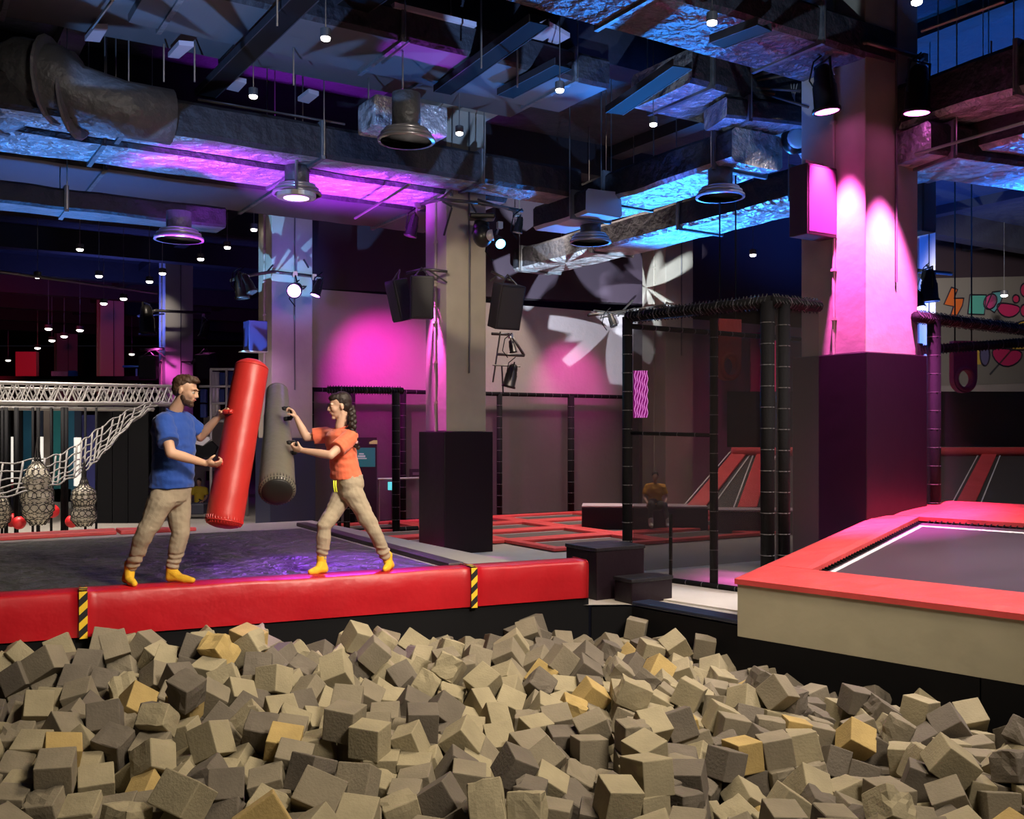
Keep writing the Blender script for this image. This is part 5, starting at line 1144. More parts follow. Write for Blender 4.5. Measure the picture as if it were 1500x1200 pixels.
# ---- the two inflated bags
def bagtube(A, B, rA, rB, lb, m_, endm, name='punching_bag', inflate=.07):
    A = Vector(A); B = Vector(B); d = (B-A).normalized(); L = (B-A).length; e = thing(name, lb, 'bag', A); R = d.to_track_quat('Z', 'Y').to_matrix()
    prof = []; K = 30
    for i in range(K+1):
        t = i/K; r = rA+(rB-rA)*t; prof.append((r*(1+.012*math.sin(t*9)), .05+t*(L-.10)))
    m = MB(); m.lathe([(rA*.80, .008), (rA*.93, .02)]+prof+[(rB*.93, L-.02), (rB*.80, L-.008)], A, 36, R)
    m.v = [v+(v-(A+d*(v-A).dot(d)))*.03*noise.noise(v*5) for v in m.v]
    m.build('sleeve', m_, e, smooth=True)
    m = MB(); m.lathe([(.001, -.012), (rA*.5, -.010), (rA*.80, .004), (rA*.87, .016)], A, 32, R); m.build('end_cap', endm, e, smooth=True)
    m = MB(); m.lathe([(rB*.87, L-.016), (rB*.80, L-.004), (rB*.5, L+.02), (.001, L+.028)], A, 32, R); m.build('end_cap', m_, e, smooth=True)
    for z, r in ((.035, rA), (L-.035, rB)):
        m = MB(); m.lathe([(r*.975, z-.008), (r*1.005, z), (r*.975, z+.008)], A, 36, R); m.build('seam', m_, e, smooth=True)
    m = MB()   # puckers round the bottom seam
    for i in range(36):
        a = 2*math.pi*i/36; u_ = R@Vector((math.cos(a), math.sin(a), 0)); m.tube([A+u_*rA*.90+d*.012, A+u_*rA*1.0+d*.045, A+u_*rA*.99+d*.075], [.004, .004, .002], 5)
    o = m.build('puckers', endm if endm is not m_ else m_, e); o['kind'] = 'stuff'
    return e, d
bagred = mat('red_inflated_vinyl', (.47, .024, .020), .42, bump=.05, bscale=9, var=.06, vscale=3); baggrey = mat('grey_inflated_vinyl', (.13, .12, .095), .34, bump=.05, bscale=9)
eR, dR = bagtube(P(327, 771, 7.96), P(370, 532, 8.30), .148, .138, 'tall red inflated bag held upright by the man', bagred, mat('red_cap', (.50, .012, .014), .4))
eG, dG = bagtube(P(406, 722, 8.16), P(406, 572, 9.55), .152, .105, 'dark grey inflated bag tilted towards the camera, held by the woman', baggrey, mat('black_cap', (.012, .011, .011), .5))
def handle(e, c0, out, ax, L, m_, w_=.020):
    out = Vector(out).normalized(); ax = Vector(ax); a = c0+ax*L/2; b = c0-ax*L/2
    m = MB(); m.tube([a-out*.02, a+out*.045, a.lerp(b, .25)+out*.062, a.lerp(b, .75)+out*.062, b+out*.045, b-out*.02], w_*.6, 8, flat=1.6); m.build('handle', m_, e, smooth=True)
    m = MB(); m.ell(a, (.02, .02, .02)); m.ell(b, (.02, .02, .02)); m.build('handle_patch', m_, e, smooth=True)
handle(eR, P(340, 606, 8.10), (-1, -.1, .0), dR.cross(Vector((-1, 0, 0))).normalized(), .11, bagred)
handle(eR, P(326, 681, 7.95), (-1, -.15, -.05), dR.cross(Vector((-1, 0, 0))).normalized(), .11, bagred)
handle(eG, P(418, 606, 8.86), (1, -.2, .1), dG.cross(Vector((1, 0, 0))).normalized(), .11, mat('black_webbing', (.02, .02, .022), .7))
handle(eG, P(425, 656, 8.52), (1, -.2, .1), dG.cross(Vector((1, 0, 0))).normalized(), .11, MT['black_webbing'])

# ---- distant people
def small(lb, base, Y, px, py, seated, shirt, k):
    """k: size factor; px,py: middle of the shirt"""
    c = P(px, py, Y); o3 = lambda x, y, z: c+V3(x, y, z)*k; hip = o3(0, 0, -.26)
    S = dict(base=V3(c.x, Y, base), face=(-.15, -1), pitch=.3, head=o3(0, -.04, .40), hs=k, neckb=o3(0, 0, .24), hip=hip, s=k,
        torso=[(o3(0, 0, -.27), .17*k, .13*k), (o3(0, 0, -.1), .16*k, .12*k), (o3(0, 0, .08), .18*k, .13*k), (o3(0, 0, .2), .17*k, .10*k), (o3(0, 0, .245), .09*k, .07*k)],
        armR=[o3(-.19, 0, .16), o3(-.27, -.05, -.1), o3(-.22, -.28, -.22), (.5, -.8, 0), (0, 0, -1), 1], armL=[o3(.19, 0, .16), o3(.27, -.05, -.1), o3(.2, -.28, -.22), (-.5, -.8, 0), (0, 0, -1), -1],
        shirt=shirt, trou=mat('grey_trousers', (.06, .055, .05), .8), sock=mat('pale_shoe', (.5, .48, .42), .6), slv=.7, vox=.012)
    for sd, x in (('R', -.11), ('L', .11)):
        if seated:
            kn = hip+V3(x*1.5, -.42, .02)*k; an = kn+V3(.08 if x > 0 else 0, -.05, -.42)*k; S['leg'+sd] = [hip+V3(x, -.05, -.02)*k, kn, an, an+V3(0, .05, -.06)*k, an+V3(0, -.14, -.07)*k]
        else:
            kn = hip+V3(x, 0, -.42)*k; an = hip+V3(x, .02, -.84)*k; S['leg'+sd] = [hip+V3(x, 0, -.06)*k, kn, an, an+V3(0, .05, -.06)*k, an+V3(0, -.14, -.07)*k]
    e, H, M, hs, l, f = person(lb, S)
    m = MB(); m.ell(H+M@(Vector((-.03, 0, .045))*k), (.092*k, .08*k, .085*k), M); m.ell(H+M@(Vector((-.05, 0, .0))*k), (.07*k, .077*k, .07*k), M); m.build('hair', hd, e, smooth=True)
small('person in a yellow t-shirt sitting on the long dark block behind the cage net', ZL, 16.25, 959.5, 723, True, mat('yellow_cotton', (.70, .34, .03), .8), .68)
small('tiny distant person in a yellow shirt between the man and the red bag', ZL, 21.5, 292, 724, False, mat('bright_yellow_cotton', (.75, .55, .04), .8), .66)

FOAM_SIZES = [(0.1823, 0.1823, 0.1823), (0.1823, 0.1823, 0.1823), (0.1823, 0.1823, 0.1823), (0.1914, 0.1823, 0.1732), (0.1787, 0.186, 0.1641), (0.1823, 0.1823, 0.1422), (0.2279, 0.1823, 0.1823)]
FOAM = [
(6,2442,5510,-683,-944,10,308), (6,690,5067,-600,-632,337,-421), (6,-1626,4889,-648,150,276,930), (1,-2380,5164,-619,-597,-787,-85), (6,-963,4943,-662,160,-398,897),
(4,-792,5505,-555,584,437,-567), (3,-1707,5616,-600,-2,522,-215), (1,-1965,5424,-648,240,898,-290), (0,-1984,6015,-416,390,-426,-736), (6,-2268,5640,-651,67,-621,-227),
(0,523,4884,-661,-746,-35,-646), (0,-946,5598,-483,124,732,-78), (4,16,5375,-668,186,-494,59), (0,2180,6280,-801,-481,-189,805), (4,1266,5876,-815,-400,-581,-214),
(6,-808,5148,-696,-537,674,310), (6,-3273,6947,-471,-136,766,575), (2,1618,6077,-797,-12,996,1), (6,823,6758,-627,-128,-662,-720), (5,-2062,5765,-522,12,346,935),
(0,-296,5866,-670,750,572,293), (4,-365,5049,-713,-283,51,954), (3,457,5870,-748,550,-393,582), (4,2766,5466,-690,648,54,-715), (3,-1463,5755,-589,-307,403,669),
(2,1810,6750,-622,-792,-14,-422), (6,-119,4854,-677,617,185,730), (6,1936,5045,-772,383,262,87), (4,-1464,5073,-678,932,119,35), (6,-1217,6878,-513,95,-344,703),
(0,2353,5314,-832,376,-712,475), (2,-2232,5315,-755,-558,-126,162), (6,-2072,6996,-382,-339,-276,-770), (0,2848,6444,-756,-72,-385,595), (3,-1059,5204,-644,-626,338,699),
(0,-1616,6713,-530,211,953,-207), (0,960,5387,-749,88,-68,-160), (5,-582,5672,-628,114,560,-18), (3,-2449,5960,-572,-117,951,-272), (0,727,5417,-610,-602,-129,-727),
(1,2296,5559,-813,713,-13,-227), (6,1648,5534,-857,-221,443,725), (1,1796,6125,-794,-96,-106,-4), (3,1409,6043,-815,584,-431,-372), (1,2730,6636,-715,-929,-358,83),
(2,-1284,5236,-728,156,-773,-40), (2,-531,5851,-562,-684,-105,722), (4,-2912,6074,-550,655,-93,-616), (1,1056,6264,-694,-194,-24,721), (2,-1286,5572,-612,112,760,144),
(3,-192,6746,-558,-326,879,286), (4,498,6058,-670,599,504,-285), (3,-446,6896,-494,86,-496,829), (1,1235,6911,-674,547,-807,-139), (2,2448,6293,-748,225,-483,-682),
(0,-2371,5013,-768,57,-118,734), (1,3140,6801,-806,-727,-261,592), (4,-1029,7389,-498,-624,184,338), (6,-246,5330,-756,45,-644,-29), (6,-2402,6311,-594,-82,419,-535),
(0,708,5751,-614,443,556,564), (4,1356,5760,-989,769,-528,-344), (0,182,5347,-767,158,-756,594), (6,-1093,5663,-680,474,-562,533), (3,359,7334,-540,409,24,-894),
(6,-1900,7176,-404,-104,686,648), (3,-2893,7217,-408,-404,-756,-354), (1,-434,6159,-598,413,-119,-800), (1,556,6956,-706,-605,134,314), (2,188,7016,-642,703,-520,51),
(1,-3443,6927,-568,-275,132,949), (5,196,5652,-722,-448,-800,-389), (0,344,5512,-794,288,64,635), (5,2004,6156,-902,-141,-569,104), (3,-1218,7799,-463,557,-129,-513),
(4,-2437,5354,-586,179,-17,835), (4,2389,6861,-702,64,-991,-28), (6,-2691,5563,-663,-670,-159,720), (4,1594,6781,-690,-40,337,842), (4,-2706,5390,-706,-614,-169,767),
(6,-18,7530,-566,-448,291,410), (2,868,6172,-691,-925,-202,28), (3,-2644,5825,-621,-668,435,-48), (3,-1202,5410,-654,-562,71,111), (3,-2776,6365,-556,689,-388,-476),
(0,1427,6416,-773,-571,523,-435), (5,2629,5328,-876,31,797,603), (0,-2858,5722,-637,220,-662,-82), (4,-1934,6335,-555,751,302,-128), (3,-77,6108,-764,201,198,-588),
(4,871,5097,-777,-242,695,185), (2,-1614,5269,-698,480,-65,875), (0,-577,6843,-605,526,639,171), (2,313,6051,-753,-504,435,579), (1,-801,7191,-632,764,-503,403),
(0,1346,8147,-606,-514,-265,-102), (3,1866,5533,-896,-376,-649,-484), (3,87,5168,-756,-490,-429,469), (6,107,5960,-763,163,49,277), (5,74,4829,-690,459,339,-608),
(2,-510,5340,-764,584,465,-423), (5,2487,6673,-726,39,-955,-47), (1,-2196,5069,-813,168,-726,-101), (1,-306,5507,-730,350,-301,-611), (3,-2452,6847,-558,-406,-777,6),
(5,2578,5506,-855,439,-456,-567), (4,-2734,7392,-444,264,-407,-673), (0,-31,6675,-693,218,810,118), (1,780,7320,-631,296,-708,608), (4,-2558,5047,-761,519,529,537),
(4,-562,4963,-758,556,822,106), (5,-106,6285,-682,603,411,670), (0,293,6397,-728,93,-176,741), (6,324,5322,-862,-709,-640,108), (4,-1804,6494,-578,-292,-322,-289),
(0,-1019,6110,-530,274,50,10), (5,-1942,5262,-781,-544,121,-822), (3,-1780,6939,-488,55,-841,-534), (1,-2608,6649,-581,-125,-755,355), (1,-1959,5902,-669,150,720,-674),
(5,-206,6540,-661,-556,-396,731), (1,1647,5318,-877,75,227,-18), (6,-646,6545,-677,776,228,-163), (1,-3030,7080,-521,215,709,274), (1,2392,6019,-836,174,648,-189),
(6,527,7300,-634,-288,546,705), (2,1682,8652,-722,53,61,-89), (6,2397,5786,-798,600,-384,395), (0,-3036,6908,-588,-643,-267,679), (2,1393,6587,-753,388,-370,-571),
(4,-955,6491,-602,87,-498,-103), (4,1468,5251,-833,-295,-40,-954), (5,140,6164,-717,705,-380,532), (5,-3644,7309,-482,-370,-223,-858), (3,-1921,6648,-518,-818,-176,-117),
(4,3251,6292,-764,-174,238,-374), (0,2146,6099,-975,-676,-455,-366), (3,404,6727,-749,638,-402,367), (4,-1370,6708,-616,-797,-8,482), (3,-542,5508,-749,-462,479,528),
(1,-2589,5216,-746,-559,528,-384), (4,-1582,6012,-603,-785,509,-153), (3,1672,6431,-784,-750,-657,75), (2,1132,8127,-656,-452,489,638), (4,2002,6473,-847,628,-17,-778),
(2,-2102,6851,-519,53,127,-783), (6,1119,7666,-715,528,-76,514), (1,1156,9216,-671,-796,-599,56), (3,-2818,7191,-595,400,218,-510), (4,1466,6055,-982,-680,-71,-729),
(2,-1449,6199,-616,678,-183,-511), (1,2352,6290,-892,516,-423,296), (6,2036,5347,-835,439,565,566), (4,1936,6868,-701,-374,-925,15), (5,2312,7021,-847,-764,-137,-597),
(4,-1522,7054,-549,-210,537,684), (6,2683,6405,-869,-632,-594,318), (3,-2270,7109,-392,-622,-758,196), (4,-2457,7047,-486,147,762,232), (3,-724,5508,-727,12,-679,-734),
(5,-703,5319,-780,180,717,-31), (0,150,8711,-606,-402,-143,-96), (1,-1818,6156,-663,-417,-185,809), (1,1338,7784,-751,738,635,221), (2,-1224,4860,-713,268,833,160),
(4,-558,5166,-776,-703,-29,709), (6,-2840,6880,-622,205,-608,-196), (0,-731,4667,-687,-718,196,-656), (2,1608,7617,-770,-787,-6,-600), (1,566,7476,-564,-630,-668,95),
(2,1794,7108,-646,-670,-700,190), (6,-836,8507,-676,-58,-924,252), (3,-1565,5644,-759,94,960,142), (0,846,8774,-787,-331,-426,615), (1,-2064,5671,-682,-363,412,578),
(3,2947,6279,-881,-676,732,-66), (4,-2083,5500,-756,-170,-252,566), (5,-1325,6310,-613,23,674,343), (5,-1159,7393,-613,779,-205,336), (4,-425,6719,-664,479,620,-517),
(3,212,7531,-607,-183,474,-607), (1,-2611,7294,-518,-571,303,61), (5,-806,6299,-669,170,-19,29), (4,1633,6036,-967,-644,-57,-761), (2,-3392,7430,-464,634,-7,276),
(1,370,7128,-722,-743,111,-640), (3,-2250,6689,-529,-129,734,416), (0,-1226,6186,-687,-36,781,343), (3,-2679,6028,-614,-573,286,410), (4,-2364,5473,-734,-67,984,167),
(2,-272,7486,-582,772,-552,121), (6,960,5779,-785,-52,-986,-150), (1,-2498,5740,-690,-15,-520,-597), (3,-1292,5760,-619,-750,114,-636), (2,1671,8199,-818,80,-813,-299),
(2,2241,7371,-836,-666,329,510), (3,-57,7059,-612,262,807,-525), (1,-1694,6319,-645,-25,-883,408), (6,1156,6262,-845,91,610,-777), (1,-199,5914,-806,768,271,-341),
(4,1577,6646,-794,94,-441,890), (1,1107,5806,-975,717,323,343), (1,221,6584,-712,-592,165,196), (6,-4,7782,-534,1,952,47), (1,-331,7109,-560,135,-3,-700),
(5,-920,5707,-658,22,715,-5), (2,-490,7633,-530,-538,506,620), (0,-1042,7898,-520,-417,558,692), (4,1850,6476,-817,430,-458,-540), (2,96,6409,-745,-482,-435,-514),
(2,962,7160,-670,-747,-563,330), (4,-3240,6946,-670,-115,917,-288), (0,962,7838,-719,885,241,391), (3,-1336,5953,-614,173,-850,476), (3,-1726,7437,-546,280,-784,298),
(3,-808,6775,-711,-582,38,80), (0,2110,6888,-860,389,618,-576), (1,-3103,7536,-444,561,788,-215), (0,-2017,5088,-832,-984,-35,-74), (2,-1208,6527,-666,187,833,207),
(6,2736,7481,-885,896,289,-188), (1,1363,6235,-842,-585,-40,-810), (0,-26,6890,-668,-580,233,-777), (2,1036,6968,-786,-525,126,831), (4,682,4990,-764,-195,621,-734),
(4,-2965,6358,-604,675,291,646), (3,-1526,7898,-632,-230,-393,886), (3,1221,5355,-952,-211,934,226), (5,-704,7833,-656,-338,-586,243), (0,1520,7411,-809,656,-749,-91),
(6,-1175,4657,-679,92,614,-724), (3,-842,6101,-692,881,10,24), (3,-487,5678,-771,-980,19,-188), (1,-323,7708,-546,505,202,100), (2,-1403,5446,-778,-789,129,-593),
(3,1367,5009,-831,-458,438,597), (2,1124,7335,-737,352,-74,933), (2,-1821,5625,-748,-851,-44,499), (1,-242,5721,-824,303,54,695), (2,1808,5934,-923,-47,-186,-670),
(2,-1432,4971,-810,-718,-303,569), (5,-2407,6127,-678,292,126,51), (1,2856,6019,-882,27,-698,715), (2,1137,6017,-862,265,875,249), (1,-3037,6159,-655,193,-896,392),
(2,256,8617,-752,-929,-100,186), (4,1830,8555,-880,707,22,-535), (2,-930,7379,-654,-26,350,136), (4,3193,6262,-909,-295,-7,-935), (4,788,6567,-790,147,146,895),
(6,2301,6501,-842,589,24,807), (1,200,4961,-793,-660,71,746), (6,-3224,6104,-624,-310,305,697), (3,-1844,5085,-814,519,414,621), (3,1815,5339,-929,31,-535,25),
(5,-682,7472,-658,-625,516,-553), (2,-2659,6203,-612,-649,645,-197), (0,1451,6871,-783,-441,-867,231), (2,-269,6158,-726,-981,42,51), (0,-1893,4841,-758,-140,-605,761),
(1,-1777,7255,-568,330,-255,-849), (4,-1668,7669,-567,507,378,-227), (2,-3760,7251,-576,-422,89,-436), (5,-1766,5292,-740,-479,70,-875), (2,450,9179,-800,226,-919,324),
(2,2733,5495,-881,555,524,436), (0,224,7288,-650,861,50,444), (1,1581,6248,-821,12,-973,3), (1,947,5584,-781,94,117,-66), (0,-3186,6444,-678,-701,659,226),
(4,-2032,6144,-543,-1,-814,555), (3,-481,7270,-549,714,204,-668), (6,-126,8406,-672,117,-973,133), (0,-1603,5470,-770,60,986,158), (4,-1702,5901,-692,-112,-355,115),
(4,2873,5812,-820,908,160,306), (0,1098,7129,-775,536,-790,-223), (4,3092,6612,-920,18,91,853), (4,196,9096,-622,-333,-683,-434), (6,901,9020,-816,20,360,-421),
(4,660,9195,-842,189,-89,-536), (1,-2783,6727,-707,529,171,671), (4,1490,7994,-851,-517,624,543), (5,692,5731,-767,18,-4,734), (0,-1552,6892,-621,-183,-90,971),
(3,-1697,6604,-674,197,797,462), (5,2492,6488,-796,272,23,961), (5,547,7125,-704,596,-485,438), (0,502,5636,-887,214,-601,-24), (0,-1466,5269,-820,270,-128,-681),
(4,-651,6057,-712,123,397,906), (0,2814,5317,-846,-698,7,716), (0,1850,8031,-906,-45,545,829), (6,780,6958,-723,572,-521,425), (5,1332,7080,-738,-52,-954,-72),
(0,-1365,7679,-626,285,-160,-773), (2,171,6796,-764,-209,526,698), (3,3361,6622,-916,-132,-674,186), (2,2115,7066,-839,-520,-479,-467), (6,-2004,7741,-463,-548,292,647),
(1,-2434,7883,-504,-216,-286,780), (0,52,9033,-706,-212,968,28), (1,238,8899,-700,-664,-701,255), (6,-1977,7417,-411,95,-114,954), (6,-1060,8433,-642,720,-680,-112),
(5,-2288,7311,-410,111,116,-607), (2,-1338,8154,-588,624,-765,-128), (5,-2917,7434,-467,522,-585,-480), (6,-609,8718,-768,-167,619,128), (0,286,9115,-813,-151,-99,-520),
(1,1412,8996,-784,252,573,-313), (5,-1886,7596,-530,-311,723,-504), (3,-613,8174,-673,-334,-344,160), (0,-544,7974,-624,821,-194,-448), (6,-115,8956,-814,616,-347,573),
(5,402,8764,-782,-165,421,727), (0,835,9361,-896,-233,923,-82), (3,1029,9155,-843,-581,307,706), (0,1198,8985,-818,-133,650,223), (5,-660,8490,-724,-182,-471,67),
(6,50,8574,-740,-203,334,-920), (5,-1878,8018,-636,143,-22,978), (6,1066,8777,-861,806,-451,-320), (4,517,8434,-758,-57,253,-958), (5,-769,8290,-727,-380,-577,-245),
(0,144,7758,-644,-914,270,-276), (0,-2576,7516,-606,-246,485,782), (3,-978,7978,-678,-895,81,-388), (6,-798,8027,-712,-577,-492,-133), (4,-89,8217,-685,-42,-437,115),
(5,1149,8532,-786,-86,901,263), (1,-183,7831,-676,119,-657,-28), (6,1464,8688,-856,175,-653,213), (5,-1479,7504,-626,457,-319,381), (1,-1552,7703,-691,-58,-881,-171),
(1,-987,7637,-613,571,-206,506), (5,-3225,7135,-538,160,-74,-53), (2,-1218,7901,-646,882,-396,-255), (4,933,8512,-876,-219,-487,452), (2,1386,8224,-766,92,933,257),
(2,1330,8006,-773,232,-476,-298), (0,-3032,7276,-602,-749,474,294), (2,-844,7664,-706,-312,806,-91), (2,-2263,6989,-540,379,439,-663), (6,849,8013,-795,749,-598,-182),
(4,1146,7926,-758,788,-518,216), (4,-6,7344,-656,-918,17,389), (2,1665,8705,-888,344,679,-308), (5,723,8400,-856,-200,317,83), (6,-2810,7408,-662,736,-60,673),
(5,-2088,7170,-510,-902,-56,-249), (5,-160,7643,-714,-569,554,434), (2,1515,8270,-899,-880,233,-205), (2,-1641,7121,-658,191,868,60), (4,-1441,7274,-661,489,-828,236),
(2,-499,7077,-601,-629,66,-772), (6,637,7962,-809,-874,139,-436), (1,2016,8044,-837,355,-531,550), (0,-2017,7312,-621,-153,-231,-918), (6,2090,8226,-932,-402,-687,-351),
(2,-1898,7117,-628,334,915,25), (3,-1344,7045,-665,733,435,-392), (0,1995,7803,-864,-97,677,497), (4,-2662,6918,-634,-713,28,128), (6,64,7585,-733,-513,-83,-251),
(3,1966,7596,-823,-235,208,944), (0,2238,8049,-956,309,-413,-846), (5,-1776,6792,-592,775,601,-106), (0,-1179,6966,-671,-771,-144,529), (3,38,7171,-746,-559,119,-808),
(1,-1098,7505,-747,842,-332,108), (0,-679,7089,-714,121,-385,-746), (3,1410,7806,-906,219,774,-592), (5,-1143,7288,-784,-328,-295,886), (6,-964,6999,-730,293,-338,-156),
(2,650,7338,-753,9,890,95), (2,1266,7443,-846,360,0,932), (5,1259,7616,-857,719,669,117), (5,-2257,6486,-604,-508,661,-235), (4,1810,7662,-876,-362,355,-681),
(6,730,7167,-772,-993,-41,69), (6,1442,7250,-835,-872,35,482), (5,1750,7448,-838,102,919,-42), (3,-3632,6939,-660,-527,145,836), (5,-233,6857,-670,310,158,-623),
(0,1683,7278,-808,-36,-686,-74), (2,-984,6735,-691,-712,677,176), (2,2216,7547,-897,-485,-690,485), (0,-3385,6901,-750,567,738,-16), (4,-3048,6790,-702,908,75,-18),
(4,-1228,6757,-722,666,-560,-468), (1,2991,7223,-862,294,-158,930), (5,-2352,6760,-710,-383,-736,179), (5,324,6937,-774,787,392,207), (6,2430,7604,-984,-665,-88,-291),
(5,-2568,6545,-691,916,146,169), (6,2411,7399,-988,-549,423,412), (4,-215,6956,-775,169,305,-908), (5,-2268,6344,-708,443,-168,-681), (3,1720,6926,-804,602,291,-699),
(6,-2148,5959,-600,-470,614,487), (0,-397,7116,-751,121,-774,1), (2,556,6796,-838,-294,-430,612), (1,780,6787,-794,-349,-422,586), (2,967,6777,-812,-15,787,30),
(6,-291,6658,-816,699,-684,-165), (0,1194,6838,-848,356,651,-541), (3,1028,6603,-800,669,729,118), (3,2625,6852,-855,-440,-532,-476), (2,2804,6864,-828,623,349,641),
(1,-325,6381,-732,829,-469,-301), (1,684,7013,-934,403,-663,528), (5,1753,6671,-813,-484,-396,579), (2,2392,6676,-846,66,882,-55), (1,1238,7037,-871,3,-470,-95),
(2,-2838,6215,-723,-454,-684,10), (3,1906,6652,-844,698,-707,-65), (1,-3176,6279,-756,-437,27,68), (5,1914,6832,-845,53,39,700), (4,2422,6847,-881,771,-48,632),
(1,1224,6661,-868,-20,839,116), (5,2069,6698,-873,373,-474,-550), (2,-1067,6005,-690,-673,192,-691), (6,-688,6405,-806,-591,24,35), (4,1114,6442,-792,529,488,-414),
(3,-2036,6268,-718,-852,-55,-443), (4,550,6589,-841,-542,-41,838), (5,784,6307,-790,-734,206,-606), (4,-2852,5947,-694,104,-119,42), (3,-3056,5818,-660,-369,55,0),
(5,-444,6015,-724,-637,62,-277), (5,-1108,5823,-692,-436,-525,-571), (0,-749,5740,-661,66,708,-105), (4,2242,6871,-1009,585,-395,422), (0,1842,6301,-842,-24,-709,5),
(2,3187,6915,-928,695,-331,-584), (0,689,6627,-938,-108,-732,-648), (3,1371,6490,-939,447,-448,-534), (3,-522,5865,-739,571,499,-532), (2,594,6414,-937,142,-151,-85),
(3,2212,6684,-1000,-587,-563,-401), (5,916,6101,-868,263,354,-893), (4,2752,6206,-873,-58,681,-730), (4,2150,6485,-979,-516,-493,505), (0,3396,6786,-981,576,207,785),
(0,-2951,5535,-697,-619,93,-753), (5,930,6415,-826,-664,-746,14), (2,528,6311,-800,-725,657,-34), (1,-1512,5830,-745,144,-248,956), (5,213,5852,-803,-571,-66,359),
(6,3204,6745,-1090,665,128,-717), (4,3026,6087,-902,-17,36,15), (3,2660,5918,-855,-716,-690,22), (5,731,6132,-904,356,-622,619), (0,508,6096,-844,-309,-524,-625),
(3,-2532,5411,-744,528,590,-405), (5,613,5942,-933,-2,-718,-695), (2,2289,6300,-1052,-517,-21,856), (4,-1859,5477,-822,767,-279,161), (4,-829,5671,-831,-493,-495,-491),
(1,-24,5731,-844,362,-634,632), (4,704,5456,-779,589,-531,513), (2,2331,6101,-1022,553,483,422), (2,-1022,5528,-857,-490,-7,80), (1,2730,5703,-927,367,717,222),
(5,560,5356,-820,-141,598,316), (0,-2226,5555,-891,-405,-143,-76), (4,2286,5894,-1014,-80,-693,709), (0,-2730,5041,-676,746,364,545), (6,-148,5543,-893,-2,-664,-747),
(6,1984,6094,-1100,-376,155,-744), (6,1881,5712,-986,-597,380,515), (3,2069,5870,-1006,-552,-425,454), (0,-2403,5211,-783,544,-391,-590), (0,-1678,5093,-762,72,73,-994),
(2,782,5265,-784,-951,-306,-28), (6,1277,5991,-1042,8,819,161), (6,2206,5724,-988,335,-608,332), (0,8,5374,-890,-604,272,337), (4,-1222,5057,-776,630,73,72),
(3,-1230,5467,-819,-598,-156,779), (5,997,5365,-925,645,-170,745), (5,-2229,5376,-924,825,56,32), (4,-1234,5279,-891,-946,223,-102), (5,1480,5841,-1102,-150,355,-552),
(2,-247,5168,-884,410,-651,532), (6,440,4953,-814,-103,-645,-757), (6,-2480,4832,-800,-271,-598,-754), (0,-261,4977,-830,71,955,-54), (1,-45,4998,-807,-121,-672,1),
(1,1104,5576,-1048,499,-319,63), (1,1620,4992,-835,-662,-747,32), (2,2452,5833,-1016,-72,-701,-82), (0,2202,5391,-980,264,381,-529), (5,-886,4504,-667,771,246,-378),
(4,1814,5145,-917,460,440,-235), (4,2282,5156,-932,-206,620,753), (0,2768,5138,-898,-525,504,-516), (2,857,4820,-796,-148,-772,611), (0,1396,5630,-1121,475,142,722),
(3,-755,4447,-1493,-153,697,160), (6,-4957,6249,-907,442,208,582), (2,-4611,6383,-967,119,757,112), (6,-4685,6542,-876,-432,361,673), (6,-4400,6588,-888,-72,-858,-507),
(1,-3993,6604,-954,-716,132,-678), (2,-4266,6825,-852,740,-302,596), (6,-4000,6835,-854,-213,764,-462), (3,-3796,6758,-918,-413,-532,428), (1,-3517,6815,-926,-603,136,727),
(1,-3641,7232,-803,-491,-391,368), (4,-3469,7084,-860,77,-150,941), (3,-3220,4284,-1294,-19,10,-999), (2,-1524,4346,-1306,-135,-685,-134), (3,-1308,4319,-1312,632,210,-721),
(2,-836,4419,-1315,-283,-647,-341), (2,-696,4295,-1323,69,-17,342), (1,1591,4407,-1324,626,-780,19), (2,2968,4452,-1382,-89,-697,-72), (2,3690,4335,-1392,470,504,-517),
(1,-2211,4565,-1304,-546,437,557), (3,-802,4631,-1328,61,-997,-30), (1,1616,4589,-1298,-473,542,481), (6,2400,4620,-1349,695,33,-717), (4,3463,4602,-1401,-96,-993,5),
(0,-1809,4798,-1326,581,475,527), (6,-4091,4722,-1358,-138,596,-313), (2,-3888,5036,-1234,-128,-316,-488), (1,-4320,5144,-1271,-417,-670,-1), (6,4586,5486,-1612,-415,610,387),
(2,-3878,5463,-1144,640,-399,-331), (3,-4858,5923,-1063,713,373,367), (3,-4791,6195,-871,-651,-581,209), (2,-4580,6015,-912,581,730,-184), (6,-3852,6124,-947,259,808,388),
(3,-4461,6441,-789,-652,435,-555), (3,-4350,6670,-739,642,-299,-703), (0,-4131,6488,-767,759,630,-160), (3,-3779,6448,-812,-687,-610,-299), (0,-4144,6953,-814,-134,-788,538),
(1,-3814,6973,-818,-616,-64,648), (0,-3640,6926,-853,-172,34,-856), (4,-3086,6680,-818,-259,308,685), (0,-3583,7136,-656,25,137,-795), (3,-3109,6940,-804,-381,76,756),
(0,-2902,6934,-824,-922,-102,69), (6,-3302,7447,-656,413,356,-368), (2,-2634,7323,-714,461,-605,296), (3,-2218,7217,-781,-616,122,-776), (2,1966,4152,-1266,988,-141,-21),
(5,-3426,4262,-1267,121,-459,-857), (5,-3107,4202,-1132,641,300,-656), (4,-2996,4304,-1131,-300,610,263), (3,-2410,4255,-1276,-9,616,-711), (0,-2172,4278,-1212,-641,-133,-494),
(4,-1545,4315,-1136,692,100,-709), (4,-1334,4301,-1129,523,539,469), (5,-1164,4304,-1167,-688,-698,12), (1,-962,4229,-1291,-442,-746,-5), (5,-212,4399,-1200,20,578,-708),
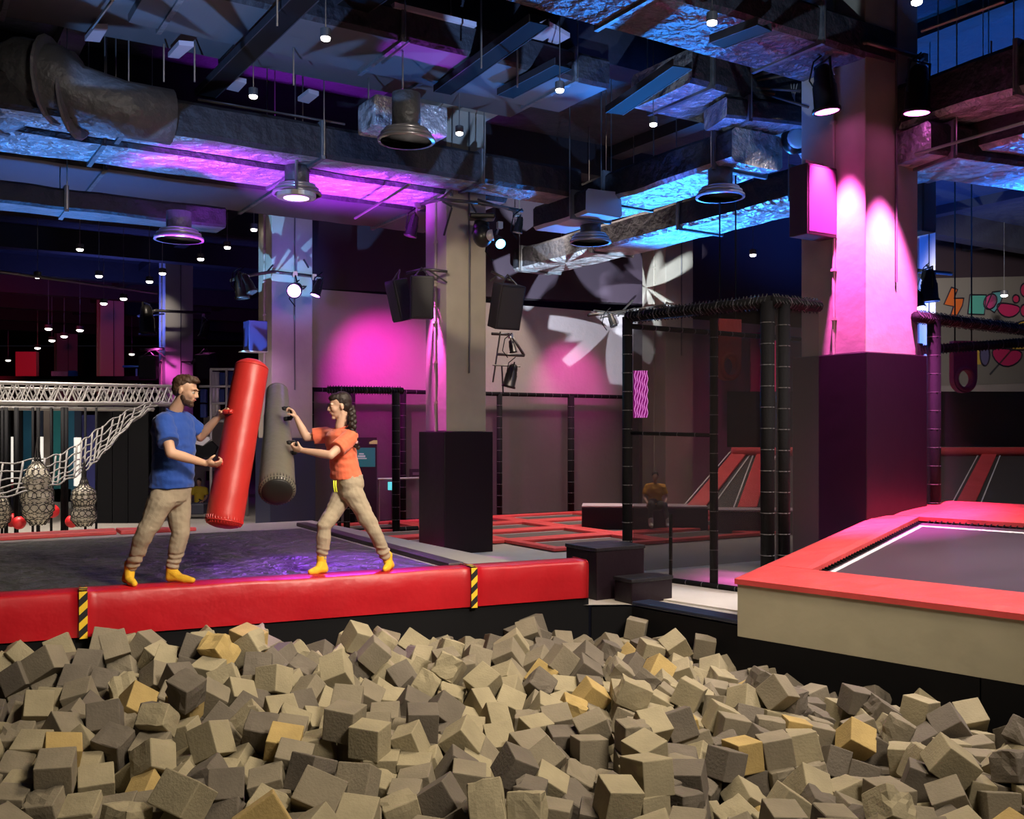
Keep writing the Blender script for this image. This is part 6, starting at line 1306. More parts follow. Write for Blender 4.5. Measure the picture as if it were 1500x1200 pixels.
(6,54,4368,-1196,614,358,-595), (3,470,4264,-1182,-712,702,14), (6,882,4306,-1170,-479,-518,496), (6,1058,4282,-1151,-480,484,521), (4,1238,4272,-1166,-720,689,47),
(2,1418,4264,-1156,-701,54,-701), (3,1978,4408,-1271,565,-255,416), (4,2221,4312,-1330,-862,-116,-480), (2,2523,4289,-1198,-17,-679,-107), (3,2912,4482,-1207,-124,-686,700),
(1,3183,4446,-1366,300,679,-665), (0,3496,4373,-1427,683,93,70), (5,-3838,4453,-1287,294,-663,-641), (5,-2351,4464,-1303,453,546,532), (5,-2166,4498,-1133,701,140,141),
(1,-1652,4493,-1121,-429,566,541), (6,-1392,4490,-1124,-721,71,-685), (5,-374,4613,-1307,-682,127,118), (4,-74,4578,-1170,38,11,-53), (1,423,4641,-1209,-157,404,-508),
(3,601,4477,-1180,-378,825,-417), (4,1587,4548,-1125,412,567,-451), (6,1781,4618,-1126,353,616,-532), (3,1986,4604,-1250,-226,-244,648), (3,2251,4606,-1179,260,-670,664),
(0,2460,4665,-1157,537,-457,516), (3,2625,4681,-1194,42,-691,36), (6,3245,4632,-1342,426,555,-671), (6,3656,4503,-1257,-994,-14,69), (0,-2352,4658,-1112,681,-98,142),
(3,-1861,4776,-1146,-70,-760,617), (2,-1634,4664,-1130,-536,-464,-484), (1,2021,4836,-1215,-949,61,310), (3,2341,4840,-1148,-673,-261,-635), (0,2754,4881,-1203,-592,-805,8),
(1,3320,4798,-1270,-432,518,395), (1,3501,4764,-1246,-554,-520,367), (4,3759,4850,-1246,-56,-30,-563), (4,-2204,4878,-1113,-419,365,528), (5,-1690,4869,-1144,179,-656,-15),
(1,1790,5155,-1220,-521,-389,-265), (4,3208,5033,-1351,-522,-383,-587), (3,3595,4995,-1230,615,-436,490), (5,3951,4930,-1258,40,704,708), (1,-2164,5073,-1090,-551,-811,-182),
(0,4085,5281,-1194,995,-87,-30), (5,4482,5558,-1442,992,103,27), (6,1850,5937,-1166,-57,-879,246), (6,-3899,5549,-916,-492,396,-772), (4,1759,6144,-1128,558,-488,-399),
(4,-4422,5825,-994,-385,451,609), (1,-3696,5788,-886,-677,-213,693), (4,-3276,5814,-879,-18,-459,-385), (6,1798,6327,-1188,693,8,-16), (3,-4650,6120,-797,-288,-216,-260),
(2,-4376,6005,-893,-643,618,303), (6,-4022,5946,-837,-524,352,-713), (5,-4831,6682,-846,-949,-254,32), (6,-4334,6507,-635,735,43,586), (2,-4254,6294,-802,730,621,-213),
(2,-4080,6283,-749,-8,274,959), (5,-3971,6973,-687,916,-21,-271), (4,-3259,6587,-792,73,-925,-332), (6,-2993,6516,-716,-215,-276,-601), (2,-1382,6601,-792,129,328,-799),
(2,-3176,7202,-670,-587,-195,43), (4,-2977,7114,-731,-602,-137,177), (6,-2582,6758,-763,-334,-269,-600), (2,-2073,6925,-680,-484,-374,-570), (2,-1739,6968,-697,418,-482,-673),
(6,-1594,7428,-739,931,205,-289), (5,-977,7286,-854,-439,-184,-305), (6,-2324,7902,-668,415,-416,806), (3,-1249,7666,-750,292,-146,-799), (2,-978,7573,-850,-897,80,-335),
(6,-504,8088,-807,327,138,912), (6,-934,8449,-836,220,462,768), (5,714,8830,-914,-672,117,191), (1,858,8622,-992,-203,476,699), (6,1062,8556,-992,109,820,136),
(4,514,8997,-906,-427,-536,-445), (5,-598,4120,-1218,436,677,-575), (5,-349,4129,-1155,279,-561,205), (2,1614,4155,-1310,-394,-915,-83), (2,-3330,4288,-1073,125,120,-2),
(4,-3091,4264,-964,404,-915,-3), (6,-2831,4160,-1109,125,-148,-211), (2,-2648,4204,-1222,-324,-592,-660), (1,-2482,4239,-1120,-22,-241,61), (4,-1662,4162,-1202,-582,-403,691),
(3,-1472,4155,-1019,750,-588,184), (1,-1276,4132,-1032,-828,48,72), (3,-820,4167,-1221,-748,435,502), (5,-696,4280,-974,-345,-535,-450), (2,-526,4292,-1138,-237,784,-200),
(0,-148,4181,-1182,489,535,-643), (3,81,4314,-996,-42,698,43), (3,262,4281,-1117,-189,450,749), (3,877,4235,-999,-13,720,-693), (0,1126,4199,-963,49,6,-13),
(4,1340,4197,-997,618,481,-523), (6,1596,4346,-1114,464,-536,554), (1,1792,4276,-1222,-138,-861,-463), (3,2148,4144,-1153,118,314,212), (3,2809,4299,-1330,-118,-431,-62),
(6,2910,4405,-1034,212,-666,-671), (5,3054,4320,-1204,252,207,890), (3,3321,4312,-1306,284,-752,512), (1,-3732,4336,-1264,186,684,-362), (4,-3376,4441,-993,115,-795,585),
(2,-3105,4473,-958,-714,-101,-685), (1,-2870,4413,-964,-723,-10,657), (4,-2472,4460,-1144,171,-311,-136), (5,-2309,4403,-1069,680,491,531), (6,-2052,4356,-1026,-697,-370,-182),
(3,-1820,4554,-1072,120,245,962), (2,-1543,4371,-948,-88,-776,618), (1,-1313,4389,-943,123,-648,-14), (0,-1088,4399,-977,256,133,532), (2,-893,4357,-1015,-644,10,710),
(3,-729,4505,-990,-552,-345,-634), (6,-323,4567,-1050,170,418,275), (5,-84,4522,-1010,-468,-489,-502), (4,88,4497,-992,-711,-7,-700), (1,285,4483,-1122,262,-7,-705),
(1,546,4564,-1038,-4,381,-374), (6,708,4410,-1019,838,516,138), (6,966,4499,-1069,23,519,-4), (4,1182,4434,-1025,621,524,-414), (4,1389,4400,-1000,-32,-807,590),
(0,1700,4520,-927,601,416,-350), (5,1843,4474,-1135,239,669,-604), (3,2118,4443,-1134,-140,295,-367), (1,2452,4481,-1061,726,-630,208), (4,2620,4651,-1004,390,595,-509),
(6,2865,4682,-1109,-31,-279,-103), (2,3048,4615,-1241,658,322,-500), (0,3460,4542,-1228,-754,63,-653), (2,3916,4401,-1248,-258,393,-882), (6,4227,4549,-1414,694,114,87),
(2,-4182,4576,-1270,734,619,-206), (4,-3457,4638,-1081,-694,-68,-217), (2,-2999,4653,-967,-138,-723,-113), (1,-2216,4587,-927,-288,630,719), (6,-1983,4597,-1010,-78,248,677),
(4,-1790,4733,-985,783,15,-86), (6,-1545,4595,-899,-183,-253,949), (3,-1326,4635,-976,-710,-164,656), (2,-345,4814,-996,-779,-626,-26), (2,284,4772,-1057,42,-758,-46),
(6,470,4793,-1005,626,438,-489), (0,641,4754,-1005,642,441,-469), (5,1522,4699,-1018,-514,508,-354), (5,1686,4757,-1017,684,-352,577), (1,1919,4806,-1047,-763,-507,14),
(1,2132,4758,-1087,-202,770,447), (2,2444,4817,-970,-582,-111,802), (4,2613,4862,-1021,607,105,-779), (0,3393,4732,-1088,-612,-429,321), (4,3714,4653,-1133,-321,-194,-558),
(0,4069,4618,-1229,-298,622,-196), (1,-3767,4845,-1134,267,-894,-255), (2,-3518,4845,-1078,70,269,-217), (3,-2547,4853,-964,-485,-340,-471), (6,-2292,4816,-924,-151,528,491),
(3,-636,4977,-954,-484,450,526), (6,-449,5005,-939,26,-686,-59), (6,914,4905,-970,624,475,-464), (3,1676,5014,-1015,172,-651,-695), (1,1910,5146,-1092,471,32,-881),
(6,2182,4988,-1083,-888,394,195), (5,2386,5042,-1026,85,-652,-750), (5,2839,5131,-1056,-5,53,725), (5,3404,4945,-1220,-597,136,19), (6,3752,4941,-1070,-682,-729,-32),
(3,3984,5101,-1240,785,-46,-38), (6,4276,4909,-1452,338,757,-557), (1,-4060,4830,-1192,-325,68,330), (1,-3839,4921,-978,323,-791,-170), (2,-2395,5057,-937,-499,-506,356),
(3,-1361,5116,-955,31,-165,985), (0,994,5091,-967,-46,-697,-118), (5,1193,5122,-969,9,-754,646), (4,2453,5272,-1016,742,-282,238), (0,2658,5292,-1046,603,40,4),
(5,3259,5146,-1142,-696,-646,81), (2,3428,5215,-1194,110,-482,-132), (1,3630,5189,-1193,10,8,664), (1,3912,5410,-1086,-232,768,-61), (5,4474,5306,-1487,-283,198,-584),
(4,-3981,5091,-1065,455,74,771), (5,-3662,5174,-938,557,-663,385), (0,2398,5461,-1011,-14,18,-987), (5,2578,5500,-1034,-418,-482,542), (4,4260,5383,-1447,586,-783,-164),
(6,4392,5495,-1271,916,-401,-25), (6,4577,5552,-1256,-303,-689,-264), (6,-4200,5069,-973,-310,247,637), (6,-3278,5326,-816,-338,-367,-552), (4,-826,5503,-899,-678,64,-42),
(0,-581,5505,-944,-42,-119,690), (1,3481,5861,-1085,12,-725,-686), (0,4244,5658,-1246,-961,-271,42), (6,-4518,5503,-1018,-301,188,805), (1,-4013,5425,-811,496,-556,666),
(6,-3594,5542,-787,853,-35,-118), (0,-3378,5512,-794,608,-619,350), (3,-2872,5606,-848,86,617,209), (6,-2654,5624,-852,-580,-6,58), (1,-2372,5686,-830,-635,-81,-657),
(6,-2124,5760,-854,-702,195,-679), (5,-1708,5682,-871,455,250,639), (6,-1053,5731,-864,34,-103,78), (3,420,5887,-927,665,-72,-75), (4,812,5842,-941,-502,342,648),
(6,3539,6098,-1129,57,621,-715), (3,-4647,5785,-962,261,-824,-149), (0,-4413,5336,-948,-45,-731,402), (2,-3852,5691,-779,157,-875,-190), (4,-3479,5683,-706,109,-647,-202),
(0,-3280,5682,-743,-413,711,-285), (1,-3082,5731,-806,-341,-153,-498), (6,-2651,5821,-848,-928,-58,279), (2,-2217,5980,-817,-3,-866,-479), (0,-1937,6096,-794,515,-491,-694),
(6,-1839,5888,-861,-320,337,390), (2,-1598,5921,-878,-495,197,87), (3,-837,5895,-950,590,553,-505), (6,-538,5894,-912,756,-60,-121), (2,-354,6016,-875,35,647,718),
(4,-16,5977,-924,-606,29,67), (1,334,6069,-955,-67,-740,-667), (3,1459,6254,-996,-423,-575,-572), (2,1900,6334,-1016,-4,21,1000), (6,3315,6387,-1044,653,102,-697),
(6,3590,6309,-1147,115,-178,-968), (4,-4918,6507,-868,-218,-685,547), (6,-4912,5749,-922,796,182,107), (1,-4479,5718,-822,412,-474,-617), (0,-4258,5829,-793,135,947,-289),
(5,-3760,5934,-802,-863,47,-446), (0,-3500,5958,-784,285,-438,-66), (6,-3337,6027,-822,-448,-310,831), (2,-3058,5980,-739,929,44,58), (2,-2232,6155,-707,88,-837,538),
(6,-1016,6138,-838,619,614,-292), (4,1073,6444,-971,479,-540,550), (0,3063,6494,-1082,139,-634,150), (1,-4546,6790,-794,-78,468,-874), (2,-4330,6872,-640,615,516,-539),
(1,-4199,6088,-733,-249,165,604), (0,-4024,6067,-711,-167,-248,-720), (3,-3730,6181,-750,-682,-635,-329), (3,-3392,6348,-846,-96,-557,492), (0,-2554,6237,-746,-256,-472,-795),
(3,-2085,6430,-673,532,279,-799), (2,-1943,6564,-697,-246,-68,423), (6,-1536,6272,-752,202,171,-160), (5,-888,6374,-810,-357,-590,437), (3,-98,6583,-906,-357,-35,122),
(6,335,6494,-926,725,-397,340), (6,-4150,7070,-595,803,-504,-148), (6,-3819,7058,-622,-357,244,-80), (4,-2793,6484,-694,145,-249,691), (5,-2119,6620,-616,834,-325,408),
(1,-1552,6716,-755,-412,94,886), (1,-1049,6562,-730,150,-504,-66), (5,-871,6562,-776,-791,181,-575), (2,-100,6765,-823,128,780,249), (4,-3543,7338,-609,-907,239,-252),
(5,-1086,6839,-834,-569,-165,777), (5,-607,6747,-788,-515,-251,-338), (2,67,6972,-861,913,324,-107), (6,2182,7065,-1020,-34,-2,998), (2,-2385,7345,-569,629,-363,-517),
(2,-837,7061,-828,-582,679,-75), (2,-232,7164,-711,-4,610,130), (1,289,7190,-903,-972,109,-128), (3,934,7201,-911,568,512,-413), (3,-2228,7436,-537,-700,39,-688),
(3,-1318,7422,-707,512,-328,231), (4,-565,7288,-720,120,-8,-42), (3,-377,7342,-716,-35,-991,-115), (2,-148,7403,-735,600,-334,182), (4,127,7402,-815,-149,-638,-728),
(2,-1682,8228,-762,-450,-132,-859), (3,-505,7561,-724,-25,251,-598), (0,1447,7622,-918,55,-592,-160), (1,-1377,8352,-741,-60,135,-582), (0,-401,7844,-706,-153,570,470),
(6,880,7752,-926,726,-349,242), (4,-344,8384,-778,-249,-458,108), (3,35,8416,-858,-748,247,-607), (1,559,8270,-828,220,39,142), (2,1642,8045,-925,-487,-264,-441),
(6,1170,8363,-849,-813,-18,-538), (4,1915,8459,-1032,-714,-64,-546), (5,786,9082,-962,104,438,-850), (2,-3308,4106,-1150,-690,160,160), (0,-2633,4106,-969,996,2,93),
(4,-2256,4129,-1216,706,-319,-30), (4,-706,4106,-1036,708,-163,114), (3,99,4106,-1158,-240,0,-971), (1,870,4106,-1174,-1,-717,0), (3,2418,4114,-1204,-465,564,488),
(5,-3552,4087,-1179,-269,-654,-654), (4,-3236,4113,-948,-995,3,88), (0,-2930,4150,-954,-332,479,290), (1,-2468,4106,-916,92,0,-996), (4,-2281,4221,-969,856,291,218),
(1,-1904,4123,-1174,930,58,-358), (3,-1712,4241,-1052,-521,-414,738), (2,-1232,4187,-874,132,-969,182), (3,-1096,4178,-1062,-654,-725,-18), (6,-908,4115,-994,-404,-557,-615),
(1,-534,4146,-971,-385,-721,337), (1,-295,4122,-992,-518,610,-480), (5,-333,4333,-1069,702,-522,-280), (0,-124,4346,-1005,204,-768,595), (3,156,4126,-1003,126,-963,-32),
(4,478,4394,-1020,-356,503,-750), (2,678,4201,-1174,10,6,-328), (2,1044,4106,-1179,-511,489,489), (6,1402,4157,-832,-121,774,-604), (3,1794,4140,-1104,700,-643,99),
(2,2227,4115,-1004,-686,-646,212), (4,2295,4299,-1175,-516,-428,-248), (1,2792,4107,-1284,-563,-569,421), (2,2678,4459,-1127,-621,715,270), (4,3239,4298,-1153,-325,-72,943),
(6,3259,4112,-1193,-341,-614,-641), (6,-3707,4383,-1078,-770,-182,-606), (2,-3507,4240,-1058,66,66,704), (4,-3118,4440,-781,715,6,-28), (3,-2434,4428,-936,369,50,665),
(4,-2157,4401,-896,-69,-373,101), (6,-1904,4307,-1170,625,337,-190), (3,-1822,4413,-967,67,-864,-498), (5,-1302,4345,-772,633,-474,438), (6,-1080,4369,-760,-565,72,804),
(0,-906,4305,-850,644,354,530), (6,-694,4282,-776,636,-434,548), (1,-540,4454,-960,48,-782,-326), (5,-243,4514,-873,-281,-597,-679), (2,-44,4499,-826,-509,438,483),
(4,158,4513,-823,-470,-488,-502), (0,370,4582,-914,-28,317,51), (2,656,4498,-858,524,258,456), (2,854,4413,-836,-195,-965,-97), (0,1060,4368,-865,119,725,108),
(6,1258,4353,-823,107,589,96), (2,1576,4584,-787,134,720,-661), (0,1781,4343,-989,-898,-198,367), (3,2028,4288,-1077,459,383,-798), (2,2199,4478,-985,-685,573,-211),
(6,2684,4199,-1084,-711,-576,-384), (0,2820,4609,-920,-214,733,634), (4,3082,4544,-1053,51,-2,966), (4,3276,4521,-1162,-959,29,238), (1,3776,4312,-1177,-313,789,-63),
(0,-3735,4590,-1128,-745,-380,547), (5,-3584,4523,-961,217,232,907), (2,-3328,4598,-954,-481,142,-863), (4,-3080,4601,-794,-6,23,-718), (3,-2822,4591,-920,12,-280,951),
(6,-2439,4621,-818,-609,291,137), (4,-1986,4725,-887,774,-577,39), (4,-1791,4612,-842,233,85,-145), (4,-1632,4508,-773,-220,-854,470), (6,-1350,4528,-800,219,-197,6),
(5,-1164,4695,-881,-500,-673,532), (1,-944,4537,-875,-871,157,-462), (1,-734,4511,-810,-994,71,-16), (2,-536,4628,-898,716,288,532), (6,-194,4672,-843,34,-996,-59),
(1,43,4756,-848,-514,-643,-320), (4,252,4764,-887,-651,34,-758), (5,411,4762,-840,1,995,68), (4,612,4727,-821,-622,777,85), (0,1379,4609,-846,-81,782,-618),
(2,1580,4764,-832,61,-682,-6), (4,1880,4952,-916,809,-423,192), (2,2073,4873,-876,-489,-24,-165), (2,2271,4770,-946,-671,97,119), (0,2465,4605,-913,-98,212,779),
(6,2910,4914,-908,581,-9,-317), (5,3163,4713,-1020,207,-327,-829), (4,3234,4872,-999,-381,-509,-767), (1,3474,4353,-1144,355,-406,-590), (4,4018,4519,-1394,314,-495,-245),
(2,-3962,4586,-1259,-139,240,899), (6,-3684,4749,-981,332,816,-360), (0,-3168,4792,-822,37,144,-696), (0,-2979,4770,-796,-22,-733,-16), (1,-2718,4727,-852,-656,-114,690),
(3,-2092,4917,-872,-580,-109,-71), (1,-1802,4925,-945,-699,-20,-713), (3,-1634,4806,-823,708,3,541), (2,-1399,4768,-857,649,411,567), (5,-1044,4808,-824,-316,-654,346),
(1,-888,4785,-839,514,456,580), (0,-720,4833,-805,630,-361,-566), (2,1149,4769,-950,681,675,281), (2,1371,4826,-878,487,-654,470), (4,2089,5122,-902,-369,677,-169),
(1,2277,4965,-870,183,104,-977), (4,2552,5034,-902,231,-154,-626), (1,3054,5065,-1007,893,30,-447), (2,3316,5031,-1025,871,-255,413), (4,3512,4915,-1048,-297,-645,592),
(6,3912,4523,-1107,-81,326,894), (0,3889,5187,-1042,-62,709,681), (3,-4308,4846,-1235,895,-354,-186), (2,-3966,4702,-1116,-842,-236,258), (3,-3610,4954,-916,-603,734,310),
(4,-3198,4946,-762,641,-466,355), (6,-2976,4974,-791,509,-637,464), (6,-1030,5095,-810,659,731,-175), (2,-848,5054,-901,-151,212,-960), (0,3,5205,-950,191,-125,-686),
(0,592,5156,-807,290,733,-450), (2,1152,4940,-894,-56,-311,628), (4,3120,5280,-1002,369,-676,-363), (6,3348,5341,-981,296,681,-660), (5,3552,5211,-1023,-286,9,955),
(6,3724,5365,-1027,-762,-327,-532), (6,-4244,4869,-1021,874,-296,169), (0,-3878,5052,-871,244,281,272), (4,-3439,5085,-784,-317,-397,-587), (3,-3190,5136,-804,308,767,-487),
(0,-2862,5191,-803,-220,-499,-698), (5,1346,5218,-970,-598,430,-218), (0,2082,5587,-918,-319,330,-810), (5,2932,5483,-971,219,639,-717), (0,3242,5594,-990,490,51,-824),
(6,3605,5523,-954,162,794,-414), (4,4089,5492,-1221,-432,-168,-99), (5,-4030,4833,-972,-834,123,-322), (4,-3804,5313,-864,-147,217,-523), (6,-3526,5260,-730,303,209,205),
(5,-3210,5240,-651,-37,-502,-862), (3,-2895,5356,-713,-768,609,130), (5,62,5532,-821,-600,-162,-130), (2,1578,5641,-1048,824,435,-30), (5,2563,5683,-868,516,622,-508),
(0,2910,5686,-1006,759,444,412), (1,3192,5804,-932,-636,696,-71), (0,3444,5685,-956,-395,-123,119), (5,3684,5950,-1064,383,-586,546), (0,4032,5648,-1046,653,175,-704),
(2,4245,5906,-1218,-900,-343,117), (1,-4418,5038,-964,647,-202,-652), (4,-4187,5338,-928,925,99,211), (2,-4096,5311,-708,683,477,-138), (5,-3550,5459,-661,-682,687,199),
(1,-3309,5422,-645,-495,-39,48), (6,722,5967,-739,-599,-452,-530), (5,1798,6116,-966,56,-31,-997), (1,3010,5898,-1029,-443,-280,-643), (5,3249,6025,-985,-896,-20,-278),
(5,3469,6062,-990,-58,-261,221), (3,3735,6173,-1058,454,472,-368), (0,3912,5956,-1156,504,-738,-427), (5,-5134,5904,-1018,753,299,278), (4,-4832,5595,-948,-821,544,157),
(5,-4325,5213,-859,-36,-744,403), (4,-3478,5592,-558,29,-847,530), (1,-3251,5602,-591,-273,418,691), (5,-3106,5510,-752,-593,313,-641), (4,-2426,5923,-784,-388,788,470),
(0,-1308,5828,-782,580,468,581), (4,-894,5912,-737,644,550,-448), (4,964,6252,-948,-174,-527,-671), (4,2128,6308,-1007,-23,856,4), (2,2537,6223,-936,-112,-783,542),
(2,3368,6212,-1003,-564,-759,317), (1,3482,6475,-1046,262,460,-373), (3,3955,6128,-1086,479,-641,-536), (1,-5244,6531,-814,-598,-232,-620), (3,-4610,6542,-686,18,189,-834),
(2,-4459,6254,-760,310,-394,681), (3,-4596,5535,-839,521,118,-578), (0,-4094,5782,-744,715,-290,-630), (4,-3641,5891,-696,-67,350,-558), (4,-3319,5875,-660,167,-439,-192),
(5,-2632,6031,-828,698,551,457), (0,3605,6611,-1071,-915,402,7), (3,-4803,6642,-701,796,218,180), (2,-4578,6866,-642,-287,7,224), (4,-4139,6760,-705,-528,-817,-175),
(5,-4260,5928,-675,-187,-224,-738), (1,-3829,6050,-668,-271,480,-337), (0,-3530,6194,-766,-375,-684,184), (3,-1031,6243,-655,85,675,309), (4,-521,6255,-711,-838,234,-400),
(1,-114,6442,-790,140,-350,-917), (6,2628,6673,-891,444,572,-517), (2,2814,6664,-906,-996,-65,50), (4,2978,6813,-934,-186,676,-191), (2,-3976,7135,-519,275,218,926),
(2,-3918,6684,-742,223,-473,-299), (3,-3636,6697,-786,-387,-115,-147), (3,-3430,6514,-744,712,-577,203), (4,-480,6576,-781,381,720,-500), (3,1439,7053,-894,-291,-165,-942),
(5,1649,7123,-814,-503,-475,-545), (6,1946,7078,-802,-669,-16,743), (3,2768,7053,-936,-998,25,64), (3,-3080,7470,-605,502,70,26), (5,1268,7259,-870,551,-68,827),
(6,1970,7260,-819,-647,15,761), (4,2621,7398,-1026,-700,415,-510), (3,2907,7288,-1003,-362,-314,-390), (3,-2882,7642,-582,-218,-803,-413), (1,-2540,7756,-672,517,588,-343),
(5,2000,7412,-838,-453,524,498), (1,-2250,7731,-595,-65,-341,474), (2,985,7553,-870,683,618,349), (2,2480,7808,-1045,224,-10,909), (4,-1491,8091,-725,249,751,-284),
(2,-352,8185,-716,520,-292,339), (3,160,8248,-766,180,-854,471), (5,197,8118,-844,-391,298,482), (2,568,7653,-729,-391,487,627), (1,774,7711,-790,395,744,-509),
(4,1182,7804,-905,27,773,-632), (5,2062,7997,-1006,113,-235,-525), (2,2351,7953,-1056,772,331,207), (0,322,8496,-882,-716,149,-641), (1,-108,8732,-774,-268,942,-131),
(6,611,8622,-858,-276,323,905), (0,1717,8361,-930,-149,893,268), (1,1324,8834,-867,317,-629,176), (3,1182,9240,-854,605,290,-706), (4,-2770,4114,-821,-674,-61,-219),
(5,257,4106,-1267,-509,-507,492), (2,-3175,4279,-798,-499,-488,-516), (4,-2560,4282,-845,225,183,719), (6,-2078,4135,-1051,-379,-214,-896), (0,352,4292,-929,201,167,883),
(6,478,4124,-999,-513,446,551), (2,2358,4294,-1014,-262,67,-872), (0,3518,4163,-1319,100,364,-141), (2,-3521,4336,-881,-768,-165,-619), (6,-1986,4436,-832,582,-704,-136),
(3,-1638,4170,-902,-6,362,-754), (1,-1011,4124,-826,-622,-544,326), (6,-380,4332,-891,80,-178,-162), (3,471,4557,-777,-761,-566,279), (2,645,4447,-677,562,-596,-409),
(1,-3947,4307,-1217,624,-95,-463), (0,-2852,4463,-765,-164,-655,-365), (6,-2607,4450,-864,-376,558,651), (3,-411,4794,-830,35,-1,-174), (1,788,4651,-816,-532,-525,327),
(2,965,4596,-851,361,-600,486), (4,1974,4594,-996,636,622,189), (2,3008,4679,-904,440,167,874), (4,3348,4497,-1016,476,-514,126), (6,-3349,4744,-778,527,-288,-637),
(1,-2719,4636,-707,-468,164,-102), (0,-2659,4822,-673,616,652,-433), (0,2973,5128,-836,692,657,122), (4,3190,5110,-916,-190,-880,145), (1,3438,5147,-909,562,25,396),
(4,4418,5083,-1451,-267,-613,452), (6,3536,5368,-843,386,411,178), (5,4329,5279,-1307,-502,630,-305), (6,-3383,4911,-662,-355,360,606), (4,-3013,5133,-692,-818,-117,533),
(4,3133,5522,-886,115,-480,172), (2,3827,5609,-968,-590,-498,-626), (0,4357,5512,-1097,-328,-613,621), (1,-4066,5159,-837,-48,798,-511), (5,-3421,5201,-604,812,414,269),
(4,-4257,5426,-808,-848,-157,-197), (2,3373,5972,-869,-960,75,-270), (2,3564,6332,-942,-551,-664,-290), (3,4060,5882,-1076,-491,803,-237), (1,-3987,5593,-682,275,-206,-177),
(4,-3236,5768,-552,428,754,-449), (1,3374,6454,-853,658,-107,-730), (4,3788,6369,-1128,-8,12,-990), (5,4130,6023,-1061,241,604,759), (5,-5180,6140,-939,160,755,33),
(6,-3545,6314,-642,-302,262,603), (0,2982,7019,-926,-697,-221,-233), (2,886,7368,-762,-1,908,94), (3,2677,7261,-943,422,-283,585), (1,394,8219,-785,169,219,-576),
(5,326,7751,-731,-112,-337,524), (0,-358,8812,-869,80,547,-560),
]
# ------------------------------------------------------------------ foam pit cubes

SZ = FOAM_SIZES
CF = {'dark grey-brown': mat('foam_dark', (.135, .115, .090), .95, bump=.22, bscale=70, var=.12, vscale=6),
      'taupe': mat('foam_taupe', (.215, .185, .130), .95, bump=.22, bscale=70, var=.12, vscale=6),
      'tan': mat('foam_tan', (.30, .260, .165), .95, bump=.22, bscale=70, var=.12, vscale=6),
      'ochre yellow': mat('foam_ochre', (.40, .29, .11), .95, bump=.22, bscale=70, var=.15, vscale=6)}
def cubemesh(sz, torn, seed, fine):
    ps = [-1, -.93, -.5, 0, .5, .93, 1] if fine else [-1, -.88, .88, 1]; n = len(ps); vs = {}; V = []; Fc = []
    rr = .06 if torn < .5 else .20
    off = seed*7.31
    def put(x, y, z):
        k = (x, y, z)
        if k in vs: return vs[k]
        p = Vector((x, y, z)); q = Vector([max(-1+rr, min(1-rr, c)) for c in p]); d = p-q
        if d.length > 1e-6: p = q+d.normalized()*min(d.length, rr)
        a = .016 if torn < .5 else .16
        nn = noise.noise(p*1.3+Vector((off, 0, 0)))*a+noise.noise(p*3.7+Vector((0, off, 0)))*a*.55
        if torn >= .5 and p.normalized().dot(Vector((math.sin(seed*2.1), math.cos(seed*1.7), .6)).normalized()) > .55: nn -= .16+.12*noise.noise(p*4)
        p = p*(1+nn*(.35 if abs(nn) < .1 else .8))
        V.append(Vector((p.x*sz[0]/2, p.y*sz[1]/2, p.z*sz[2]/2))); vs[k] = len(V)-1; return vs[k]
    for ax in range(3):
        for sg in (-1, 1):
            for i in range(n-1):
                for j in range(n-1):
                    def mk(a, b):
                        c = [0, 0, 0]; c[ax] = sg; c[(ax+1) % 3] = a; c[(ax+2) % 3] = b; return put(*c)
                    f = [mk(ps[i], ps[j]), mk(ps[i+1], ps[j]), mk(ps[i+1], ps[j+1]), mk(ps[i], ps[j+1])]
                    Fc.append(f if sg > 0 else f[::-1])
    return V, Fc
recs = FOAM
cache = {}
rf = random.Random(5)
stuff = MB(); cn = list(CF); colmats = list(CF.values())
SPECIAL = {}
pts = []
for i, (k, x, y, z, a, b, c) in enumerate(recs):
    x /= 1000; y /= 1000; z = z/1000+.06; pts.append((x, y, z))
def near(px, py, used, lim=300):
    best = None
    for i in range(lim):
        x, y, z = pts[i]; d = math.hypot(750+F*x/y-px, HZ-F*(z-CZ)/y-py)
        if i not in used and (best is None or d < best[0]): best = (d, i)
    return best[1]
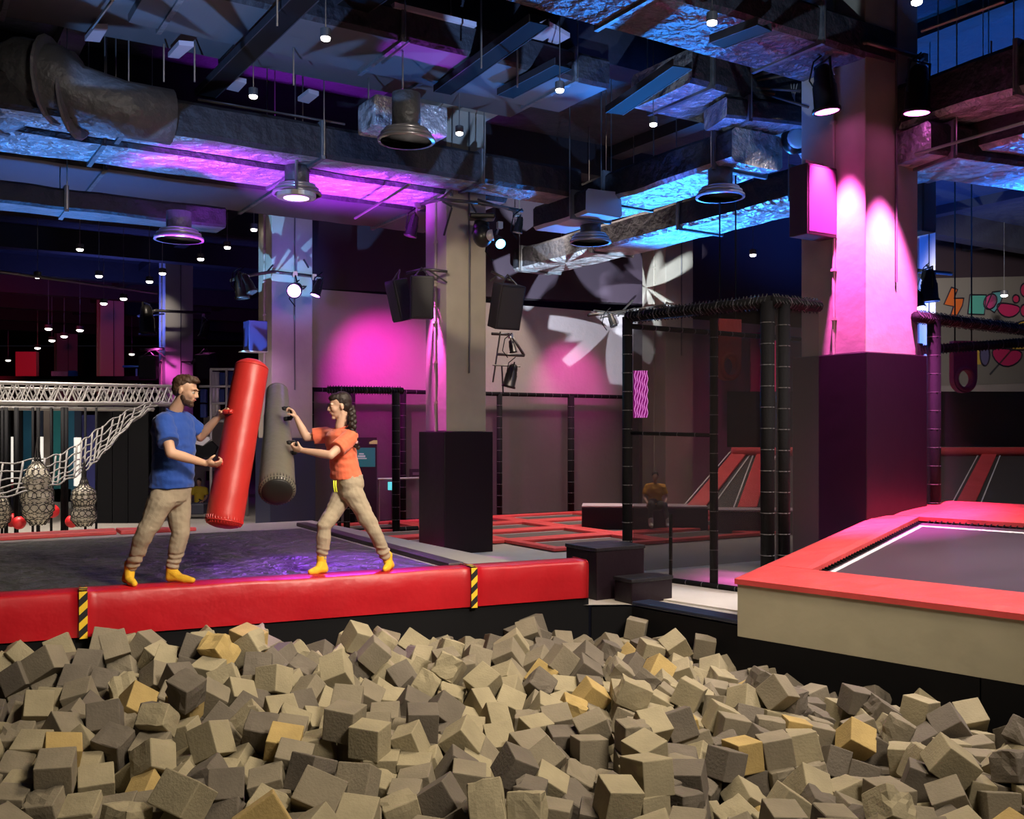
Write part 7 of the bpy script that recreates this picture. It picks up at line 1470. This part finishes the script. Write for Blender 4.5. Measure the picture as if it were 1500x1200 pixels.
for px, py, cl, lb in ((1175, 1068, 2+1, 'bright ochre yellow foam cube near the black right wall of the pit'), (1357, 1105, 0, 'dark grey-brown foam cube standing upright near the lower right of the pit'), (805, 995, 3, 'ochre yellow foam cube in the middle of the pit, behind the centre'), (395, 1108, 3, 'ochre yellow foam cube in the nearest rows, left of the centre'),
                        (960, 945, 2, 'tan foam cube tilted against the black wall at the back right of the pit'), (610, 1022, 0, 'dark grey-brown foam cube left of the centre of the pit'), (290, 1110, 2, 'large tan foam cube in the nearest rows of the pit, below the man'), (35, 1005, 0, 'dark grey-brown foam cube at the left edge of the photo, below the red pad')):
    SPECIAL[near(px, py, SPECIAL)] = (cl, lb)
for i, (k, x, y, z, a, b, c) in enumerate(recs):
    x, y, z = pts[i]; a /= 1000; b /= 1000; c /= 1000; q = Quaternion((math.sqrt(max(0, 1-a*a-b*b-c*c)), a, b, c))
    r = rf.random(); ci = 0 if r < .25 else 1 if r < .60 else 2 if r < .96 else 3
    torn = 1 if rf.random() < .28 else 0; sd = rf.randrange(4)
    lb = None
    if i in SPECIAL: ci, lb = SPECIAL[i]; torn = 0
    if i < 300:
        key = (k, torn, sd % (4 if torn else 2), ci)
        if key not in cache:
            V, Fc = cubemesh(SZ[k], torn, key[2]+k*3+1, True); m = MB(); m.add(V, Fc)
            me = m.mesh('foam_cube', colmats[ci], Vector((0, 0, 0)), smooth=False); cache[key] = me
        o = bpy.data.objects.new('foam_cube', cache[key]); C.objects.link(o); o.location = (x, y, z); o.rotation_mode = 'QUATERNION'; o.rotation_quaternion = q
        px = 750+F*x/y; py = HZ-F*(z-CZ)/y
        col = ['at the left edge', 'on the left', 'left of centre', 'right of centre', 'on the right', 'at the right edge'][max(0, min(5, int(px//250)))]
        row = 'in the nearest rows' if py > 1110 else 'in the second rows' if py > 1040 else 'in the middle rows' if py > 985 else 'in the far rows'
        w_ = 'torn ' if torn else 'long ' if k == 6 else 'flat ' if k == 5 else ''
        t = lb or '%s%s foam cube %s of the pit, %s' % (w_, cn[ci], row, col)
        
        t = t.replace('torn dark grey-brown', 'torn dark-brown'); o['label'] = t; o['category'] = 'foam cube'; o['group'] = 'foam cubes filling the pit' if lb else t.replace('foam cube', 'foam cubes')
    else:
        V, Fc = cubemesh(SZ[k], torn, sd+k*3+1, False); stuff.cur = ci; stuff.add([q@v+Vector((x, y, z)) for v in V], Fc)
o = stuff.build('foam_cubes', colmats); tag(o, 'smaller showing and buried foam cubes between the larger ones in the pit', 'foam cubes'); o['kind'] = 'stuff'

for o in list(bpy.data.objects):
    if '_w' in o: del o['_w']
